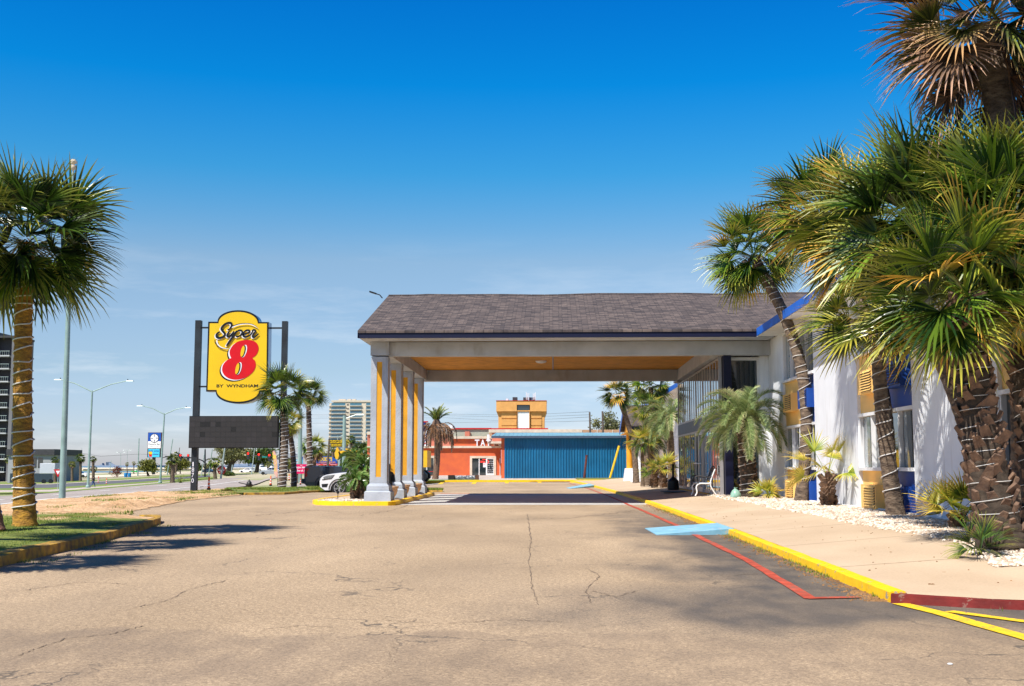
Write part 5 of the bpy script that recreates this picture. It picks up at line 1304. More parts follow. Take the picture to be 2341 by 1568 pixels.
# cross bars
cb = MB()
for (v, ua, ub) in ((747.8, 455, 477), (883, 449, 472)): cb.box(P(ua, v, SD).x-0.2, P(ub, v, SD).x+0.1, SD+0.2, SD+0.28, P(ua, v, SD).z-0.04, P(ua, v, SD).z+0.04)
for (v, ua, ub) in ((748.5, 614, 646), (884, 610, 640)): cb.box(P(ua, v, SD).x-0.2, P(ub, v, SD).x+0.1, SD+0.22, SD+0.30, P(ua, v, SD).z-0.04, P(ua, v, SD).z+0.04)
cb.build('cross_bar', BLACK, pyl)
a = P(434.5, 951, SD); b_ = P(636, 1024, SD)
lb = MB().box(a.x, b_.x, SD-0.1, SD+0.14, b_.z, a.z).build('message_board', mat('board_black', (0.012, 0.011, 0.011), 0.5, 0.1), pyl)
nx_, nz_ = 17, 6; rr_ = random.Random(2); xs_ = [a.x+0.04+(b_.x-a.x-0.08)*i/nx_ for i in range(nx_+1)]; zs_ = [b_.z+0.04+(a.z-b_.z-0.08)*j/nz_ for j in range(nz_+1)]
fm = MB(); fm.v = [(x, SD-0.112, z) for z in zs_ for x in xs_]
for j in range(nz_):
    for i in range(nx_):
        q = j*(nx_+1)+i; fm.f.append((q, q+1, q+nx_+2, q+nx_+1)); fm.m.append(2 if (i, j) in ((2, 4), (3, 4), (5, 4), (8, 3), (2, 2), (16, 2)) else (1 if rr_.random() < 0.3 else 0))
fo = fm.build('display_face', [mat('led_tile_' + n_, m, 0.6, 0.05) for n_, m in (('plain', (0.022, 0.02, 0.02)), ('dusty', (0.027, 0.024, 0.025)), ('dead', (0.006, 0.006, 0.006)))], lb_ if False else lb, recalc=False)
so_ = fo.modifiers.new('s', 'SOLIDIFY'); so_.thickness = 0.008; so_.offset = 1
gl_ = MB()
for x in xs_[1:-1]: gl_.box(x-0.004, x+0.004, SD-0.1225, SD-0.1205, zs_[0], zs_[-1])
for z in zs_[1:-1]: gl_.box(xs_[0], xs_[-1], SD-0.1245, SD-0.1228, z-0.004, z+0.004)
gl_.build('display_seam', mat('seam_black', (0.012, 0.011, 0.011), 0.6, 0), lb)
# ---------------------------------------------------------------- background things
A = lambda x, y: (605.8+0.07288*x, 1005.9+0.07288*y)      # zoom 1060,1760
B = lambda x, y: (708.7+0.06836*x, 994.5+0.06836*y)       # zoom 1240,1740
Cc = lambda x, y: (937.3+0.10936*x, 937.3+0.10936*y)      # zoom 1640,1640
E5 = lambda x, y: zz5(x, y)
def rect(mb, u0, v0, u1, v1, D, dep, m=0):
    a = P(u0, v0, D); b_ = P(u1, v1, D); mb.box(a.x, b_.x, D, D+dep, b_.z, a.z, m); return mb
def XZ(u, v, D): p = P(u, v, D); return (p.x, p.z)
# small light pole helper -------------------------------------------------
def street_light(label, base_uv, top_uv, arms, r=0.11, group='double-armed street lights', m=GREENPOLE, D=None, name='street_light', cat='street light'):
    b_ = G(*base_uv) if D is None else P(base_uv[0], base_uv[1], D)
    if D: b_.z = H(b_.x, D)
    D = b_.y; t = P(top_uv[0], top_uv[1], D)
    o = thing(name, label, cat, tuple(b_), group)
    MB().tube([b_-Vector((0, 0, 0.2)), b_.lerp(t, 0.5), t], [r, r*0.8, r*0.6], 10).build('pole', m, o, smooth=True)
    MB().lathe(b_-Vector((0, 0, 0.02)), [(r*1.7, 0), (r*1.7, 0.25), (r*1.2, 0.4)], 12).build('base', m, o)
    for (u, v) in arms:
        e = P(u, v, D); md = t.lerp(e, 0.55)+Vector((0, 0, 0.12)); q = t-Vector((0, 0, 0.12))
        MB().tube([q, md, e], [r*0.45, r*0.35, r*0.3], 8).build('arm', m, o, smooth=True)
        s_ = 1 if e.x > t.x else -1
        MB().frus(e.x+s_*0.35, D, e.z-0.06, e.z+0.04, 0.42, 0.16, 0.34, 0.12).build('lamp_head', GALV, o)
        MB().lathe((e.x+s_*0.1, D, e.z+0.04), [(0.05, 0), (0.06, 0.12), (0.03, 0.16)], 8).build('photocell', BLACK, o)
    return o
street_light('nearest double-armed street light, just right of the tall flagpole', (201, 1116), (211, 893), [(140, 867.5), (290, 870.5)], 0.15)
street_light('second double-armed street light, between the compass sign and the pylon sign', (366, 1105.5), (376, 945), [(326, 927.5), (424, 931.5)], 0.15)
street_light('distant twin-head lamp standard by the beach parking', (262+14, 1084), (276, 1035), [(270, 1034), (282, 1034)], 0.1, None)
street_light('second distant twin-head lamp standard by the beach parking', (291, 1083), (291, 1029), [(285, 1029), (297, 1029)], 0.1, None)
# flagpole
b_ = P(142, 1142, 60); b_.z = H(b_.x, 60); b_ = Vector((b_.x, 60, b_.z)); t = P(167, 395, 60)
o = thing('flagpole', 'very tall tapered grey-green flagpole with a ball finial beside the ochre palm', 'flagpole', tuple(b_))
MB().tube([b_, b_.lerp(t, 0.5), t], [0.175, 0.13, 0.08], 12).build('pole', GREENPOLE, o, smooth=True)
MB().box(b_.x-0.35, b_.x+0.35, 59.7, 60.3, b_.z-0.02, b_.z+0.08).build('base_plate', GALV, o)
MB().lathe(t, [(0.04, 0), (0.04, 0.12), (0.15, 0.22), (0.17, 0.32), (0.15, 0.4), (0.05, 0.46), (0.15, 0.52), (0.18, 0.62), (0.13, 0.73), (0.02, 0.76)], 14).build('finial', CREAM, o, smooth=True)
# ---- hi-rise and houses at left
D = 263; a = P(-120, 1100, D); 
o = thing('apartment_tower', 'tall grey apartment tower with stacked balconies cut by the left edge', 'apartment tower', (P(0, 1090, D).x, D, -3))
x0, z1 = XZ(30, 772, D); xl = x0-26
MB().box(x0-0.2, x0+0.6, D, D+9.5, -3, z1).build('side_wall', mat('tower_grey', (0.17, 0.17, 0.18), 0.8, 0.08, 0.3), o)
MB().box(xl, x0-4.4, D+0.4, D+9.4, -3, z1+1.5).build('wall', mat('tower_grey', (0.17, 0.17, 0.18)), o)
MB().box(x0-4.39, x0-0.21, D+2.4, D+9.4, -3, z1).build('recess_wall', mat('tower_recess', (0.05, 0.05, 0.06), 0.8, 0.1), o)
MB().box(xl-0.3, x0+0.7, D-0.3, D+9.7, z1+0.01, z1+0.5).build('cornice', DKGREY, o)
for k in range(10):
    zz = Z_(800+k*29.5, D, 20)
    s_ = MB().box(x0-4.38, x0-0.6, D-0.2, D+2.39, zz-1.5, zz-1.2).build('balcony', mat('balcony_slab', (0.45, 0.47, 0.48), 0.7, 0.05), o)
    rl = MB().box(x0-4.38, x0-0.6, D-0.2, D-0.12, zz-0.3, zz-0.2)
    for q in range(8): rl.box(x0-4.3+q*0.5, x0-4.26+q*0.5, D-0.19, D-0.13, zz-1.2, zz-0.301)
    rl.build('railing', GALV, s_)
o = thing('grey_building', 'low flat-roofed grey building left of the flagpole', 'building', (P(90, 1090, 215).x, 215, -2.6))
D = 215
a = XZ(20, 1028, D); b_ = XZ(121, 1092, D)
MB().box(a[0], b_[0], D, D+12, -3, a[1]-1.0).build('wall', mat('house_grey', (0.33, 0.34, 0.36), 0.8, 0.06), o)
MB().box(a[0]-0.2, b_[0]+0.3, D-0.5, D+12.4, a[1]-0.99, a[1]+0.1).build('roof', DKGREY, o)
for u in (74, 88): q = XZ(u, 1036, D); MB().box(q[0], q[0]+0.9, D-0.05, D-0.004, a[1]-3.4, a[1]-1.5).build('window', GLASS, o)
MB().box(a[0]+0.5, b_[0]-0.1, D-0.06, D-0.004, -2.6, -0.2).build('garage_door', mat('garage_dark', (0.03, 0.05, 0.07), 0.5, 0.1), o)
o = thing('box_trailer', 'plain white box trailer parked by the grey building', 'trailer', (P(108, 1090, 190).x, 190, H(P(108, 1090, 190).x, 190)))
D = 190; a = XZ(91, 1059, D); b_ = XZ(125, 1087, D)
bevel(MB().box(a[0], b_[0], D, D+2.4, b_[1]+0.3, a[1]).build('body', mat('trailer_white', (0.5, 0.53, 0.58), 0.5, 0.05), o), 0.08)
for u in (100, 116): q = XZ(u, 1089, D); MB().lathe((q[0], D-0.02, H(q[0], D)+0.36), [(0.36, 0), (0.36, 0.25)], 16, ax='y').build('wheel', BLACK, o)
# ---- generic sign plate
def roundsign(label, c, r, D, n, m, inner=None, name='road_sign', post_to=None, ang=0):
    p = P(c[0], c[1], D); z0 = H(p.x, D); o = thing(name, label, 'road sign', (p.x, D, z0))
    MB().tube([(p.x, D+0.05, z0), (p.x, D+0.05, p.z+r*0.7)], 0.04, 6).build('post', GALV, o)
    pt = [(p.x+r*math.cos(2*PI*i/n+ang), p.z+r*math.sin(2*PI*i/n+ang)) for i in range(n)]
    MB().prism(pt, D-0.02, D).build('plate', m, o)
    return o, p
o, p = roundsign('red and white yield sign left of the flagpole', (132.8, 1079), 0.55, 118, 3, REDP, ang=-PI/2)
MB().prism([(p.x+0.26*math.cos(2*PI*i/3-PI/2), p.z+0.26*math.sin(2*PI*i/3-PI/2)) for i in range(3)], 117.96, 117.979).build('centre', SIGNW, o)
o, p = roundsign('round red no-entry sign behind a lamp pole by the leaning oak', (506.5, 1074.6), 0.72, 190, 24, REDP)
MB().box(p.x-0.5, p.x+0.5, 189.95, 189.979, p.z-0.1, p.z+0.1).build('white_bar', SIGNW, o)
text('DO NOT', SIGNW, o, (p.x, 189.97, p.z+0.22), (1, 0, 0), (0, 0, 1), 0.18, 0.8, 0.01, align='CENTER'); text('ENTER', SIGNW, o, (p.x, 189.97, p.z-0.42), (1, 0, 0), (0, 0, 1), 0.18, 0.7, 0.01, align='CENTER')
# ---- cones
def cone(label, u, v, hpx, bands, kind='cone', ground=True, D=None):
    p = G(u, v) if D is None else P(u, v, D); h = hpx*p.y/F
    o = thing('traffic_cone', label, 'traffic cone', tuple(p), 'orange and white traffic cones')
    n = 5; pr = [(0.17, 0.0), (0.16, 0.06), (0.06, 0.95), (0.045, 1.0)]
    def rad(t): return h*(0.12-0.065*t)
    MB().lathe(p, [(rad(0)*1.4, -0.05), (rad(0)*1.4, 0.06*h), (rad(0.06), 0.061*h)], 12).build('base', BLACK if kind == 'cone' else ORANGE, o)
    body = MB(); st = [0.06, 0.2, 0.34, 0.5, 0.64, 0.98]
    for i in range(len(st)-1):
        if i not in (1, 3): body.lathe(p, [(rad(st[i]), st[i]*h), (rad(st[i+1]), st[i+1]*h)], 12)
    # body as one tapering sleeve, white collars proud of it
    MB().lathe(p, [(rad(0.06), 0.061*h), (rad(0.98), 0.98*h), (rad(1)*0.8, h)], 12).build('body', ORANGE, o, smooth=True)
    for i in (1, 3): MB().lathe(p, [(rad(st[i])*1.06, st[i]*h), (rad(st[i+1])*1.06, st[i+1]*h)], 12).build('reflective_collar', SIGNW, o)
    return o
cone('tall orange and white cone right of the pylon sign left post', 477.3, 1117.5, 27.5, 2, D=58.6)
cone('orange and white cone left of the lit palm below the message board', 618.8, 1108.5, 21, 2, D=63)
cone('orange cone leaning in the grass right of the near street light base', 243.5, 1106.5, 14, 2)
cone('orange cone at the kerb of the back road behind the walking person', 225, 1103.5, 15, 2)
cone('orange cone just left of the dark pickup bumper', 687, 1106, 13, 2, D=66)
cone('orange barrel cone in front of the magenta banner', 661, 1097, 14, 2, D=90)
cone('orange cone farther back beside the lit palm trunk', 655, 1098, 14, 2, D=95)
# ---- walking person
p = G(212.5, 1114.2); h = 25.5*p.y/F
def skin(name, pts, edges, rad, m, parent, lvl=1):
    import bmesh
    me = bpy.data.meshes.new(name); me.from_pydata(pts, edges, []); ob = bpy.data.objects.new(name, me); COL.objects.link(ob)
    ob.modifiers.new('s', 'SKIN')
    me.skin_vertices[0].data.foreach_set('radius', [x for r_ in rad for x in (r_, r_)]); me.skin_vertices[0].data[0].use_root = True
    sb = ob.modifiers.new('u', 'SUBSURF'); sb.levels = lvl; sb.render_levels = lvl
    dg = bpy.context.evaluated_depsgraph_get(); dg.update()
    m2 = bpy.data.meshes.new_from_object(ob.evaluated_get(dg)); bpy.data.objects.remove(ob)
    m2.materials.clear(); m2.materials.append(m); m2.polygons.foreach_set('use_smooth', [True]*len(m2.polygons))
    o = bpy.data.objects.new(name, m2); COL.objects.link(o); o.parent = parent; return o
pe = thing('person', 'person in a black top and blue jeans walking along the coast path', 'person', tuple(p)); pe['_w'] = (0.0, 0.0, 0.0)
s = h/1.75
J = dict(pel=(0, 0, .93), sp=(0, 0, 1.15), ch=(0.01, 0, 1.35), nk=(0.02, 0, 1.5), hd=(0.04, 0, 1.62), ht=(0.04, 0, 1.72), sl=(0, .18, 1.42), sr=(0, -.18, 1.42), el=(-.1, .23, 1.15), er=(.1, -.23, 1.15), wl=(.02, .22, .92), wr=(.28, -.2, .98), hl=(.05, .22, .83), hr=(.36, -.19, .95),
         pl=(0, .1, .9), pr=(0, -.1, .9), kl=(.2, .1, .5), kr=(-.08, -.1, .5), al=(.27, .1, .1), ar=(-.38, -.1, .2), fl=(.42, .1, .05), fr=(-.28, -.1, .06))
def sk(name, keys, eds, rads, m): ix = {k: i for i, k in enumerate(keys)}; return skin(name, [tuple(c*s for c in J[k]) for k in keys], [(ix[a], ix[b_]) for a, b_ in eds], [r_*s for r_ in rads], m, pe)
keys = ['pel', 'sp', 'ch', 'nk', 'hd', 'ht', 'sl', 'sr', 'el', 'er', 'wl', 'wr', 'hl', 'hr', 'pl', 'pr', 'kl', 'kr', 'al', 'ar', 'fl', 'fr']
sk('body', keys, [('pel', 'sp'), ('sp', 'ch'), ('ch', 'nk'), ('nk', 'hd'), ('hd', 'ht'), ('ch', 'sl'), ('ch', 'sr'), ('sl', 'el'), ('sr', 'er'), ('el', 'wl'), ('er', 'wr'), ('wl', 'hl'), ('wr', 'hr'), ('pel', 'pl'), ('pel', 'pr'), ('pl', 'kl'), ('pr', 'kr'), ('kl', 'al'), ('kr', 'ar'), ('al', 'fl'), ('ar', 'fr')],
   [.13, .12, .13, .055, .1, .07, .06, .06, .045, .045, .03, .03, .035, .035, .09, .09, .06, .06, .04, .04, .04, .04], mat('skin', (0.4, 0.22, 0.14), 0.6, 0.05))
sk('shirt', ['pel', 'sp', 'ch', 'sl', 'sr', 'el', 'er', 'wl', 'wr'], [('pel', 'sp'), ('sp', 'ch'), ('ch', 'sl'), ('ch', 'sr'), ('sl', 'el'), ('sr', 'er'), ('el', 'wl'), ('er', 'wr')], [.16, .155, .17, .085, .085, .065, .065, .045, .045], mat('black_cloth', (0.012, 0.012, 0.015), 0.9, 0.1))
sk('trousers', ['pel', 'pl', 'pr', 'kl', 'kr', 'al', 'ar'], [('pel', 'pl'), ('pel', 'pr'), ('pl', 'kl'), ('pr', 'kr'), ('kl', 'al'), ('kr', 'ar')], [.15, .11, .11, .08, .08, .06, .06], mat('blue_denim', (0.05, 0.11, 0.24), 0.9, 0.1))
MB().lathe((0.03*s, 0, 1.62*s), [(0.10*s, 0), (0.115*s, 0.06*s), (0.09*s, 0.12*s), (0.03*s, 0.15*s)], 12).build('hair', mat('dark_hair', (0.02, 0.015, 0.01), 0.8, 0.1), pe, smooth=True)
# ---- vehicles
TYRE = mat('tyre_rubber', (0.012, 0.012, 0.013), 0.85, 0.1); RIM = mat('alloy_rim', (0.6, 0.6, 0.62), 0.3, 0.05, metal=0.8)
def body_mesh(out, w, ch=0.06, inset=0.035):
    """side outline extruded across the car with tumbled-in shoulders"""
    cx = sum(x for x, z in out)/len(out); cz = sum(z for x, z in out)/len(out)
    from mathutils.geometry import tessellate_polygon
    n = len(out); lay_ = [(-w, inset), (-w+ch, 0), (w-ch, 0), (w, inset)]; vs = []
    for y, k in lay_:
        for x, z in out: vs.append((x+(cx-x)*k*0.5, y, z+(cz-z)*k*(1.0 if z > cz else 0.2)))
    tr = tessellate_polygon([[Vector((a_, b2, 0)) for a_, b2 in out]])
    fs = [tuple(t) for t in tr]+[tuple(3*n+i for i in reversed(t)) for t in tr]
    for l in range(3): fs += [(l*n+i, l*n+(i+1) % n, (l+1)*n+(i+1) % n, (l+1)*n+i) for i in range(n)]
    return MB().add(vs, fs)
def arch(cx, r, z0, n=9): return [(cx+r*math.cos(t), z0+r*math.sin(t)) for t in [PI*(1-i/n) for i in range(n+1)]]
def vehicle(name, label, cat, loc, rz, paint, L_, W_, sp, group=None, detail=True):
    """x forward. sp: dict(top=[(x,z)..] front->rear body line, gh=[(x,z)...] greenhouse, wf, wr wheel x, wr_ radius"""
    o = thing(name, label, cat, loc, group, rz); o.rotation_euler = (0, 0, rz); o['_w'] = (0.0, 0.0, 0.0)
    R0 = sp['r']; w = W_/2; gz = sp.get('gz', 0.24)
    low = [(L_/2, gz+0.1), (L_/2-0.12, gz)]
    bot = [(-L_/2, gz+0.14), (-L_/2+0.15, gz)] + arch(sp['xr'], R0*1.18, gz) + arch(sp['xf'], R0*1.18, gz) + [(L_/2-0.2, gz), (L_/2, gz+0.14)]
    body = body_mesh(list(reversed(sp['top'])) and bot + sp['top'], w).build('body', paint, o, smooth=True)
    gh = sp['gh']; n = len(gh)
    vs = []; tum = 0.16
    zb = min(z for _, z in gh); zt_ = max(z for _, z in gh)
    for s_ in (-1, 1):
        for x, z in gh: vs.append((x, s_*(w-0.05-tum*(z-zb)/(zt_-zb)), z))
    from mathutils.geometry import tessellate_polygon
    tr = tessellate_polygon([[Vector((a_, b2, 0)) for a_, b2 in gh]])
    MB().add(vs, [tuple(t) for t in tr]+[tuple(n+i for i in reversed(t)) for t in tr]+[(i, (i+1) % n, n+(i+1) % n, n+i) for i in range(n)]).build('cabin', paint, o, smooth=True)
    # windows as dark panes a few mm proud
    for s_ in (-1, 1):
        for pane in sp['win']:
            q = []
            for x, z in pane:
                y = s_*(w-0.05-tum*(z-zb)/(zt_-zb)+0.006); q.append((x, y, z))
            m_ = MB(); k = len(q); m_.add(q, [tuple(range(k))]); m_.build('side_window', CARGLASS, o)
    for (xa, za_), (xb_, zb_) in sp['screens']:
        def yy(z): return w-0.05-tum*(z-zb)/(zt_-zb)-0.07
        dx_ = 0.008*(1 if xa > 0 else -1)
        MB().add([(xa+dx_, -yy(za_), za_+0.006), (xa+dx_, yy(za_), za_+0.006), (xb_+dx_, yy(zb_), zb_+0.006), (xb_+dx_, -yy(zb_), zb_+0.006)], [(0, 1, 2, 3)]).build('windscreen', CARGLASS, o)
    for x in (sp['xf'], sp['xr']):
        for s_ in (-1, 1):
            y0 = s_*(w-0.02) - (0.22 if s_ > 0 else 0)
            wh = MB().lathe((x, y0, R0), [(R0*0.62, 0.0), (R0*0.66, 0.0), (R0*0.94, 0.0), (R0, 0.035), (R0, 0.185), (R0*0.94, 0.22), (R0*0.66, 0.22), (R0*0.62, 0.22)], 24, ax='y').build('wheel', TYRE, o, smooth=True)
            if detail:
                yo = y0-0.004 if s_ < 0 else y0+0.224
                rm = MB(); 
                rm.lathe((x, yo-0.008, R0), [(R0*0.60, 0), (R0*0.66, 0), (R0*0.66, 0.016), (R0*0.60, 0.016), (R0*0.60, 0)], 28, ax='y', cap=False)
                for k in range(10):
                    a_ = k*PI/5+(0.14 if k % 2 else -0.14); rm.bar((x+R0*0.1*math.cos(a_), yo, R0+R0*0.1*math.sin(a_)), (x+R0*0.63*math.cos(a_), yo, R0+R0*0.63*math.sin(a_)), 0.035, 0.02)
                rm.lathe((x, yo-0.012, R0), [(R0*0.13, 0), (R0*0.13, 0.024)], 12, ax='y'); rm.build('rim', RIM, wh)
    # dark wheel-well liner
    MB().box(-L_/2+0.3, L_/2-0.3, -w+0.25, w-0.25, gz-0.02, gz+0.45).build('underbody', BLACK, o)
    return o
SUVP = dict(r=0.37, xf=1.42, xr=-1.38, gz=0.26, top=[(2.31, 0.50), (2.32, 0.66), (2.28, 0.80), (2.18, 0.90), (2.0, 0.965), (1.75, 1.01), (1.4, 1.05), (1.05, 1.08), (-2.1, 1.10), (-2.28, 0.95), (-2.3, 0.55)],
            gh=[(1.02, 1.05), (0.25, 1.58), (-0.4, 1.66), (-1.5, 1.62), (-2.05, 1.08)],
            win=[[(0.78, 1.12), (0.2, 1.52), (-0.35, 1.58), (-0.35, 1.12)], [(-0.42, 1.12), (-0.42, 1.58), (-1.2, 1.57), (-1.2, 1.12)], [(-1.28, 1.14), (-1.28, 1.55), (-1.5, 1.54), (-1.8, 1.16)]], screens=[((1.0, 1.07), (0.27, 1.56)), ((-2.03, 1.12), (-1.52, 1.60))])
SEDP = dict(r=0.33, xf=1.42, xr=-1.35, gz=0.2, top=[(2.3, 0.42), (2.28, 0.62), (1.9, 0.78), (1.0, 0.90), (-1.6, 0.95), (-2.25, 0.90), (-2.32, 0.5)],
            gh=[(1.0, 0.88), (0.25, 1.36), (-0.5, 1.42), (-1.0, 1.36), (-1.75, 0.92)], win=[[(0.72, 0.94), (0.2, 1.29), (-0.25, 1.34), (-0.25, 0.94)], [(-0.32, 0.94), (-0.32, 1.34), (-0.9, 1.3), (-1.45, 0.96)]], screens=[((0.98, 0.9), (0.27, 1.34)), ((-1.73, 0.95), (-1.02, 1.34))])
PICP = dict(r=0.42, xf=1.95, xr=-1.75, gz=0.36, top=[(2.9, 0.6), (2.88, 1.12), (2.7, 1.2), (1.5, 1.26), (-0.5, 1.28), (-0.55, 1.38), (-2.82, 1.40), (-2.88, 1.3), (-2.9, 0.75), (-2.98, 0.72), (-2.98, 0.48)],
            gh=[(1.45, 1.22), (0.75, 1.83), (0.2, 1.90), (-0.45, 1.86), (-0.60, 1.30)], win=[[(1.15, 1.3), (0.72, 1.74), (0.42, 1.8), (0.42, 1.3)], [(0.35, 1.3), (0.35, 1.8), (-0.35, 1.78), (-0.42, 1.3)]], screens=[((1.43, 1.26), (0.77, 1.8)), ((-0.59, 1.34), (-0.47, 1.82))])
WHITEPAINT = mat('white_car_paint', (0.8, 0.8, 0.82), 0.25, 0.02, coat=1.0); NAVYPAINT = mat('navy_car_paint', (0.015, 0.03, 0.06), 0.2, 0.05, metal=0.3, coat=1.0)
SILVER = mat('silver_car_paint', (0.4, 0.42, 0.46), 0.3, 0.03, metal=0.5, coat=0.7)
sx0 = P(727, 1100, 52.3).x
su = vehicle('parked_car', 'white crossover with its nose showing behind the cycads', 'car', (sx0+2.33, 53.35, H(sx0+1, 53.3)), PI+0.06, WHITEPAINT, 4.6, 1.88, SUVP)
# lights, grille, fog surround on the left (south) side of the nose: local +y faces camera after the half turn
def side_plate(par, nm, pts, w, m, t=0.014):
    for s_ in (1, -1): MB().prism(pts, s_*w, s_*(w+t)).build(nm, m, par)
side_plate(su, 'headlight', [(2.16, 0.86), (1.98, 0.93), (1.70, 0.955), (1.80, 0.82), (2.12, 0.76)], 0.935, mat('headlight_lens', (0.25, 0.27, 0.29), 0.08, 0.3, 14, spec=0.9))
side_plate(su, 'headlight_rim', [(2.19, 0.72), (2.20, 0.755), (1.79, 0.80), (1.67, 0.96), (1.64, 0.96), (1.77, 0.78)], 0.936, BLACK, 0.02)
side_plate(su, 'fog_light', [(2.2, 0.40), (2.22, 0.54), (1.92, 0.56), (1.98, 0.40)], 0.935, BLACK)
for s_ in (1, -1): MB().tube([(1.42+0.465*math.cos(t), s_*0.95, 0.30+0.465*math.sin(t)) for t in [PI*k/14 for k in range(15)]], 0.022, 6).build('arch_trim', DKGREY, su, smooth=True)
MB().prism([(1.05, 1.07), (1.9, 1.0), (2.15, 0.93), (2.2, 0.87)], -0.6, 0.6).v and None
MB().box(2.29, 2.32, -0.45, 0.45, 0.42, 0.78).build('grille', BLACK, su)
MB().box(0.75, 0.95, 0.95, 1.12, 1.1, 1.24).box(0.75, 0.95, -1.12, -0.95, 1.1, 1.24).build('wing_mirror', WHITEPAINT, su)
MB().box(-0.9, 0.9, 0.925, 0.95, 0.30, 0.38).box(-0.9, 0.9, -0.95, -0.925, 0.30, 0.38).build('sill_trim', SIGNSIDE, su)
px0 = P(691, 1090, 60.2).x
pu = vehicle('parked_truck', 'dark navy pickup parked tail-left behind the white crossover', 'pickup truck', (px0+2.98, 61.2, H(px0+2, 61)-0.05), 0.0, NAVYPAINT, 5.8, 2.02, PICP)
side_plate(pu, 'tail_light', [(-2.86, 1.32), (-2.62, 1.28), (-2.74, 1.08), (-2.70, 0.90), (-2.86, 0.80)], 1.0, REDP, 0.03)
side_plate(pu, 'tail_light_lens', [(-2.84, 1.22), (-2.78, 1.20), (-2.80, 1.05), (-2.84, 1.0)], 1.031, mat('dark_red_lens', (0.12, 0.005, 0.01), 0.2, 0), 0.01)
for s_ in (-1, 1): MB().tube([(-1.75+0.53*math.cos(t), s_*1.0, 0.42+0.53*math.sin(t)) for t in [PI*k/12 for k in range(13)]], 0.045, 6).build('wheel_arch', DKGREY, pu, smooth=True)
side_plate(pu, 'body_crease', [(-2.7, 1.17), (-0.6, 1.12), (1.5, 1.08), (1.5, 1.10), (-0.6, 1.145), (-2.7, 1.20)], 1.0, NAVYPAINT, 0.02)
side_plate(pu, 'door_seam', [(-0.56, 0.5), (-0.54, 0.5), (-0.54, 1.28), (-0.56, 1.28)], 1.004, BLACK, 0.006)
MB().box(-3.02, -2.90, -0.98, 0.98, 0.50, 0.74).build('bumper', mat('dark_bumper', (0.03, 0.035, 0.04), 0.4, 0.1), pu)
MB().box(-0.57, -0.53, -1.0, 1.0, 1.35, 1.78).build('rear_cab_trim', BLACK, pu)
MB().box(-0.1, 0.1, -1.028, -1.01, 1.06, 1.09).build('door_handle', WHITEM, pu)
def small(nm, label, cat, uv, rz, paint, prof, L_=4.5, W_=1.8, hpx=None, group='cars out on the coast road', detail=False):
    p = G(*uv); k = 1.0
    return vehicle(nm, label, cat, tuple(p+Vector((0, 0, 0.06))), rz, paint, L_, W_, prof, group, detail)
small('moving_car', 'silver sedan crossing the junction behind the feather flag', 'car', (621, 1086), PI-0.1, SILVER, SEDP)
small('moving_car', 'white sedan far off on the beach road between the two oaks', 'car', (564, 1080.5), PI, WHITEPAINT, SEDP)
small('moving_car', 'second white car close behind the one between the oaks', 'car', (576, 1080), PI, WHITEPAINT, SEDP)
small('moving_car', 'dark blue car far off left of the leaning oak', 'car', (479, 1081.5), 0, NAVYPAINT, SEDP)
small('parked_truck', 'white pickup far off behind the near street light pole', 'pickup truck', (178, 1092), 0, WHITEPAINT, PICP, 5.8, 2.0, group=None)
small('parked_van', 'long white camper van far off by the beach under the right oak', 'van', (606, 1077.2), PI, WHITEPAINT, dict(r=0.38, xf=1.8, xr=-1.8, gz=0.3, top=[(2.9, 0.7), (2.85, 1.1), (2.3, 1.3), (-2.9, 1.3)], gh=[(2.3, 1.28), (1.9, 2.3), (-2.88, 2.4), (-2.88, 1.28)], win=[[(1.7, 1.5), (1.6, 2.0), (-0.5, 2.0), (-0.5, 1.5)]], screens=[((2.28, 1.35), (1.95, 2.2))]), 5.8, 2.1, group=None)
# green boat on a trailer
p = G(268+39, 1080.5); o = thing('green_boat', 'small green boat ashore by the beach lot', 'boat', tuple(p))
k = 13*p.y/F
MB().add([(p.x-k/2, p.y, p.z+0.12*k), (p.x+k*0.45, p.y, p.z+0.12*k), (p.x+k*0.55, p.y, p.z+0.36*k), (p.x-k*0.6, p.y, p.z+0.3*k), (p.x-k/2, p.y+1.8, p.z+0.12*k), (p.x+k*0.45, p.y+1.8, p.z+0.12*k), (p.x+k*0.55, p.y+2.2, p.z+0.36*k), (p.x-k*0.6, p.y+2.2, p.z+0.3*k)],
         [(0, 1, 2, 3), (7, 6, 5, 4), (0, 4, 5, 1), (1, 5, 6, 2), (2, 6, 7, 3), (3, 7, 4, 0)]).build('hull', mat('green_hull', (0.02, 0.4, 0.1), 0.4, 0.1), o)
MB().box(p.x-k*0.2, p.x+k*0.25, p.y+0.3, p.y+1.7, p.z+0.36*k, p.z+0.5*k).build('cabin', WHITEM, o)
for q_ in (-0.3, 0.3): MB().box(p.x+q_*k-0.15, p.x+q_*k+0.15, p.y+0.3, p.y+1.5, p.z, p.z+0.13*k).build('cradle', WOOD, o)
# blue barrels pair
p = G(291.5, 1090.5)
for i, lb_ in enumerate(('left one of the pair of blue water barrels on the far lawn', 'right one of the pair of blue water barrels on the far lawn')):
    t_ = MB().lathe((p.x+(i-0.5)*1.0, p.y, p.z), [(0.42, 0), (0.46, 0.1), (0.44, 0.55), (0.46, 1.0), (0.42, 1.1), (0.1, 1.12)], 14)
    tag(t_.build('barrel', mat('blue_plastic', (0.02, 0.22, 0.5), 0.4, 0.1), smooth=True), lb_, 'barrel', 'blue barrels on the lawn')
p = G(267, 1091); bush('red_shrub', 'small dark red shrub on the far lawn', 'shrub', tuple(p), 1.6, 1.3, 700, mat('red_foliage', (0.2, 0.05, 0.03), 0.8, 0.3), 5, s=0.16, trunk_h=0.3)
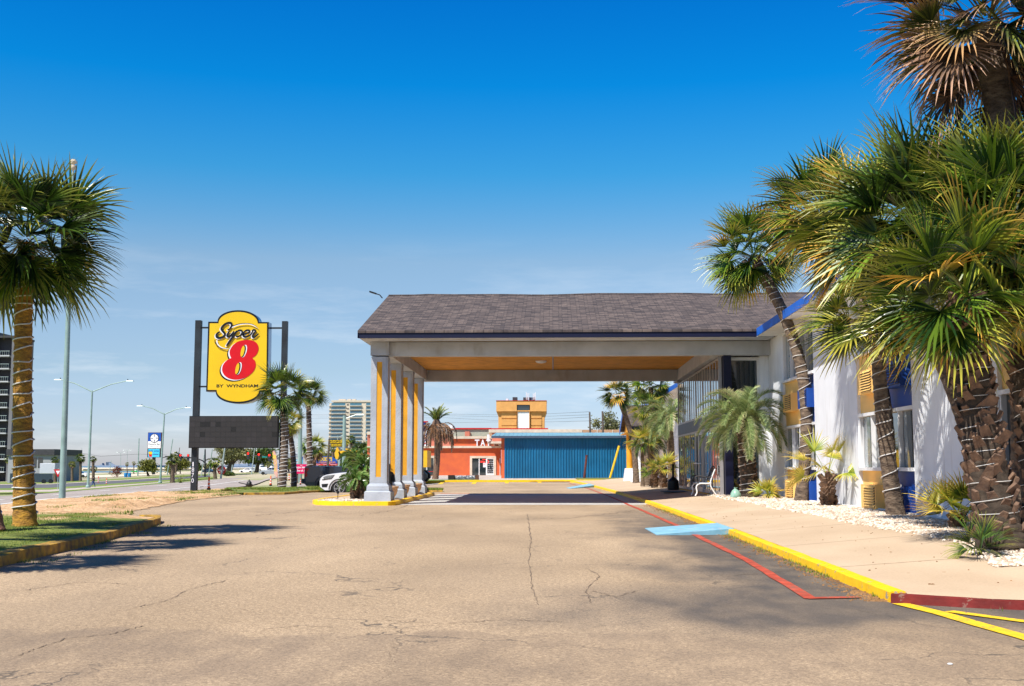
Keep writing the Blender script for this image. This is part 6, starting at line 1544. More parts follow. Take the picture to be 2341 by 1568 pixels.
# ---- compass sign
D = 400; px_ = lambda x: (560+x/8.25)*0.571533; py_ = lambda y: (1710+y/8.252)*0.571533
a = P(px_(265), py_(160), D); b_ = P(px_(690), py_(690), D); c_ = P(px_(650), py_(985), D)
o = thing('casino_sign', 'tall blue and white roadside sign with a compass emblem', 'pylon sign', (a.x+2.5, D, H(a.x, D)))
xm = P(px_(455), 1040, D).x
MB().box(xm-0.6, xm+0.3, D+0.3, D+1.2, -3, b_.z+0.5).build('post', BLACK, o)
MB().box(a.x, b_.x, D, D+1.0, b_.z, a.z).build('cabinet', mat('dark_red_edge', (0.1, 0.02, 0.03), 0.5, 0.1), o)
zm = P(500, py_(450), D).z
MB().box(a.x+0.12, b_.x-0.12, D-0.05, D-0.002, zm, a.z-0.1).build('blue_field', mat('royal_blue', (0.01, 0.08, 0.4), 0.4, 0.08), o)
MB().box(a.x+0.12, b_.x-0.12, D-0.05, D-0.002, b_.z+0.1, zm-0.002).build('white_field', WHITEM, o)
cxx, czz = XZ(px_(478), py_(350), D); Rr = 0.5*(P(px_(610), 1000, D).x-P(px_(335), 1000, D).x)
MB().prism([(cxx+Rr*1.06*math.cos(t), czz+Rr*1.06*math.sin(t)) for t in [2*PI*i/28 for i in range(28)]], D-0.10, D-0.06).build('emblem_rim', SIGNK, o)
MB().prism([(cxx+Rr*0.93*math.cos(t), czz+Rr*0.93*math.sin(t)) for t in [2*PI*i/28 for i in range(28)]], D-0.14, D-0.11).build('emblem_disc', SIGNW, o)
for k in range(4):
    t = k*PI/2; ct, st_ = math.cos(t), math.sin(t)
    rt_ = lambda x, z: (cxx+Rr*(x*ct-z*st_), czz+Rr*(x*st_+z*ct))
    MB().prism([rt_(0.35, 0.0), rt_(0.4, 0.14), rt_(1.2, 0.0)], D-0.18, D-0.15).build('compass_point', SIGNK, o)
    MB().prism([rt_(0.35, 0.0), rt_(1.1, 0.0), rt_(0.42, -0.12)], D-0.18, D-0.15).build('compass_point', mat('emblem_grey', (0.4, 0.4, 0.45), 0.5, 0.05), o)
x0_, z0_ = XZ(px_(275), py_(595), D); x1_, z1_ = XZ(px_(665), py_(520), D)
text('Treasure Bay', SIGNK, o, (x0_, D-0.06, z0_), (1, 0, 0), (0, 0, 1), z1_-z0_, x1_-x0_, 0.01, shear=0.35)
x0_, z0_ = XZ(px_(315), py_(625), D); x1_, z1_ = XZ(px_(610), py_(608), D)
text('CASINO AND HOTEL', DKGREY, o, (x0_, D-0.06, z0_), (1, 0, 0), (0, 0, 1), z1_-z0_, x1_-x0_, 0.01)
MB().box(a.x, P(px_(685), 1000, D).x, D+0.002, D+0.9, c_.z, b_.z-0.05).build('lower_cabinet', SIGNK, o)
q = P(px_(275), py_(705), D)
MB().box(q.x, c_.x-0.1, D-0.03, D, c_.z+0.1, b_.z-0.15).build('lower_panel', mat('sky_blue_sign', (0.05, 0.5, 0.75), 0.4, 0.05), o)
MB().prism([XZ(px_(x), py_(y), D) for x, y in ((285, 800), (400, 800), (395, 960), (300, 960))], D-0.06, D-0.035).build('drink_cup', SIGNR, o)
MB().prism([XZ(px_(x), py_(y), D) for x, y in ((280, 815), (330, 790), (405, 805), (400, 870), (350, 890), (300, 860))], D-0.09, D-0.065).build('drink_top', SIGNY, o)
x0_, z0_ = XZ(px_(290), py_(800), D); x1_, z1_ = XZ(px_(620), py_(740), D)
text("Bed's  & Sol", mat('royal_blue', (0, 0, 0)), o, (x0_, D-0.06, z0_), (1, 0, 0), (0, 0, 1), z1_-z0_, x1_-x0_, 0.01, bold=0.02)
MB().box(P(px_(455), 1000, D).x, P(px_(620), 1000, D).x, D-0.06, D-0.035, P(500, py_(890), D).z, P(500, py_(868), D).z).build('text_bar', mat('royal_blue', (0, 0, 0)), o)
# ---- traffic signals on mast arms
def mast(label, base, top, arms, heads, plates, D, grp):
    b_ = P(base[0], base[1], D); b_.z = H(b_.x, D); t = P(top[0], top[1], D)
    o = thing('traffic_signal', label, 'traffic lights', tuple(b_), grp)
    MB().tube([b_, t], [0.2, 0.14], 10).build('pole', BLACK if grp else GALV, o, smooth=True)
    for ar in arms: MB().tube([P(u, v, D) for u, v in ar], [0.12]*(len(ar)-1)+[0.07], 8).build('arm', BLACK, o, smooth=True)
    for u, v, lit in heads:
        c = P(u, v, D+0.0); k = D/F
        h_ = MB().box(c.x-0.22, c.x+0.22, D-0.45, D-0.15, c.z-0.95, c.z+0.45).build('signal_head', BLACK, o)
        for j, (m_, zz) in enumerate(((mat('red_lens_lit', (0.6, 0.0, 0.0), 0.4, 0, emit=((1, 0.02, 0.01), 2.5)) if lit else DKGREY, 0.2), (DKGREY, -0.25), (DKGREY, -0.7))):
            MB().lathe((c.x, D-0.50, c.z+zz), [(0.18, 0), (0.18, 0.049)], 14, ax='y').build('lens', m_, h_)
    for u0, v0, u1, v1, m_ in plates:
        a_ = P(u0, v0, D); b2 = P(u1, v1, D); MB().box(a_.x, b2.x, D-0.2, D-0.14, b2.z, a_.z).build('street_name_plate', m_, o)
    return o
TEALS = mat('teal_sign', (0.0, 0.28, 0.26), 0.4, 0.1)
Dm = 240
mast('traffic signals on a curved dark arm left of the pylon post', (468.7, 1087), (469, 1027), [[(468.7, 1058), (463, 1053), (449, 1047.5), (430, 1046), (400, 1043.5), (380, 1044), (371, 1046.5)], [(468.7, 1053), (476, 1049), (483, 1047.5)]],
     [(414, 1043, True), (431.5, 1043, True), (393, 1041.5, False), (410, 1041.0, False)], [(417, 1045, 429, 1047.5, DKGREY), (378, 1042.3, 391, 1043.6, DKGREY)], Dm, 'traffic signals at the junction')
mast('traffic signals hanging in front of the right oak crown', (660, 1086), (659, 1046), [[(659, 1056), (645, 1050), (625, 1047.5), (600, 1042.5), (575, 1041.0)]],
     [(568.5, 1039.0, True), (593, 1041.3, True), (617, 1042.8, True)], [(599.8, 1043, 610.5, 1045.8, TEALS)], 220, 'traffic signals at the junction')
# ---- slim poles
def pole(label, u, v0, v1, r, m, D=None, name='utility_pole', cat='utility pole', grp=None, lamp=0, u1=None):
    b_ = G(u, v0) if D is None else P(u, v0, D)
    if D: b_ = Vector((b_.x, D, H(b_.x, D)))
    t = P(u1 if u1 is not None else u+ (1170-u)*0.0002*(v0-v1), v1, b_.y); o = thing(name, label, cat, tuple(b_), grp)
    MB().tube([b_-Vector((0, 0, 0.1)), t], [r, r*0.7], 8).build('pole', m, o, smooth=True)
    if lamp:
        e = t+Vector((lamp, 0, 0.1)); MB().tube([t-Vector((0, 0, 0.3)), e], 0.05, 6).build('arm', GALV, o); MB().frus(e.x+0.3*(1 if lamp > 0 else -1), e.y, e.z-0.08, e.z+0.05, 0.4, 0.15, 0.3, 0.1).build('lamp_head', GALV, o)
    return o
pole('weathered leaning utility pole left of the compass sign', 315, 1088, 1002, 0.2, GREENPOLE, u1=318)
pole('weathered utility pole just right of the compass sign', 382, 1086, 1003, 0.18, GREENPOLE)
pole('distant utility pole rising behind a spiky palm top', 401.5, 1084, 1023, 0.15, WOOD)
pole('thin lamp pole right of the house numbers', 460, 1088, 1000, 0.13, GALV)
pole('dark slim pole beside the curved signal mast', 477, 1087, 1027, 0.14, GREENPOLE)
pole('thick pale lamp pole in front of the leaning oak', 504.4, 1095, 1000, 0.17, GALV)
pole('short white pole right of the leaning oak trunk', 528, 1088.5, 1062, 0.16, GALV)
pole('left of three slim pale poles at the right oak', 574.8, 1085, 1015, 0.13, GALV, grp=None)
pole('middle of three slim pale poles at the right oak', 581.8, 1083.5, 1015, 0.14, GALV)
pole('right of three slim pale poles at the right oak', 589, 1083.5, 1015, 0.15, GALV)
pole('far pole behind the white pickup', 187, 1084, 1024, 0.12, GALV, u1=187)
pole('short far pole by the harbour', 249, 1084, 1053, 0.15, GREENPOLE)
pole('green-grey utility pole behind the lit palms', 685.5, 1088, 934, 0.2, GREENPOLE, D=95, u1=687)
pole('brown pole standing left of the condominium tower', 748, 1060, 1003, 0.14, WOOD, D=120)
pole('dark lamp pole with a short arm in front of the condominium tower', 786.5, 1080, 950, 0.2, GREENPOLE, D=100, u1=787.5, lamp=1.1)
pole('thin lamp standard behind the yellow tiled sign', 770, 1022, 996, 0.1, GALV, D=200, lamp=0.8)
pole('tan utility pole beyond the blue shed, left one', 1350.5, 983, 942, 0.15, WOOD, D=150, u1=1348)
pole('tan utility pole beyond the blue shed, right one', 1379.5, 990, 940, 0.17, WOOD, D=145)
pole('slim pole between the brick-coloured shops and the far left', 830, 1060, 1030, 0.1, GALV, D=150)
# leaning pipes in front of the shed
D = 106
for lb_, (p1_, p2_), m_, nm in (('thin rusty pipe leaning against the blue shed', ((1336, 1090), (1341.3, 1040)), mat('rust', (0.16, 0.04, 0.03), 0.8, 0.3), 'leaning_pipe'), ('yellow guy-wire guard slanting up in front of the blue shed', ((1397.3, 1083), (1415.5, 1019)), YLINE, 'guy_wire')):
    a, b_ = P(*p1_, D), P(*p2_, D); o = thing(nm, lb_, nm.replace('_', ' '), tuple(a)); 
    a2 = a+(a-b_)*(a.z/(b_.z-a.z)) 
    MB().tube([a2, b_], 0.10, 6).build('guard' if nm == 'guy_wire' else 'pipe', m_, o)
    if nm == 'guy_wire': MB().tube([b_, P(1425, 985, 110), P(1437, 940, 112)], 0.025, 5).build('cable', CABLE, o)
# power lines
def wire(lb_, pts, r=0.02):
    tag(MB().tube([P(u, v, d) for u, v, d in pts], r, 4).build('power_line', CABLE), lb_, 'power line', 'power lines crossing behind the canopy')
for k, (va, vb, vc, vd) in enumerate(((946.5, 948.2, 941, 939), (950, 952.5, 948, 943), (955, 961, 953, 949), (966.5, 964.5, 962, 958))):
    wire('%s power line crossing behind the canopy opening' % ('topmost', 'second', 'third', 'lowest')[k], [(640, va+1, 330), (1020, va, 300), (1130, vb, 290), (1260, (vb+vc)/2+1, 250), (1349, vc, 150)])
wire('slack power line between the far left poles', [(187, 1036, 300), (230, 1043, 320), (317, 1038, 330), (382, 1040, 330)], 0.03)
# ---- trees left of centre
def gp(u, v): return tuple(G(u, v))
def bt(lb_, base, crown_top, rpx, n, m, seed, s=0.3, tr=0.3, th=0.35, sparse=0, lean=0.0, limbs=6, name='tree', cat='tree', grp=None, D=None):
    b_ = G(*base) if D is None else P(base[0], base[1], D)
    if D: b_.z = H(b_.x, D)
    hpx = base[1]-crown_top; k = b_.y/F; hh = (P(base[0], crown_top, b_.y).z-b_.z)
    return bush(name, lb_, cat, tuple(b_), rpx*k, hh*(1-th)/1.9, n, m, seed, s=s, trunk_h=hh*th, tr=tr, sparse=sparse, lean=lean, limbs=limbs, ry=rpx*k*0.6, grp=grp) if False else bush(name, lb_, cat, tuple(b_), rpx*k, hh*(1-th)/1.9, n, m, seed, s=s, trunk_h=hh*th, tr=tr, sparse=sparse, lean=lean, limbs=limbs, group=grp, ry=rpx*k*0.6)
bt('leaning live oak with a dark trunk and sparse wide crown under the message board', (516, 1086), 1010, 46, 5200, LF_OLIVE, 81, 0.28, 0.75, 0.38, 1, 1.5, 11)
bt('live oak with a broad flat crown behind the red signals', (585, 1084), 1026, 40, 6000, LF_TREE, 82, 0.30, 0.5, 0.42, 0, 0.5, 10)
bt('rounded olive-green tree under the compass sign', (340, 1088.5), 1052, 22, 3200, LF_BUSH, 83, 0.28, 0.3, 0.3, 0, -0.5, 8)
bt('wide brownish-green tree left of the pylon post', (412, 1083), 1046, 22, 4200, LF_BUSH, 84, 0.32, 0.2, 0.2, 0, 0, 8)
bt('darker shrubby tree between the lamp post and the spiky palm', (388, 1084), 1056, 12, 2000, LF_BUSH, 85, 0.3, 0.2, 0.2)
bt('dark round tree far off right of the house numbers', (452, 1080), 1057, 9, 1200, LF_TREE, 86, 0.4, 0.2, 0.25)
bt('second dark round tree far off near the slim poles', (474, 1080), 1059, 9, 1000, LF_OLIVE, 87, 0.4, 0.2, 0.3)
bt('low green shrubs at the foot of the leaning oak', (520, 1089), 1077, 14, 1800, LF_TREE, 88, 0.2, 0.05, 0.05, name='shrub', cat='shrub')
bt('bare pale tree beyond the tan poles, over the blue shed', (1388, 1000), 938, 36, 2600, LF_OLIVE, 89, 0.16, 0.2, 0.45, 1, 0, 9, D=170)
bt('dense dark green tree in front of the condominium tower', (828, 1066), 1012, 26, 6000, LF_TREE, 90, 0.22, 0.3, 0.2, 0, 0, 9, D=160)
bt('second dense tree left of the dense one, behind the digger arm', (797, 1066), 1030, 16, 2600, LF_TREE, 91, 0.22, 0.2, 0.2, D=170)
bt('far green hedge tree behind the roadside restaurant sign', (745, 1062), 1036, 20, 2400, LF_BUSH, 92, 0.3, 0.2, 0.15, D=210)
bt('tree behind the magenta banner', (668, 1080), 1044, 10, 1200, LF_BUSH, 93, 0.24, 0.15, 0.3, D=200)
def lp(lb_, base, top, Rpx, seed, leaf=LF_DARK, n=22, D=None, grp=None, dead=6, tr=0.2):
    b_ = G(*base) if D is None else P(base[0], base[1], D); b_ = Vector((b_.x, b_.y, H(b_.x, b_.y))); t = P(*top, b_.y)
    return fan_palm(lb_, tuple(b_), t, Rpx*b_.y/F, n, seed, r0=tr, r1=tr*0.9, leaf=leaf, nseg=12, dead=dead, wk=1.5, group=grp)
lp('short palm on the median in front of the brownish tree', (394, 1104.5), (395, 1052), 17, 101, LF_DARK, 26, tr=0.3)
lp('palm hugging the leaning oak, left of its trunk', (492, 1095.5), (490, 1058), 17, 102, LF_GREEN, 24, tr=0.3)
lp('far palm top poking above the signal arm', (402, 1085), (402, 1039), 9, 103, LF_DARK, 16, dead=0)
lp('small palm between the two oaks near the silver sedan', (612, 1085), (613, 1062), 9, 104, LF_BUSH, 16)
GP = 'dark palms beyond the coast road at far left'
for i, (u, vb, vt, rp, lb_) in enumerate(((24, 1104, 1050, 15, 'far-left dark palm below the grey tower'), (65, 1100, 1047, 9, 'dark palm just right of the ochre palm trunk'), (126, 1102, 1052, 11, 'dark palm immediately left of the flagpole'), (151, 1100, 1050, 9, 'dark palm immediately right of the flagpole'),
                                 (165, 1101, 1062, 10, 'shorter olive palm right of the flagpole'), (184, 1100, 1048, 14, 'largest dark palm left of the near street light'), (213, 1101, 1050, 10, 'dark palm close behind the near street light pole'), (214, 1098, 1072, 9, 'low bushy palm at the foot of the near street light group'))):
    lp(lb_, (u, vb), (u, vt), rp, 110+i, LF_DARK if i != 4 else LF_BUSH, 24, grp=GP, tr=0.25)
lp('tiny palm by the distant lamp standards', (291, 1084), (290, 1061), 6, 121, LF_BUSH, 14); lp('tiny palm left of the leaning utility pole', (306, 1084), (306, 1059), 6, 122, LF_BUSH, 14)
lp('palm rising beside the yellow tiled sign', (786, 1050), (788, 1012), 13, 123, LF_YEL, 22, D=158); lp('tall-headed palm in front of the condominium tower', (806, 1050), (803, 1006), 15, 124, LF_DARK, 22, D=165)
lp('small palm below the yellow tiled sign', (761, 1060), (761, 1028), 9, 125, LF_DARK, 18, D=180)
# ground yucca
p = G(413, 1104.8); o = thing('yucca', 'low spiky yucca clump on the coast path edge', 'yucca', tuple(p)); mb = MB(); mb.uv = []; r = random.Random(4)
for i in range(26): feather_leaf(mb, p, i*2.4, r.uniform(0.2, 1.3), 1.5, 3, 0.1, 0.3, r, wk=3)
mb.build('leaves', LF_DARK, o, recalc=False)
# ---- harbour wall, far shore
D = 1078; a = P(190, 1075.8, D); b_ = P(505, 1071.5, D)
tag(MB().box(a.x, b_.x+20, D, D+3, -4, -1.9).build('harbour_wall', mat('dark_stone', (0.11, 0.10, 0.10), 0.9, 0.3, 0.3)), 'long dark harbour wall across the water at far left', 'sea wall')
o = tag(MB().box(P(-300, 1070, 1100).x, P(520, 1070, 1100).x, 1100, 1700, -4, -1.2).build('harbour_spit', BEACH), kind='structure')
tag(sheet('spit_grass', [(190, 1070.3), (330, 1069.6)], [(190, 1069.9), (330, 1069.3)], LAWN, 0.2, 2, 6), kind='structure')
HAZ = mat('hazy_shore', (0.30, 0.36, 0.46), 1.0, 0.1, 0.002); HAZ2 = mat('hazy_shore_dark', (0.22, 0.28, 0.38), 1.0, 0.1, 0.004)  # bluish distance haze is mixed into these base colours
r = random.Random(8)
def shore(D, u0, u1, v0, v1, m, seed, step=4):
    r = random.Random(seed); pts = []; u = u0
    while u <= u1: pts.append(XZ(u, v0+(v1-v0)*(0.5+0.5*noise.noise(Vector((u*0.05, seed, 0)))+0.15*r.uniform(-1, 1)), D)); u += step
    pts = [(pts[0][0], -6)]+pts+[(pts[-1][0], -6)]
    tag(MB().prism(pts[::-1], D, D+400).build('far_shore', m), kind='structure')
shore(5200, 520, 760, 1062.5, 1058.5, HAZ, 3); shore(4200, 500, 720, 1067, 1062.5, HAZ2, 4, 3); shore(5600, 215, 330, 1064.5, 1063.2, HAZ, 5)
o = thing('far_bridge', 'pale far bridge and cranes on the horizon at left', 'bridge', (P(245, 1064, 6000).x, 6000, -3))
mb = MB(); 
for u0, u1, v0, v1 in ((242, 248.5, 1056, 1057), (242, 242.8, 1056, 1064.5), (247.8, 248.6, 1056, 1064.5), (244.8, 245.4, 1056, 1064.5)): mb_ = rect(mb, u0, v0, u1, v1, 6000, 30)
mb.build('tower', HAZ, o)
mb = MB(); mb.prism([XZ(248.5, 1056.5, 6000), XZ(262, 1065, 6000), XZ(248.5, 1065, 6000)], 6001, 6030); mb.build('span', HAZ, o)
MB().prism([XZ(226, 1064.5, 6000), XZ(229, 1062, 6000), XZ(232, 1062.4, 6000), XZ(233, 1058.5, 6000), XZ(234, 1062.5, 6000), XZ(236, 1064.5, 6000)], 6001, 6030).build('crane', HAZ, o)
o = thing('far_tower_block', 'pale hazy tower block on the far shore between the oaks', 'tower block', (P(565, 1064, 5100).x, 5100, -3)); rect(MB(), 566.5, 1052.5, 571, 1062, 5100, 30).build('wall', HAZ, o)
# ---- pylon-side small stuff
D = 63; 
o = thing('toppled_lamp', 'toppled black lantern-shaped lamp head with its arm lying on the grass', 'lamp', (P(570, 1112, D).x, D, 0.02))
q = P(569.5, 1112, D); MB().lathe((q.x, D, 0.02), [(0.06, 0), (0.17, 0.05), (0.2, 0.16), (0.14, 0.21), (0.1, 0.22), (0.17, 0.23), (0.05, 0.38), (0.01, 0.46)], 10).build('lamp_head', BLACK, o)
MB().tube([P(562, 1106.5, D), P(545.5, 1103, D)], 0.03, 6).build('arm', BLACK, o)
o = tag(MB().tube([G(470-4, 1113.5, 0.1), G(433+24, 1115.5, 0.08)], 0.02, 5).build('stick', WOOD), 'thin dark stick lying at the crest of the sandy verge', 'stick')
x = P(669.8, 1113.8, 63).x
o = tag(MB().box(x-0.055, x+0.055, 63, 63.11, 0.0, P(670, 1071, 63).z).build('bollard', YLINE), 'slim square yellow post on the grass bank left of the pickup', 'bollard'); bevel(o, 0.01)
# feather flag
D = 74; fl = [A(240, 345), A(262, 332), A(290, 340), A(325, 390), A(350, 480), A(375, 650), A(392, 820), A(398, 1000), A(392, 1195), A(350, 1150), A(300, 1080), A(275, 1000), A(295, 900), A(285, 760), A(270, 600), A(255, 460)]
o = thing('feather_flag', 'faded peach feather flag with yellow vertical letters beside the lit palm', 'flag', (P(634.5, 1095, D).x, D, -0.1))
MB().prism([XZ(u, v, D) for u, v in fl], D, D+0.02).build('banner', mat('peach_cloth', (0.75, 0.42, 0.34), 0.8, 0.1, 2), o)
MB().tube([(P(634.5, 1095, D).x, D+0.05, -0.3), P(634.3, 1080, D+0.05), P(632, 1050, D+0.05), P(629, 1036, D+0.05), P(625, 1030.5, D+0.05)], 0.02, 6).build('pole', BLACK, o)
for k, ch in enumerate('LIQUOR'):
    c = P(*A(300+k*9, 430+k*102), D); text(ch, mat('flag_yellow', (0.8, 0.6, 0.1), 0.6, 0.05), o, (c.x-0.13, D-0.004, c.z-0.1), (1, 0, 0), (0, 0, 1), 0.2, 0.2, 0.006)
# banner
D = 92; a = P(*A(905, 757), D); b_ = P(*A(1480, 1058), D)
o = thing('roadside_banner', 'magenta roadside banner with white lettering behind the pickup tail', 'banner', ((a.x+b_.x)/2, D, H(a.x, D)))
MB().box(a.x, b_.x, D, D+0.05, b_.z, a.z).build('board', mat('magenta', (0.65, 0.0, 0.10), 0.5, 0.05), o)
for x in (a.x+0.3, b_.x-0.3): MB().box(x-0.06, x+0.06, D+0.051, D+0.15, H(a.x, D)-0.1, a.z).build('leg', WOOD, o)
def tx(s_, m, o, c0, c1, D, yo, **k):
    x0_, z0_ = XZ(*c0, D); x1_, z1_ = XZ(*c1, D); return text(s_, m, o, (x0_, D-yo, z0_), (1, 0, 0), (0, 0, 1), z1_-z0_, x1_-x0_, 0.01, **k)
tx('HIGH PROOF', SIGNW, o, A(925, 890), A(1440, 835), D, 0.006, bold=0.03); tx('Wine & Spirits', SIGNW, o, A(925, 1005), A(1440, 925), D, 0.006, bold=0.02, shear=0.3); tx('16', SIGNW, o, A(1110, 815), A(1170, 775), D, 0.006)
# shopping-centre sign, inn sign
D = 200; a = P(*A(665, 388), D); b_ = P(*A(1420, 518), D)
o = thing('shopping_centre_sign', 'long pale overhead sign with dark serif capitals behind the lit palms', 'sign', ((a.x+b_.x)/2, D, 0))
MB().box(a.x, b_.x, D, D+0.3, b_.z, a.z).build('board', mat('pale_grey_board', (0.5, 0.54, 0.58), 0.5, 0.04), o); MB().box(a.x-0.1, b_.x+0.1, D-0.05, D-0.002, b_.z-0.1, b_.z).build('frame', DKGREY, o)
for x in (a.x+4.5, b_.x-5): MB().box(x-0.2, x+0.2, D+0.301, D+0.6, -1, b_.z+0.1).build('post', GALV, o)
tx('EDGEWATER MALL', mat('slate_letters', (0.06, 0.07, 0.1), 0.5, 0), o, A(685, 490), A(1400, 425), D, 0.01)
D = 180; a = P(*A(915, 618), D); b_ = P(*A(1178, 750), D)
o = thing('inn_sign', 'blue and white inn sign on a post behind the second lit palm', 'sign', ((a.x+b_.x)/2, D, 0))
MB().box(a.x, b_.x, D, D+0.3, b_.z, a.z).build('cabinet', mat('sky_blue_sign', (0, 0, 0)), o); MB().box(a.x+0.12, b_.x-0.12, D-0.03, D-0.002, b_.z+0.1, a.z-0.1).build('face', SIGNW, o)
q = P(*A(1050, 530), D); MB().box(q.x, b_.x, D, D+0.3, a.z+0.02, q.z).build('top_cabinet', mat('royal_blue', (0, 0, 0)), o)
MB().box((a.x+b_.x)/2-0.2, (a.x+b_.x)/2+0.2, D+0.301, D+0.6, -1, a.z).build('post', GALV, o)
tx('GEM INN', mat('slate_letters', (0, 0, 0)), o, A(932, 675), A(1155, 645), D, 0.036, bold=0.02); tx('DAILY   WKLY', mat('slate_letters', (0, 0, 0)), o, A(945, 712), A(1145, 694), D, 0.036)
# tiled restaurant sign
D = 170
o = thing('tiled_sign', 'yellow sign of black-lettered square tiles in two rows in front of the condominium', 'sign', (P(*B(960, 380), D).x, D, 0))
x0_, z0_ = XZ(*B(640, 270), D); x1_, z1_ = XZ(*B(1310, 165), D); tw = (x1_-x0_)/6
MB().box(x0_-0.05, x1_+0.05, D+0.002, D+0.4, z0_-0.05, z1_+0.05).build('upper_cabinet', SIGNK, o)
x2_, z2_ = XZ(*B(695, 382), D); MB().box(x2_-0.05, x2_+5*tw+0.05, D+0.002, D+0.4, z2_-0.05, z0_-0.051).build('lower_cabinet', SIGNK, o)
for row, (xs_, zs_, ze_) in (('WAFFLE', (x0_, z0_, z1_)), ('HOUSE', (x2_, z2_, z0_-0.08))):
    for k, ch in enumerate(row):
        t_ = MB().box(xs_+k*tw+0.04, xs_+(k+1)*tw-0.04, D-0.03, D, zs_+0.03, ze_-0.03).build('tile', SIGNY, o)
        text(ch, SIGNK, o, (xs_+(k+0.5)*tw, D-0.036, zs_+0.1), (1, 0, 0), (0, 0, 1), ze_-zs_-0.2, tw*0.62, 0.01, bold=0.04, align='CENTER')
MB().box(P(*B(960, 380), D).x-0.15, P(*B(960, 380), D).x+0.15, D+0.401, D+0.7, -0.5, z1_).build('post', GALV, o)
# roadhouse sign
D = 128
o = thing('restaurant_sign', 'blue roadside restaurant sign with wavy yellow letters and a red strip', 'sign', (P(*B(500, 1000), D).x, D, 0))
MB().prism([XZ(*B(*q), D) for q in ((155, 790), (185, 765), (415, 745), (415, 705), (640, 705), (760, 740), (845, 810), (900, 880), (905, 945), (230, 945), (155, 915))], D, D+0.3).build('board', mat('royal_blue', (0, 0, 0)), o)
MB().prism([XZ(*B(*q), D) for q in ((180, 958), (910, 958), (910, 1012), (180, 1012))], D-0.001, D+0.25).build('red_strip', SIGNR, o)
tx("WOODY'S", SIGNY, o, B(200, 868), B(745, 735), D, 0.006, bold=0.05); tx('ROADSIDE', mat('sign_orange', (0.7, 0.25, 0.08), 0.5, 0.05), o, B(325, 930), B(850, 885), D, 0.006, bold=0.03); tx('FOOD  -  DRINKS  -  BURGERS', SIGNW, o, B(210, 997), B(890, 972), D, 0.008)
for x in (-1.2, 1.2): q = P(*B(500, 1000), D).x+x; MB().box(q-0.1, q+0.1, D+0.301, D+0.5, -0.3, P(*B(500, 800), D).z).build('post', GALV, o)
# excavator
D = 84; YM = mat('machine_yellow', (0.85, 0.48, 0.02), 0.4, 0.08)
o = thing('excavator', 'yellow excavator with its folded boom raised behind the cycads', 'excavator', (P(*B(1500, 900), D).x, D, 0))
def ex_(pts, y0, y1, m, n): MB().prism([XZ(*B(*q), D) for q in pts], D+y0, D+y1).build(n, m, o)
ex_([(890, 400), (930, 430), (985, 535), (940, 560), (965, 640), (968, 725), (940, 790), (860, 800), (830, 700), (820, 610), (850, 540)], 0.0, 0.45, YM, 'stick')
ex_([(985, 540), (1100, 515), (1190, 545), (1400, 560), (1600, 570), (1720, 600), (1790, 650), (1850, 735), (1470, 722), (1300, 660), (1180, 655), (1090, 640), (1000, 600)], 0.05, 0.5, YM, 'boom')
ex_([(1180, 445), (1260, 455), (1580, 530), (1570, 556), (1180, 490)], 0.1, 0.4, YM, 'hydraulic_cylinder')
ex_([(930, 398), (1000, 400), (1180, 440), (1180, 452), (1000, 415)], 0.15, 0.3, mat('chrome_rod', (0.5, 0.5, 0.65), 0.2, 0, metal=0.9), 'piston_rod')
ex_([(940, 560), (985, 545), (1000, 600), (990, 700), (965, 640)], 0.1, 0.42, BLACK, 'linkage')
tx('KOMATSU', mat('blue_letters', (0.02, 0.05, 0.3), 0.4, 0), o, B(1180, 635), B(1465, 590), D, 0.0-0.044, shear=0.2)
hx = P(862, 1050, D).x+0.6
MB().box(hx-0.5, hx+3.2, D-1.2, D+1.4, 1.1, 2.3).build('engine_house', YM, o); MB().box(hx-0.6, hx+0.7, D-1.25, D-0.1, 1.1, 2.9).build('cab', CARGLASS, o)
for yk in (-1.4, 0.9): MB().prism([(hx-1.5, 0.35), (hx-1.2, 0.05), (hx+2.9, 0.05), (hx+3.2, 0.35), (hx+3.2, 0.6), (hx+2.9, 0.9), (hx-1.2, 0.9), (hx-1.5, 0.6)], D+yk, D+yk+0.6).build('track', BLACK, o)
# ---------------------------------------------------------------- condominium
D = 883
o = thing('condominium_tower', 'cream high-rise condominium with rows of teal-glazed balconies', 'apartment tower', (P(810, 1065, D).x, D, 0))
x0_, z1_ = XZ(751, 919, D); x1_, _ = XZ(905, 919, D); W0 = P(761, 1000, D).x
MB().box(W0, x1_, D, D+22, -1, z1_).build('wall', CONDO, o)
MB().box(x0_, W0-0.01, D+4, D+22, -1, z1_-0.5).build('side_bay', CONDO, o)
MB().box(W0-1.5, x1_+0.5, D-0.6, D+22.3, z1_+0.001, z1_+1.3).build('parapet', CONDO, o)
for u in (775, 783, 795, 806): q = P(u, 915, D); MB().box(q.x-1.4, q.x+1.4, D+6, D+9, z1_+1.301, z1_+2.6).build('roof_plant', CREAM, o)
U = lambda x: (1000+x/3.136)*0.571533
bays_ = [(1015, 1190), (1250, 1395), (1452, 1505), (1545, 1700)]
fl_ = [Z_(919+ (k*8.93)+2, D, 800) for k in range(17)]
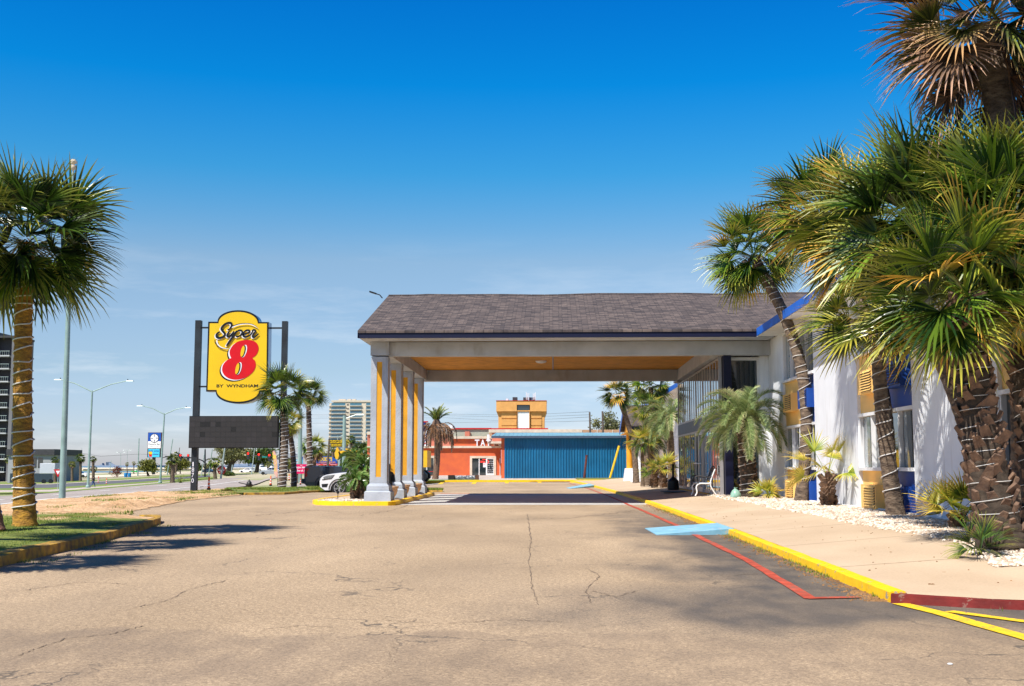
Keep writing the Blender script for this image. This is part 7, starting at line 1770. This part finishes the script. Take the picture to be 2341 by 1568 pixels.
for k, zt_ in enumerate(fl_[:-1]):
    for a_, b2 in bays_:
        xa, xb_ = P(U(a_), 1000, D).x, P(U(b2), 1000, D).x
        wf = MB().box(xa, xb_, D-0.05, D-0.004, zt_-1.95, zt_-0.15).build('window', GLASST, o)
        MB().box(xa-0.3, xb_+0.3, D-1.3, D-0.06, zt_-2.35, zt_-2.0).build('balcony', CREAM, o)
        MB().box(xa-0.25, xb_+0.25, D-1.3, D-1.22, zt_-1.98, zt_-1.5).build('railing', mat('balcony_glass', (0.20, 0.32, 0.36), 0.3, 0.05), o)
    for uu in (1208, 1222):
        xa = P(U(uu), 1000, D).x; 
        MB().box(xa, xa+0.75, D-0.05, D-0.004, zt_-2.0, zt_-1.0).build('small_window', DKGREY, o)
    MB().box(x0_-0.6, W0-0.3, D+3, D+6, zt_-2.35, zt_-1.95).build('side_balcony', CREAM, o)
# ---------------------------------------------------------------- shops
D = 144
sh = thing('shop_row', 'low coral-red row of shops with cream cornices seen under the canopy', 'shop building', (P(1040, 1086, D).x, D, 0.05))
def cr_(m, n, c0, c1, D_, dep): return rect(MB(), *c0, *c1, D_, dep).build(n, m, sh)
zg = 0.05
xL_, xR_ = P(840, 1000, D).x, P(1160, 1000, D).x
zb1 = P(*Cc(500, 795), D).z; zb0 = P(*Cc(500, 750), D).z
zmid = P(*Cc(1000, 600), D).z; zlt = P(*Cc(300, 515), D).z
MB().box(xL_, xR_, D, D+10, zg-0.1, zb1).build('wall', CORAL, sh)
MB().box(xL_, xR_, D-0.35, D+9.9, zb1+0.001, zb0).build('cornice_band', CREAM, sh)
xa = P(*Cc(880, 700), D).x
MB().box(xL_, xa, D-0.1, D+0.6, zb0+0.001, zlt).build('left_parapet', CORAL2, sh)
MB().box(xa, xR_, D+0.05, D+0.6, zb0+0.001, zmid).build('middle_parapet', CORAL, sh)
MB().prism([(xL_, zlt+0.001), (xa+0.1, zlt+0.001), (xa+0.25, P(*Cc(800, 450), D).z), (xL_, P(*Cc(800, 450), D).z)], D-0.35, D+0.9).build('left_cornice', CREAM, sh)
MB().prism([(xa-0.1, zmid+0.001), (xR_, zmid+0.001), (xR_, P(*Cc(1000, 548), D).z), (xa-0.35, P(*Cc(1000, 548), D).z)], D-0.30, D+0.55).build('middle_cornice', CREAM, sh)
GRG = mat('sage_parapet', (0.36, 0.38, 0.31), 0.8, 0.06)
a = P(*Cc(830, 403), D+8); b_ = P(*Cc(1700, 600), D+8); MB().box(a.x, b_.x, D+8, D+8.3, b_.z-1, a.z).build('rear_parapet', GRG, sh)
a2 = P(*Cc(820, 397), D+7.8); MB().box(a.x-0.3, b_.x, D+7.8, D+8.4, a.z+0.001, a.z+0.18).build('coping', REDP, sh)
q = P(*Cc(1205, 450), D+7); MB().box(q.x-0.3, q.x+0.3, D+6.2, D+7.9, P(*Cc(1205, 545), D+7).z, q.z).build('buttress', CORAL2, sh)
a = P(*Cc(-300, 258), D+2); b_ = P(*Cc(340, 455), D+2); MB().box(a.x, b_.x, D+2, D+2.4, b_.z, a.z).build('stone_gable', mat('buff_stone', (0.60, 0.45, 0.28), 0.9, 0.3, 1.5), sh); MB().box(a.x, b_.x+0.2, D+1.8, D+2.5, a.z+0.001, a.z+0.15).build('coping', REDP, sh)
a = P(*Cc(800, 318), D+4); b_ = P(*Cc(888, 375), D+4); MB().box(a.x, b_.x, D+4, D+7, b_.z, a.z).build('roof_unit', WHITE, sh)
# storefronts
for (fa, fb, ft, dv) in ((150, 540, 955, ((205, 345), (358, 498))), (1252, 1800, 960, ((1298, 1440), (1454, 1592), (1770, 1880)))):
    a = P(*Cc(fa, ft), D); b_ = P(*Cc(fb, 1362), D); ins = 0.28
    MB().box(a.x, b_.x, D-0.12, D-0.002, a.z-ins, a.z).box(a.x, a.x+ins, D-0.12, D-0.002, zg, a.z-ins).box(b_.x-ins, b_.x, D-0.12, D-0.002, zg, a.z-ins).build('storefront_trim', CREAM, sh)
    MB().box(a.x+ins, b_.x-ins, D-0.03, D-0.003, zg, a.z-ins).build('storefront_glass', GLASS, sh)
    f_ = MB()
    for (p_, q_) in dv:
        x_a, x_b = P(*Cc(p_, 1100), D).x, P(*Cc(q_, 1100), D).x; f_.box(x_a-0.05, x_a+0.02, D-0.08, D-0.031, zg, a.z-ins); f_.box(x_b-0.02, x_b+0.05, D-0.08, D-0.031, zg, a.z-ins)
    f_.build('mullion', WHITEM, sh)
xa_, xb_ = P(*Cc(1596, 1100), D).x, P(*Cc(1765, 1100), D).x; zd = P(*Cc(1600, 1008), D).z
dr = MB().box(xa_, xa_+0.12, D-0.1, D-0.035, zg, zd).box(xb_-0.12, xb_, D-0.1, D-0.035, zg, zd).box(xa_+0.12, xb_-0.12, D-0.1, D-0.035, zd-0.1, zd).box(xa_+0.12, xb_-0.12, D-0.1, D-0.035, zg, zg+0.22).build('door', WHITEM, sh)
for k, (s_, w_) in enumerate((('TATTOO', 0.9), ('PIERCING', 1.0), ('TUE - SAT', 0.9), ('12 - 8', 0.6), ('WALK-INS', 1.0), ('WELCOME', 1.0))): text(s_, SIGNW, sh, ((xa_+xb_)/2, D-0.04, zd-0.45-k*0.26), (1, 0, 0), (0, 0, 1), 0.13, w_, 0.005, 'door_lettering', align='CENTER')
x_, z_ = XZ(*Cc(1465, 1100), D); x2, z2 = XZ(*Cc(1570, 1062), D)
NEON = mat('neon_red', (0.8, 0.05, 0.05), 0.5, 0, emit=((1, 0.03, 0.02), 2.0))
text('OPEN', NEON, sh, (x_, D-0.06, z_), (1, 0, 0), (0, 0, 1), z2-z_, x2-x_, 0.01, 'open_sign', shear=0.2)
c = P(*Cc(1528, 1080), D); MB().tube([(c.x+0.72*math.cos(t), D-0.06, c.z+0.30*math.sin(t)) for t in [-1.5+3.2*i/12 for i in range(13)]], 0.02, 5).build('open_sign_tube', NEON, sh)
text('PIZZA', NEON, sh, (P(*Cc(280, 1040), D).x, D-0.06, P(*Cc(280, 1040), D).z), (1, 0, 0), (0, 0, 1), 0.2, 0.5, 0.01, 'window_sign') if False else None
MB().box(P(*Cc(205, 1280), D).x, P(*Cc(505, 1280), D).x, D-0.09, D-0.085, P(*Cc(205, 1290), D).z, P(*Cc(205, 1278), D).z).build('red_strip', REDP, sh)
for x, y in ((325, 1002), (375, 1002), (403, 1002)): q = P(*Cc(x, y), D); MB().box(q.x-0.1, q.x+0.1, D-0.1, D-0.05, q.z-0.08, q.z+0.08).build('lamp', mat('warm_lamp', (0.9, 0.6, 0.2), 0.5, 0, emit=((1, 0.65, 0.25), 3)), sh)
q = P(*Cc(1560, 1150), D); MB().box(q.x-0.18, q.x+0.18, D-0.05, D-0.032, q.z-0.27, q.z+0.27).build('notice', SIGNW, sh)
# barber shop sign (only its right end clears the column)
x1_, z1_ = XZ(*Cc(300, 548), D); z0_ = P(*Cc(300, 655), D).z; xs_ = x1_-5.4
MB().prism([(xs_, z0_+0.4), (x1_, z0_-0.25), (x1_, z1_), (xs_, z1_+0.1)], D-0.25, D-0.1).build('barber_sign_board', SIGNK, sh)
text('BARBER', SIGNW, sh, (xs_+0.2, D-0.258, z0_+0.17), (1, 0, 0), (0, 0, 1), (z1_-z0_)*0.72, 5.0, 0.01, bold=0.05); text('BARBER', SIGNR, sh, (xs_+0.22, D-0.266, z0_+0.2), (1, 0, 0), (0, 0, 1), (z1_-z0_)*0.66, 4.95, 0.01, bold=0.0)
c = P(*Cc(190, 688), D); MB().prism([(c.x+0.55*math.cos(t)-0.3, c.z+0.22*math.sin(t)) for t in [2*PI*i/20 for i in range(20)]], D-0.2, D-0.101).build('shop_oval', SIGNK, sh)
text('SHOP', SIGNW, sh, (c.x-1.3, D-0.208, c.z-0.1), (1, 0, 0), (0, 0, 1), 0.2, 1.25, 0.01)
c = P(*Cc(347, 610), D); h_ = 0.72
bp = MB().lathe((c.x, D-0.35, c.z-h_*1.0), [(0.1, -0.25), (0.25, -0.1), (0.22, 0), (0.22, 1.45), (0.25, 1.5), (0.12, 1.72)], 14).build('barber_pole', SIGNW, sh)
for k in range(4):
    z_ = c.z-h_+0.12+k*0.34
    MB().tube([(c.x-0.23*math.cos(t), D-0.35-0.23*math.sin(t), z_+0.24*t/PI) for t in [PI*i/8 for i in range(9)]], 0.06, 6).build('stripe', mat('royal_blue', (0, 0, 0)) if k % 2 else SIGNR, bp)
# emblem on the gable
c = P(*Cc(190, 350), D+1.9)
MB().prism([(c.x+0.9*math.cos(t), c.z+1.0*math.sin(t)) for t in [2*PI*i/18 for i in range(18)]], D+1.9, D+1.99).build('emblem', mat('royal_blue', (0, 0, 0)), sh)
MB().prism([(c.x-0.2+0.45*math.cos(t), c.z+0.2+0.5*math.sin(t)) for t in [2*PI*i/12 for i in range(12)]], D+1.86, D+1.89).build('emblem_patch', SIGNY, sh)
# TATTOO letters
x0_, z0_ = XZ(*Cc(1357, 748), D); x1_, z1_ = XZ(*Cc(1460, 617), D)
for k, ch in enumerate('TATTOO'):
    xk = x0_ + k*(P(*Cc(1478, 700), D).x-x0_)*0.98
    text(ch, SIGNW, sh, (xk, D-0.22, z0_), (1, 0, 0), (0, 0, 1), z1_-z0_, (x1_-x0_)*0.94, 0.1, 'channel_letter', bold=0.03)
# projecting wing right of the letters
wx0, wx1 = P(*Cc(1660, 700), 138).x, P(1175, 1000, 138).x
MB().box(P(1147.5, 1000, 138).x, wx1, 138, D-0.001, zg, P(*E5(1200, 860), 138).z).build('wing_wall', CORAL, sh)
MB().box(wx0-0.2, wx1, 137.6, D-0.36, P(*E5(1200, 858), 138).z+0.002, P(*E5(1200, 832), 138).z).build('wing_cornice', CREAM, sh)
MB().box(wx0+0.3, wx1, 138.6, D-0.4, P(*E5(1200, 831), 138).z, P(*E5(1200, 690), 138).z).build('wing_parapet', CORAL2, sh)
MB().box(wx0-0.1, P(1330, 980, 138).x, 138.3, D+6, P(*E5(1200, 720), 138).z, P(*E5(1200, 680), 138).z).build('wing_coping', CREAM, sh)
# white hanging banners
for (a_, b2, D2) in ((Cc(1612, 512), Cc(1660, 655), 137.4), (E5(1268, 935), E5(1295, 1105), 136)):
    a = P(*a_, D2); b_ = P(*b2, D2); tag(MB().box(a.x, b_.x, D2, D2+0.04, b_.z, a.z).build('hanging_banner', SIGNW), ('narrow white banner hanging over the end of the tattoo lettering' if D2 > 137 else 'plain white vertical banner at the corner beside the blue shed'), 'banner')
# long tan parapet behind the shed
o = thing('rear_shop_block', 'long tan parapet block with a red coping behind the blue shed', 'building', (P(1290, 985, 150).x, 150, 0))
a = P(1118, 982.5, 150); b_ = P(1445, 989, 150); MB().box(a.x, b_.x, 150, 156, 0, a.z).build('wall', mat('tan_block', (0.5, 0.30, 0.18), 0.9, 0.1), o)
for k in range(9): x = a.x+2+k*2; MB().box(x, x+0.12, 149.9, 149.998, a.z-1.0, a.z).build('joint', CREAM, o)
a3 = P(1120, 979.5, 149); b3 = P(1253, 979.5, 149); MB().box(a3.x, b3.x, 149.5, 156.5, a.z+0.001, a.z+0.2).build('coping', REDP, o)
# ---- tan hotel tower
D = 220
o = thing('tan_tower', 'square tan stair tower with flared top and antennas, centre background', 'tower', (P(1192, 985, D).x, D, 0))
def tw(pts, y0, y1, m, n): return MB().prism([XZ(*E5(*q), D) for q in pts], D+y0, D+y1).build(n, m, o)
tw([(1207, 322), (1838, 322), (1838, 455), (1812, 520), (1812, 1300), (1232, 1300), (1232, 520), (1207, 455)], 0.6, 9, TANT, 'wall')
tw([(1207, 322), (1465, 322), (1465, 455), (1207, 455)], 0, 0.599, TANT, 'upper_band'); tw([(1630, 322), (1838, 322), (1838, 455), (1630, 455)], 0, 0.599, TANT, 'upper_band'); tw([(1466, 322), (1629, 322), (1629, 372), (1466, 372)], 0, 0.599, TANT, 'lintel')
for (ya_, yb_) in ((460, 538), (552, 628), (640, 900)):
    tw([(1270, ya_), (1460, ya_), (1460, yb_), (1270, yb_)], 0.45, 0.599, TANT, 'relief_panel'); tw([(1640, ya_), (1775, ya_), (1775, yb_), (1640, yb_)], 0.45, 0.599, TANT, 'relief_panel')
tw([(1466, 373), (1629, 373), (1629, 1000), (1466, 1000)], 0.5, 0.598, mat('slate_blue', (0, 0, 0)), 'stair_recess')
tw([(1468, 458), (1472, 458), (1472, 990), (1468, 990)], 0.1, 0.49, TANT, 'jamb'); tw([(1622, 458), (1628, 458), (1628, 990), (1622, 990)], 0.1, 0.49, TANT, 'jamb')
tw([(1474, 380), (1620, 380), (1620, 440), (1474, 440)], 0.3, 0.499, GLASS, 'window'); tw([(1466, 442), (1629, 442), (1629, 456), (1466, 456)], 0.1, 0.5, TANT, 'sill')
tw([(1474, 460), (1620, 460), (1620, 900), (1474, 900)], 0.3, 0.48, WHITE, 'white_panel')
tw([(1204, 318), (1841, 318), (1841, 323), (1204, 323)], -0.1, 9.2, REDP, 'coping')
for (a_, b2, c2_, m_) in ((1320, 1350, 285, WHITEM), (1405, 1465, 265, DKGREY), (1540, 1600, 268, DKGREY), (1615, 1690, 268, mat('slate_blue', (0, 0, 0)))): tw([(a_, c2_), (b2, c2_), (b2, 317), (a_, 317)], 3, 5, m_, 'roof_unit')
for x in (1580, 1592, 1612, 1668, 1682, 1695): tw([(x-3, 205+(x % 5)*6), (x+3, 205+(x % 5)*6), (x+3, 300), (x-3, 300)], 2.5, 2.9, WHITEM, 'antenna')
# ---- blue metal shed
D = 110
o = thing('metal_shed', 'long blue ribbed-metal shed with a pale blue roof under the canopy opening', 'shed', (P(1290, 1092, D).x, D, 0.1))
a = P(*E5(1310, 780), D); xb_ = P(1462, 1000, D).x; zt_ = P(1290, 997, D).z
MB().box(a.x, xb_, D, D+14, 0, zt_).build('wall', BLUEWALL, o)
rb = MB(); n = int((xb_-a.x)/0.26)
for k in range(n+1):
    x = a.x+0.05+k*0.26; rb.add([(x, D-0.001, 0.05), (x+0.04, D-0.09, 0.05), (x+0.09, D-0.09, 0.05), (x+0.13, D-0.001, 0.05), (x, D-0.001, zt_), (x+0.04, D-0.09, zt_), (x+0.09, D-0.09, zt_), (x+0.13, D-0.001, zt_)], [(0, 1, 5, 4), (1, 2, 6, 5), (2, 3, 7, 6)])
tag(rb.build('rib', BLUEWALL, o, recalc=False), kind=None)
xr_a = P(*E5(1145, 770), D-0.6).x; ze_ = P(1290, 996, D-0.6).z; zr_ = Z_(989.0, D+2.6)-0.15
vs = [(xr_a, D-0.6, ze_), (xb_+0.3, D-0.6, ze_), (xb_+0.3, D+2.6, zr_+0.15), (xr_a+0.3, D+2.6, zr_+0.15)]
MB().add(vs+[(x, y, z-0.12) for x, y, z in vs], [(0, 1, 2, 3), (7, 6, 5, 4)]+[(i, (i+1) % 4, 4+(i+1) % 4, 4+i) for i in range(4)]).build('roof', BLUEROOF, o)
sm = MB(); 
for k in range(30):
    x = xr_a+0.3+k*0.42; sm.add([(x, D-0.605, ze_+0.005), (x+0.04, D-0.605, ze_+0.035), (x+0.08, D-0.605, ze_+0.005), (x, D+2.6, zr_+0.156), (x+0.04, D+2.6, zr_+0.19), (x+0.08, D+2.6, zr_+0.156)], [(0, 1, 4, 3), (1, 2, 5, 4)])
sm.build('roof_seam', BLUEROOF, o, recalc=False)
MB().box(xr_a, xb_+0.3, D-0.62, D-0.601, ze_-0.22, ze_-0.01).build('fascia', mat('slate_blue', (0, 0, 0)), o)
MB().box(a.x-0.3, a.x-0.001, D+0.001, D+10, 0, zt_).build('corner_wall', CORAL, o)
# low dark wrapped pile on the forecourt
D = 93.5; a = P(*Cc(795, 1360), D); b_ = P(*Cc(1432, 1455), D)
o = thing('wrapped_pile', 'low dark pile of plastic-wrapped timber lying by the yellow kerb', 'pile', ((a.x+b_.x)/2, D, 0.1))
x1_ = P(*Cc(925, 1400), D).x; x2_ = P(*Cc(1365, 1400), D).x
MB().box(a.x, x1_, D, D+0.6, 0.08, a.z).build('crate_end', mat('dark_wood', (0.03, 0.02, 0.018), 0.8, 0.2), o)
MB().box(x2_, b_.x, D, D+0.55, 0.08, a.z-0.02).build('rusty_end', mat('rust_brown', (0.14, 0.06, 0.035), 0.8, 0.3), o)
m_ = MB(); pts_ = [(x1_+(x2_-x1_)*i/14, D+0.3+0.03*math.sin(i*2.0), 0.24+0.02*math.sin(i*3.3)) for i in range(15)]; m_.tube(pts_, [0.19+0.02*math.sin(i*5.1) for i in range(15)], 10)
m_.build('plastic_wrap', mat('crumpled_plastic', (0.03, 0.03, 0.04), 0.15, 0.3, 5, 1.0, 7, 0.08, c2=(0.4, 0.42, 0.45)), o, smooth=True)
# ---- gabled porch (kiosk)
po_ = thing('gabled_porch', 'small gabled porch with shingle roof and blue barge boards beyond the lobby wing', 'porch', (5.5, 72, 0.2))
yn, yf_, ymid = 68.2, 77.2, 72.7; xk = 4.45; ze_ = 3.55; zp = 5.0
vs = [(xk, yn, ze_), (9, yn, ze_), (9, ymid, zp), (xk, ymid, zp), (xk, yf_, ze_), (9, yf_, ze_)]
vs2 = [(x, y, z-0.1) for x, y, z in vs]
MB().add(vs+vs2, [(0, 1, 2, 3), (3, 2, 5, 4), (6, 9, 8, 7), (9, 10, 11, 8), (0, 3, 9, 6), (3, 4, 10, 9), (0, 6, 7, 1), (4, 5, 11, 10)]).build('roof', SHIN, po_)
MB().prism([(yn, ze_-0.28), (yn, ze_-0.02), (ymid, zp-0.02), (yf_, ze_-0.02), (yf_, ze_-0.28), (ymid, zp-0.32)], xk-0.04, xk-0.001, ax='x').build('barge_board', BLUETRIM, po_)
MB().prism([(yn+0.3, ze_-0.3), (ymid, zp-0.35), (yf_-0.3, ze_-0.3)], xk+0.25, xk+0.3, ax='x').build('gable_wall', OCHRE, po_)
MB().box(xk, 9, yn-0.03, yn-0.001, ze_-0.28, ze_-0.03).build('fascia', NAVY, po_)
MB().box(xk+0.02, 9, yn+0.002, yf_, ze_-0.32, ze_-0.281).build('ceiling', OCHRE, po_)
for (xc_, yc_, m_, lb_) in ((5.07, 70.0, GREYST, 'square white column'), (4.95, 75.4, OCHRE, 'round ochre column')):
    c_ = (MB().box(xc_-0.22, xc_+0.22, yc_-0.22, yc_+0.22, 0.5, ze_-0.32) if m_ is GREYST else MB().lathe((xc_, yc_, 0.5), [(0.2, 0), (0.2, ze_-0.83)], 16)).build('column', m_ if m_ is OCHRE else WHITE, po_, smooth=m_ is OCHRE)
    MB().frus(xc_, yc_, 0.12, 1.05, 0.42, 0.42, 0.3, 0.3).build('base', WHITE, c_)
MB().box(8.4, 8.8, 69.8, 75.6, 0.1, ze_-0.33).build('rear_wall', WHITE, po_)
# neighbour parking lot
_v = []
for j in range(19):
    yj = 52.2+j*1.95; xl_ = lerp_tab(CREST, yj)+2.0
    for i in range(9): xi = xl_+(-7.75-xl_)*i/8; _v.append((xi, yj, H(xi, yj)+0.02))
tag(MB().add(_v, [(j*9+i, j*9+i+1, j*9+i+10, j*9+i+9) for j in range(18) for i in range(8)]).build('neighbour_lot', ROAD, recalc=False), kind='structure')
# sand verge behind grass bank edge + spotlight stake
x = P(772.5, 1130, 36.6).x
tag(MB().tube([(x, 36.6, 0.1), (x, 36.6, 0.33)], 0.012, 6).lathe((x, 36.6, 0.32), [(0.02, 0), (0.05, 0.03), (0.05, 0.09)], 10).build('garden_spike', BLACK), 'thin black garden spike in the white rocks left of the cycads', 'garden spike')
# ---------------------------------------------------------------- camera, light, world
cam = bpy.data.cameras.new('camera'); co = bpy.data.objects.new('camera', cam); COL.objects.link(co); sc.camera = co
cam.sensor_width = 36; cam.lens = F/2341*36; cam.clip_end = 30000; cam.clip_start = 0.1
M = Matrix((CR, CU, -CF)).transposed().to_4x4(); M.translation = Vector((0, 0, HC)); co.matrix_world = M
LD = Vector((2.3, 2.85, -5.1)).normalized()
s = bpy.data.lights.new('sun', 'SUN'); so = bpy.data.objects.new('sun', s); COL.objects.link(so)
s.energy = 5.4; s.angle = math.radians(0.53); s.color = (1.0, 0.955, 0.88)
so.rotation_euler = LD.to_track_quat('-Z', 'Y').to_euler()
wd = bpy.data.worlds.new('World'); sc.world = wd; wd.use_nodes = True; nt = wd.node_tree
bg = nt.nodes['Background']; sk = nt.nodes.new('ShaderNodeTexSky'); sk.sky_type = 'NISHITA'; sk.sun_disc = False
sk.sun_elevation = math.asin(-LD.z); sk.sun_rotation = math.atan2(-LD.x, -LD.y) % (2*PI)
sk.air_density = 1.0; sk.dust_density = 0.4; sk.ozone_density = 2.5; sk.altitude = 0
hs = nt.nodes.new('ShaderNodeHueSaturation'); hs.inputs['Saturation'].default_value = 1.35; hs.inputs['Value'].default_value = 1.0
nt.links.new(sk.outputs['Color'], hs.inputs['Color'])
tc = nt.nodes.new('ShaderNodeTexCoord'); mp = nt.nodes.new('ShaderNodeMapping'); mp.inputs['Scale'].default_value = (2.2, 2.2, 14)
nz = nt.nodes.new('ShaderNodeTexNoise'); nz.inputs['Scale'].default_value = 2.2; nz.inputs['Detail'].default_value = 7; nz.inputs['Roughness'].default_value = 0.62
nt.links.new(tc.outputs['Generated'], mp.inputs['Vector']); nt.links.new(mp.outputs[0], nz.inputs['Vector'])
cr = nt.nodes.new('ShaderNodeMapRange'); cr.inputs[1].default_value = 0.50; cr.inputs[2].default_value = 0.80; nt.links.new(nz.outputs['Fac'], cr.inputs[0])
sx = nt.nodes.new('ShaderNodeSeparateXYZ'); nt.links.new(tc.outputs['Generated'], sx.inputs[0])
el = nt.nodes.new('ShaderNodeMapRange'); nt.links.new(sx.outputs['Z'], el.inputs[0]); el.inputs[1].default_value = 0.20; el.inputs[2].default_value = 0.06
mu = nt.nodes.new('ShaderNodeMath'); mu.operation = 'MULTIPLY'; nt.links.new(cr.outputs[0], mu.inputs[0]); nt.links.new(el.outputs[0], mu.inputs[1])
mu2 = nt.nodes.new('ShaderNodeMath'); mu2.operation = 'MULTIPLY'; nt.links.new(mu.outputs[0], mu2.inputs[0]); mu2.inputs[1].default_value = 0.75
gr = nt.nodes.new('ShaderNodeValToRGB'); cre = gr.color_ramp.elements
SKY_GAIN = [(0.0, (1.05, 1.12, 1.75)), (0.03, (1.05, 1.12, 1.62)), (0.05, (1.06, 1.08, 1.45)), (0.081, (1.2, 1.12, 1.26)), (0.175, (1.95, 1.45, 1.27)), (0.249, (0.6, 1.46, 1.54)), (0.32, (0.05, 1.36, 1.75)), (0.385, (0.03, 1.16, 1.73)), (0.52, (0.02, 0.42, 0.85)), (1.0, (0.02, 0.18, 0.42))]
cre[0].position = 0; cre[1].position = 1
for i, (ps_, cc_) in enumerate(SKY_GAIN):
    e_ = cre[0] if i == 0 else (cre[len(cre)-1] if ps_ == 1.0 else cre.new(ps_))
    e_.color = (*[x/2*0.86 for x in cc_], 1)
nt.links.new(sx.outputs['Z'], gr.inputs['Fac'])
gm = nt.nodes.new('ShaderNodeMix'); gm.data_type = 'RGBA'; gm.blend_type = 'MULTIPLY'; gm.inputs[0].default_value = 1; gm.clamp_result = False
nt.links.new(hs.outputs[0], gm.inputs[6]); nt.links.new(gr.outputs['Color'], gm.inputs[7])
g2 = nt.nodes.new('ShaderNodeVectorMath'); g2.operation = 'SCALE'; g2.inputs['Scale'].default_value = 2.0; nt.links.new(gm.outputs[2], g2.inputs[0])
mx = nt.nodes.new('ShaderNodeMix'); mx.data_type = 'RGBA'; nt.links.new(mu2.outputs[0], mx.inputs[0]); nt.links.new(g2.outputs[0], mx.inputs[6]); mx.inputs[7].default_value = (9, 9.3, 9.6, 1)
nt.links.new(mx.outputs[2], bg.inputs['Color']); bg.inputs['Strength'].default_value = 0.09
sc.view_settings.view_transform = 'Standard'; sc.view_settings.look = 'None'; sc.view_settings.exposure = 0.36; sc.view_settings.gamma = 1
sc.render.engine = 'CYCLES'; sc.cycles.samples = 128; sc.cycles.use_denoising = True
sc.cycles.max_bounces = 6; sc.cycles.transparent_max_bounces = 6
sc.render.resolution_x = 1024; sc.render.resolution_y = 686
for o in list(bpy.data.objects):
    if '_w' in o: del o['_w']
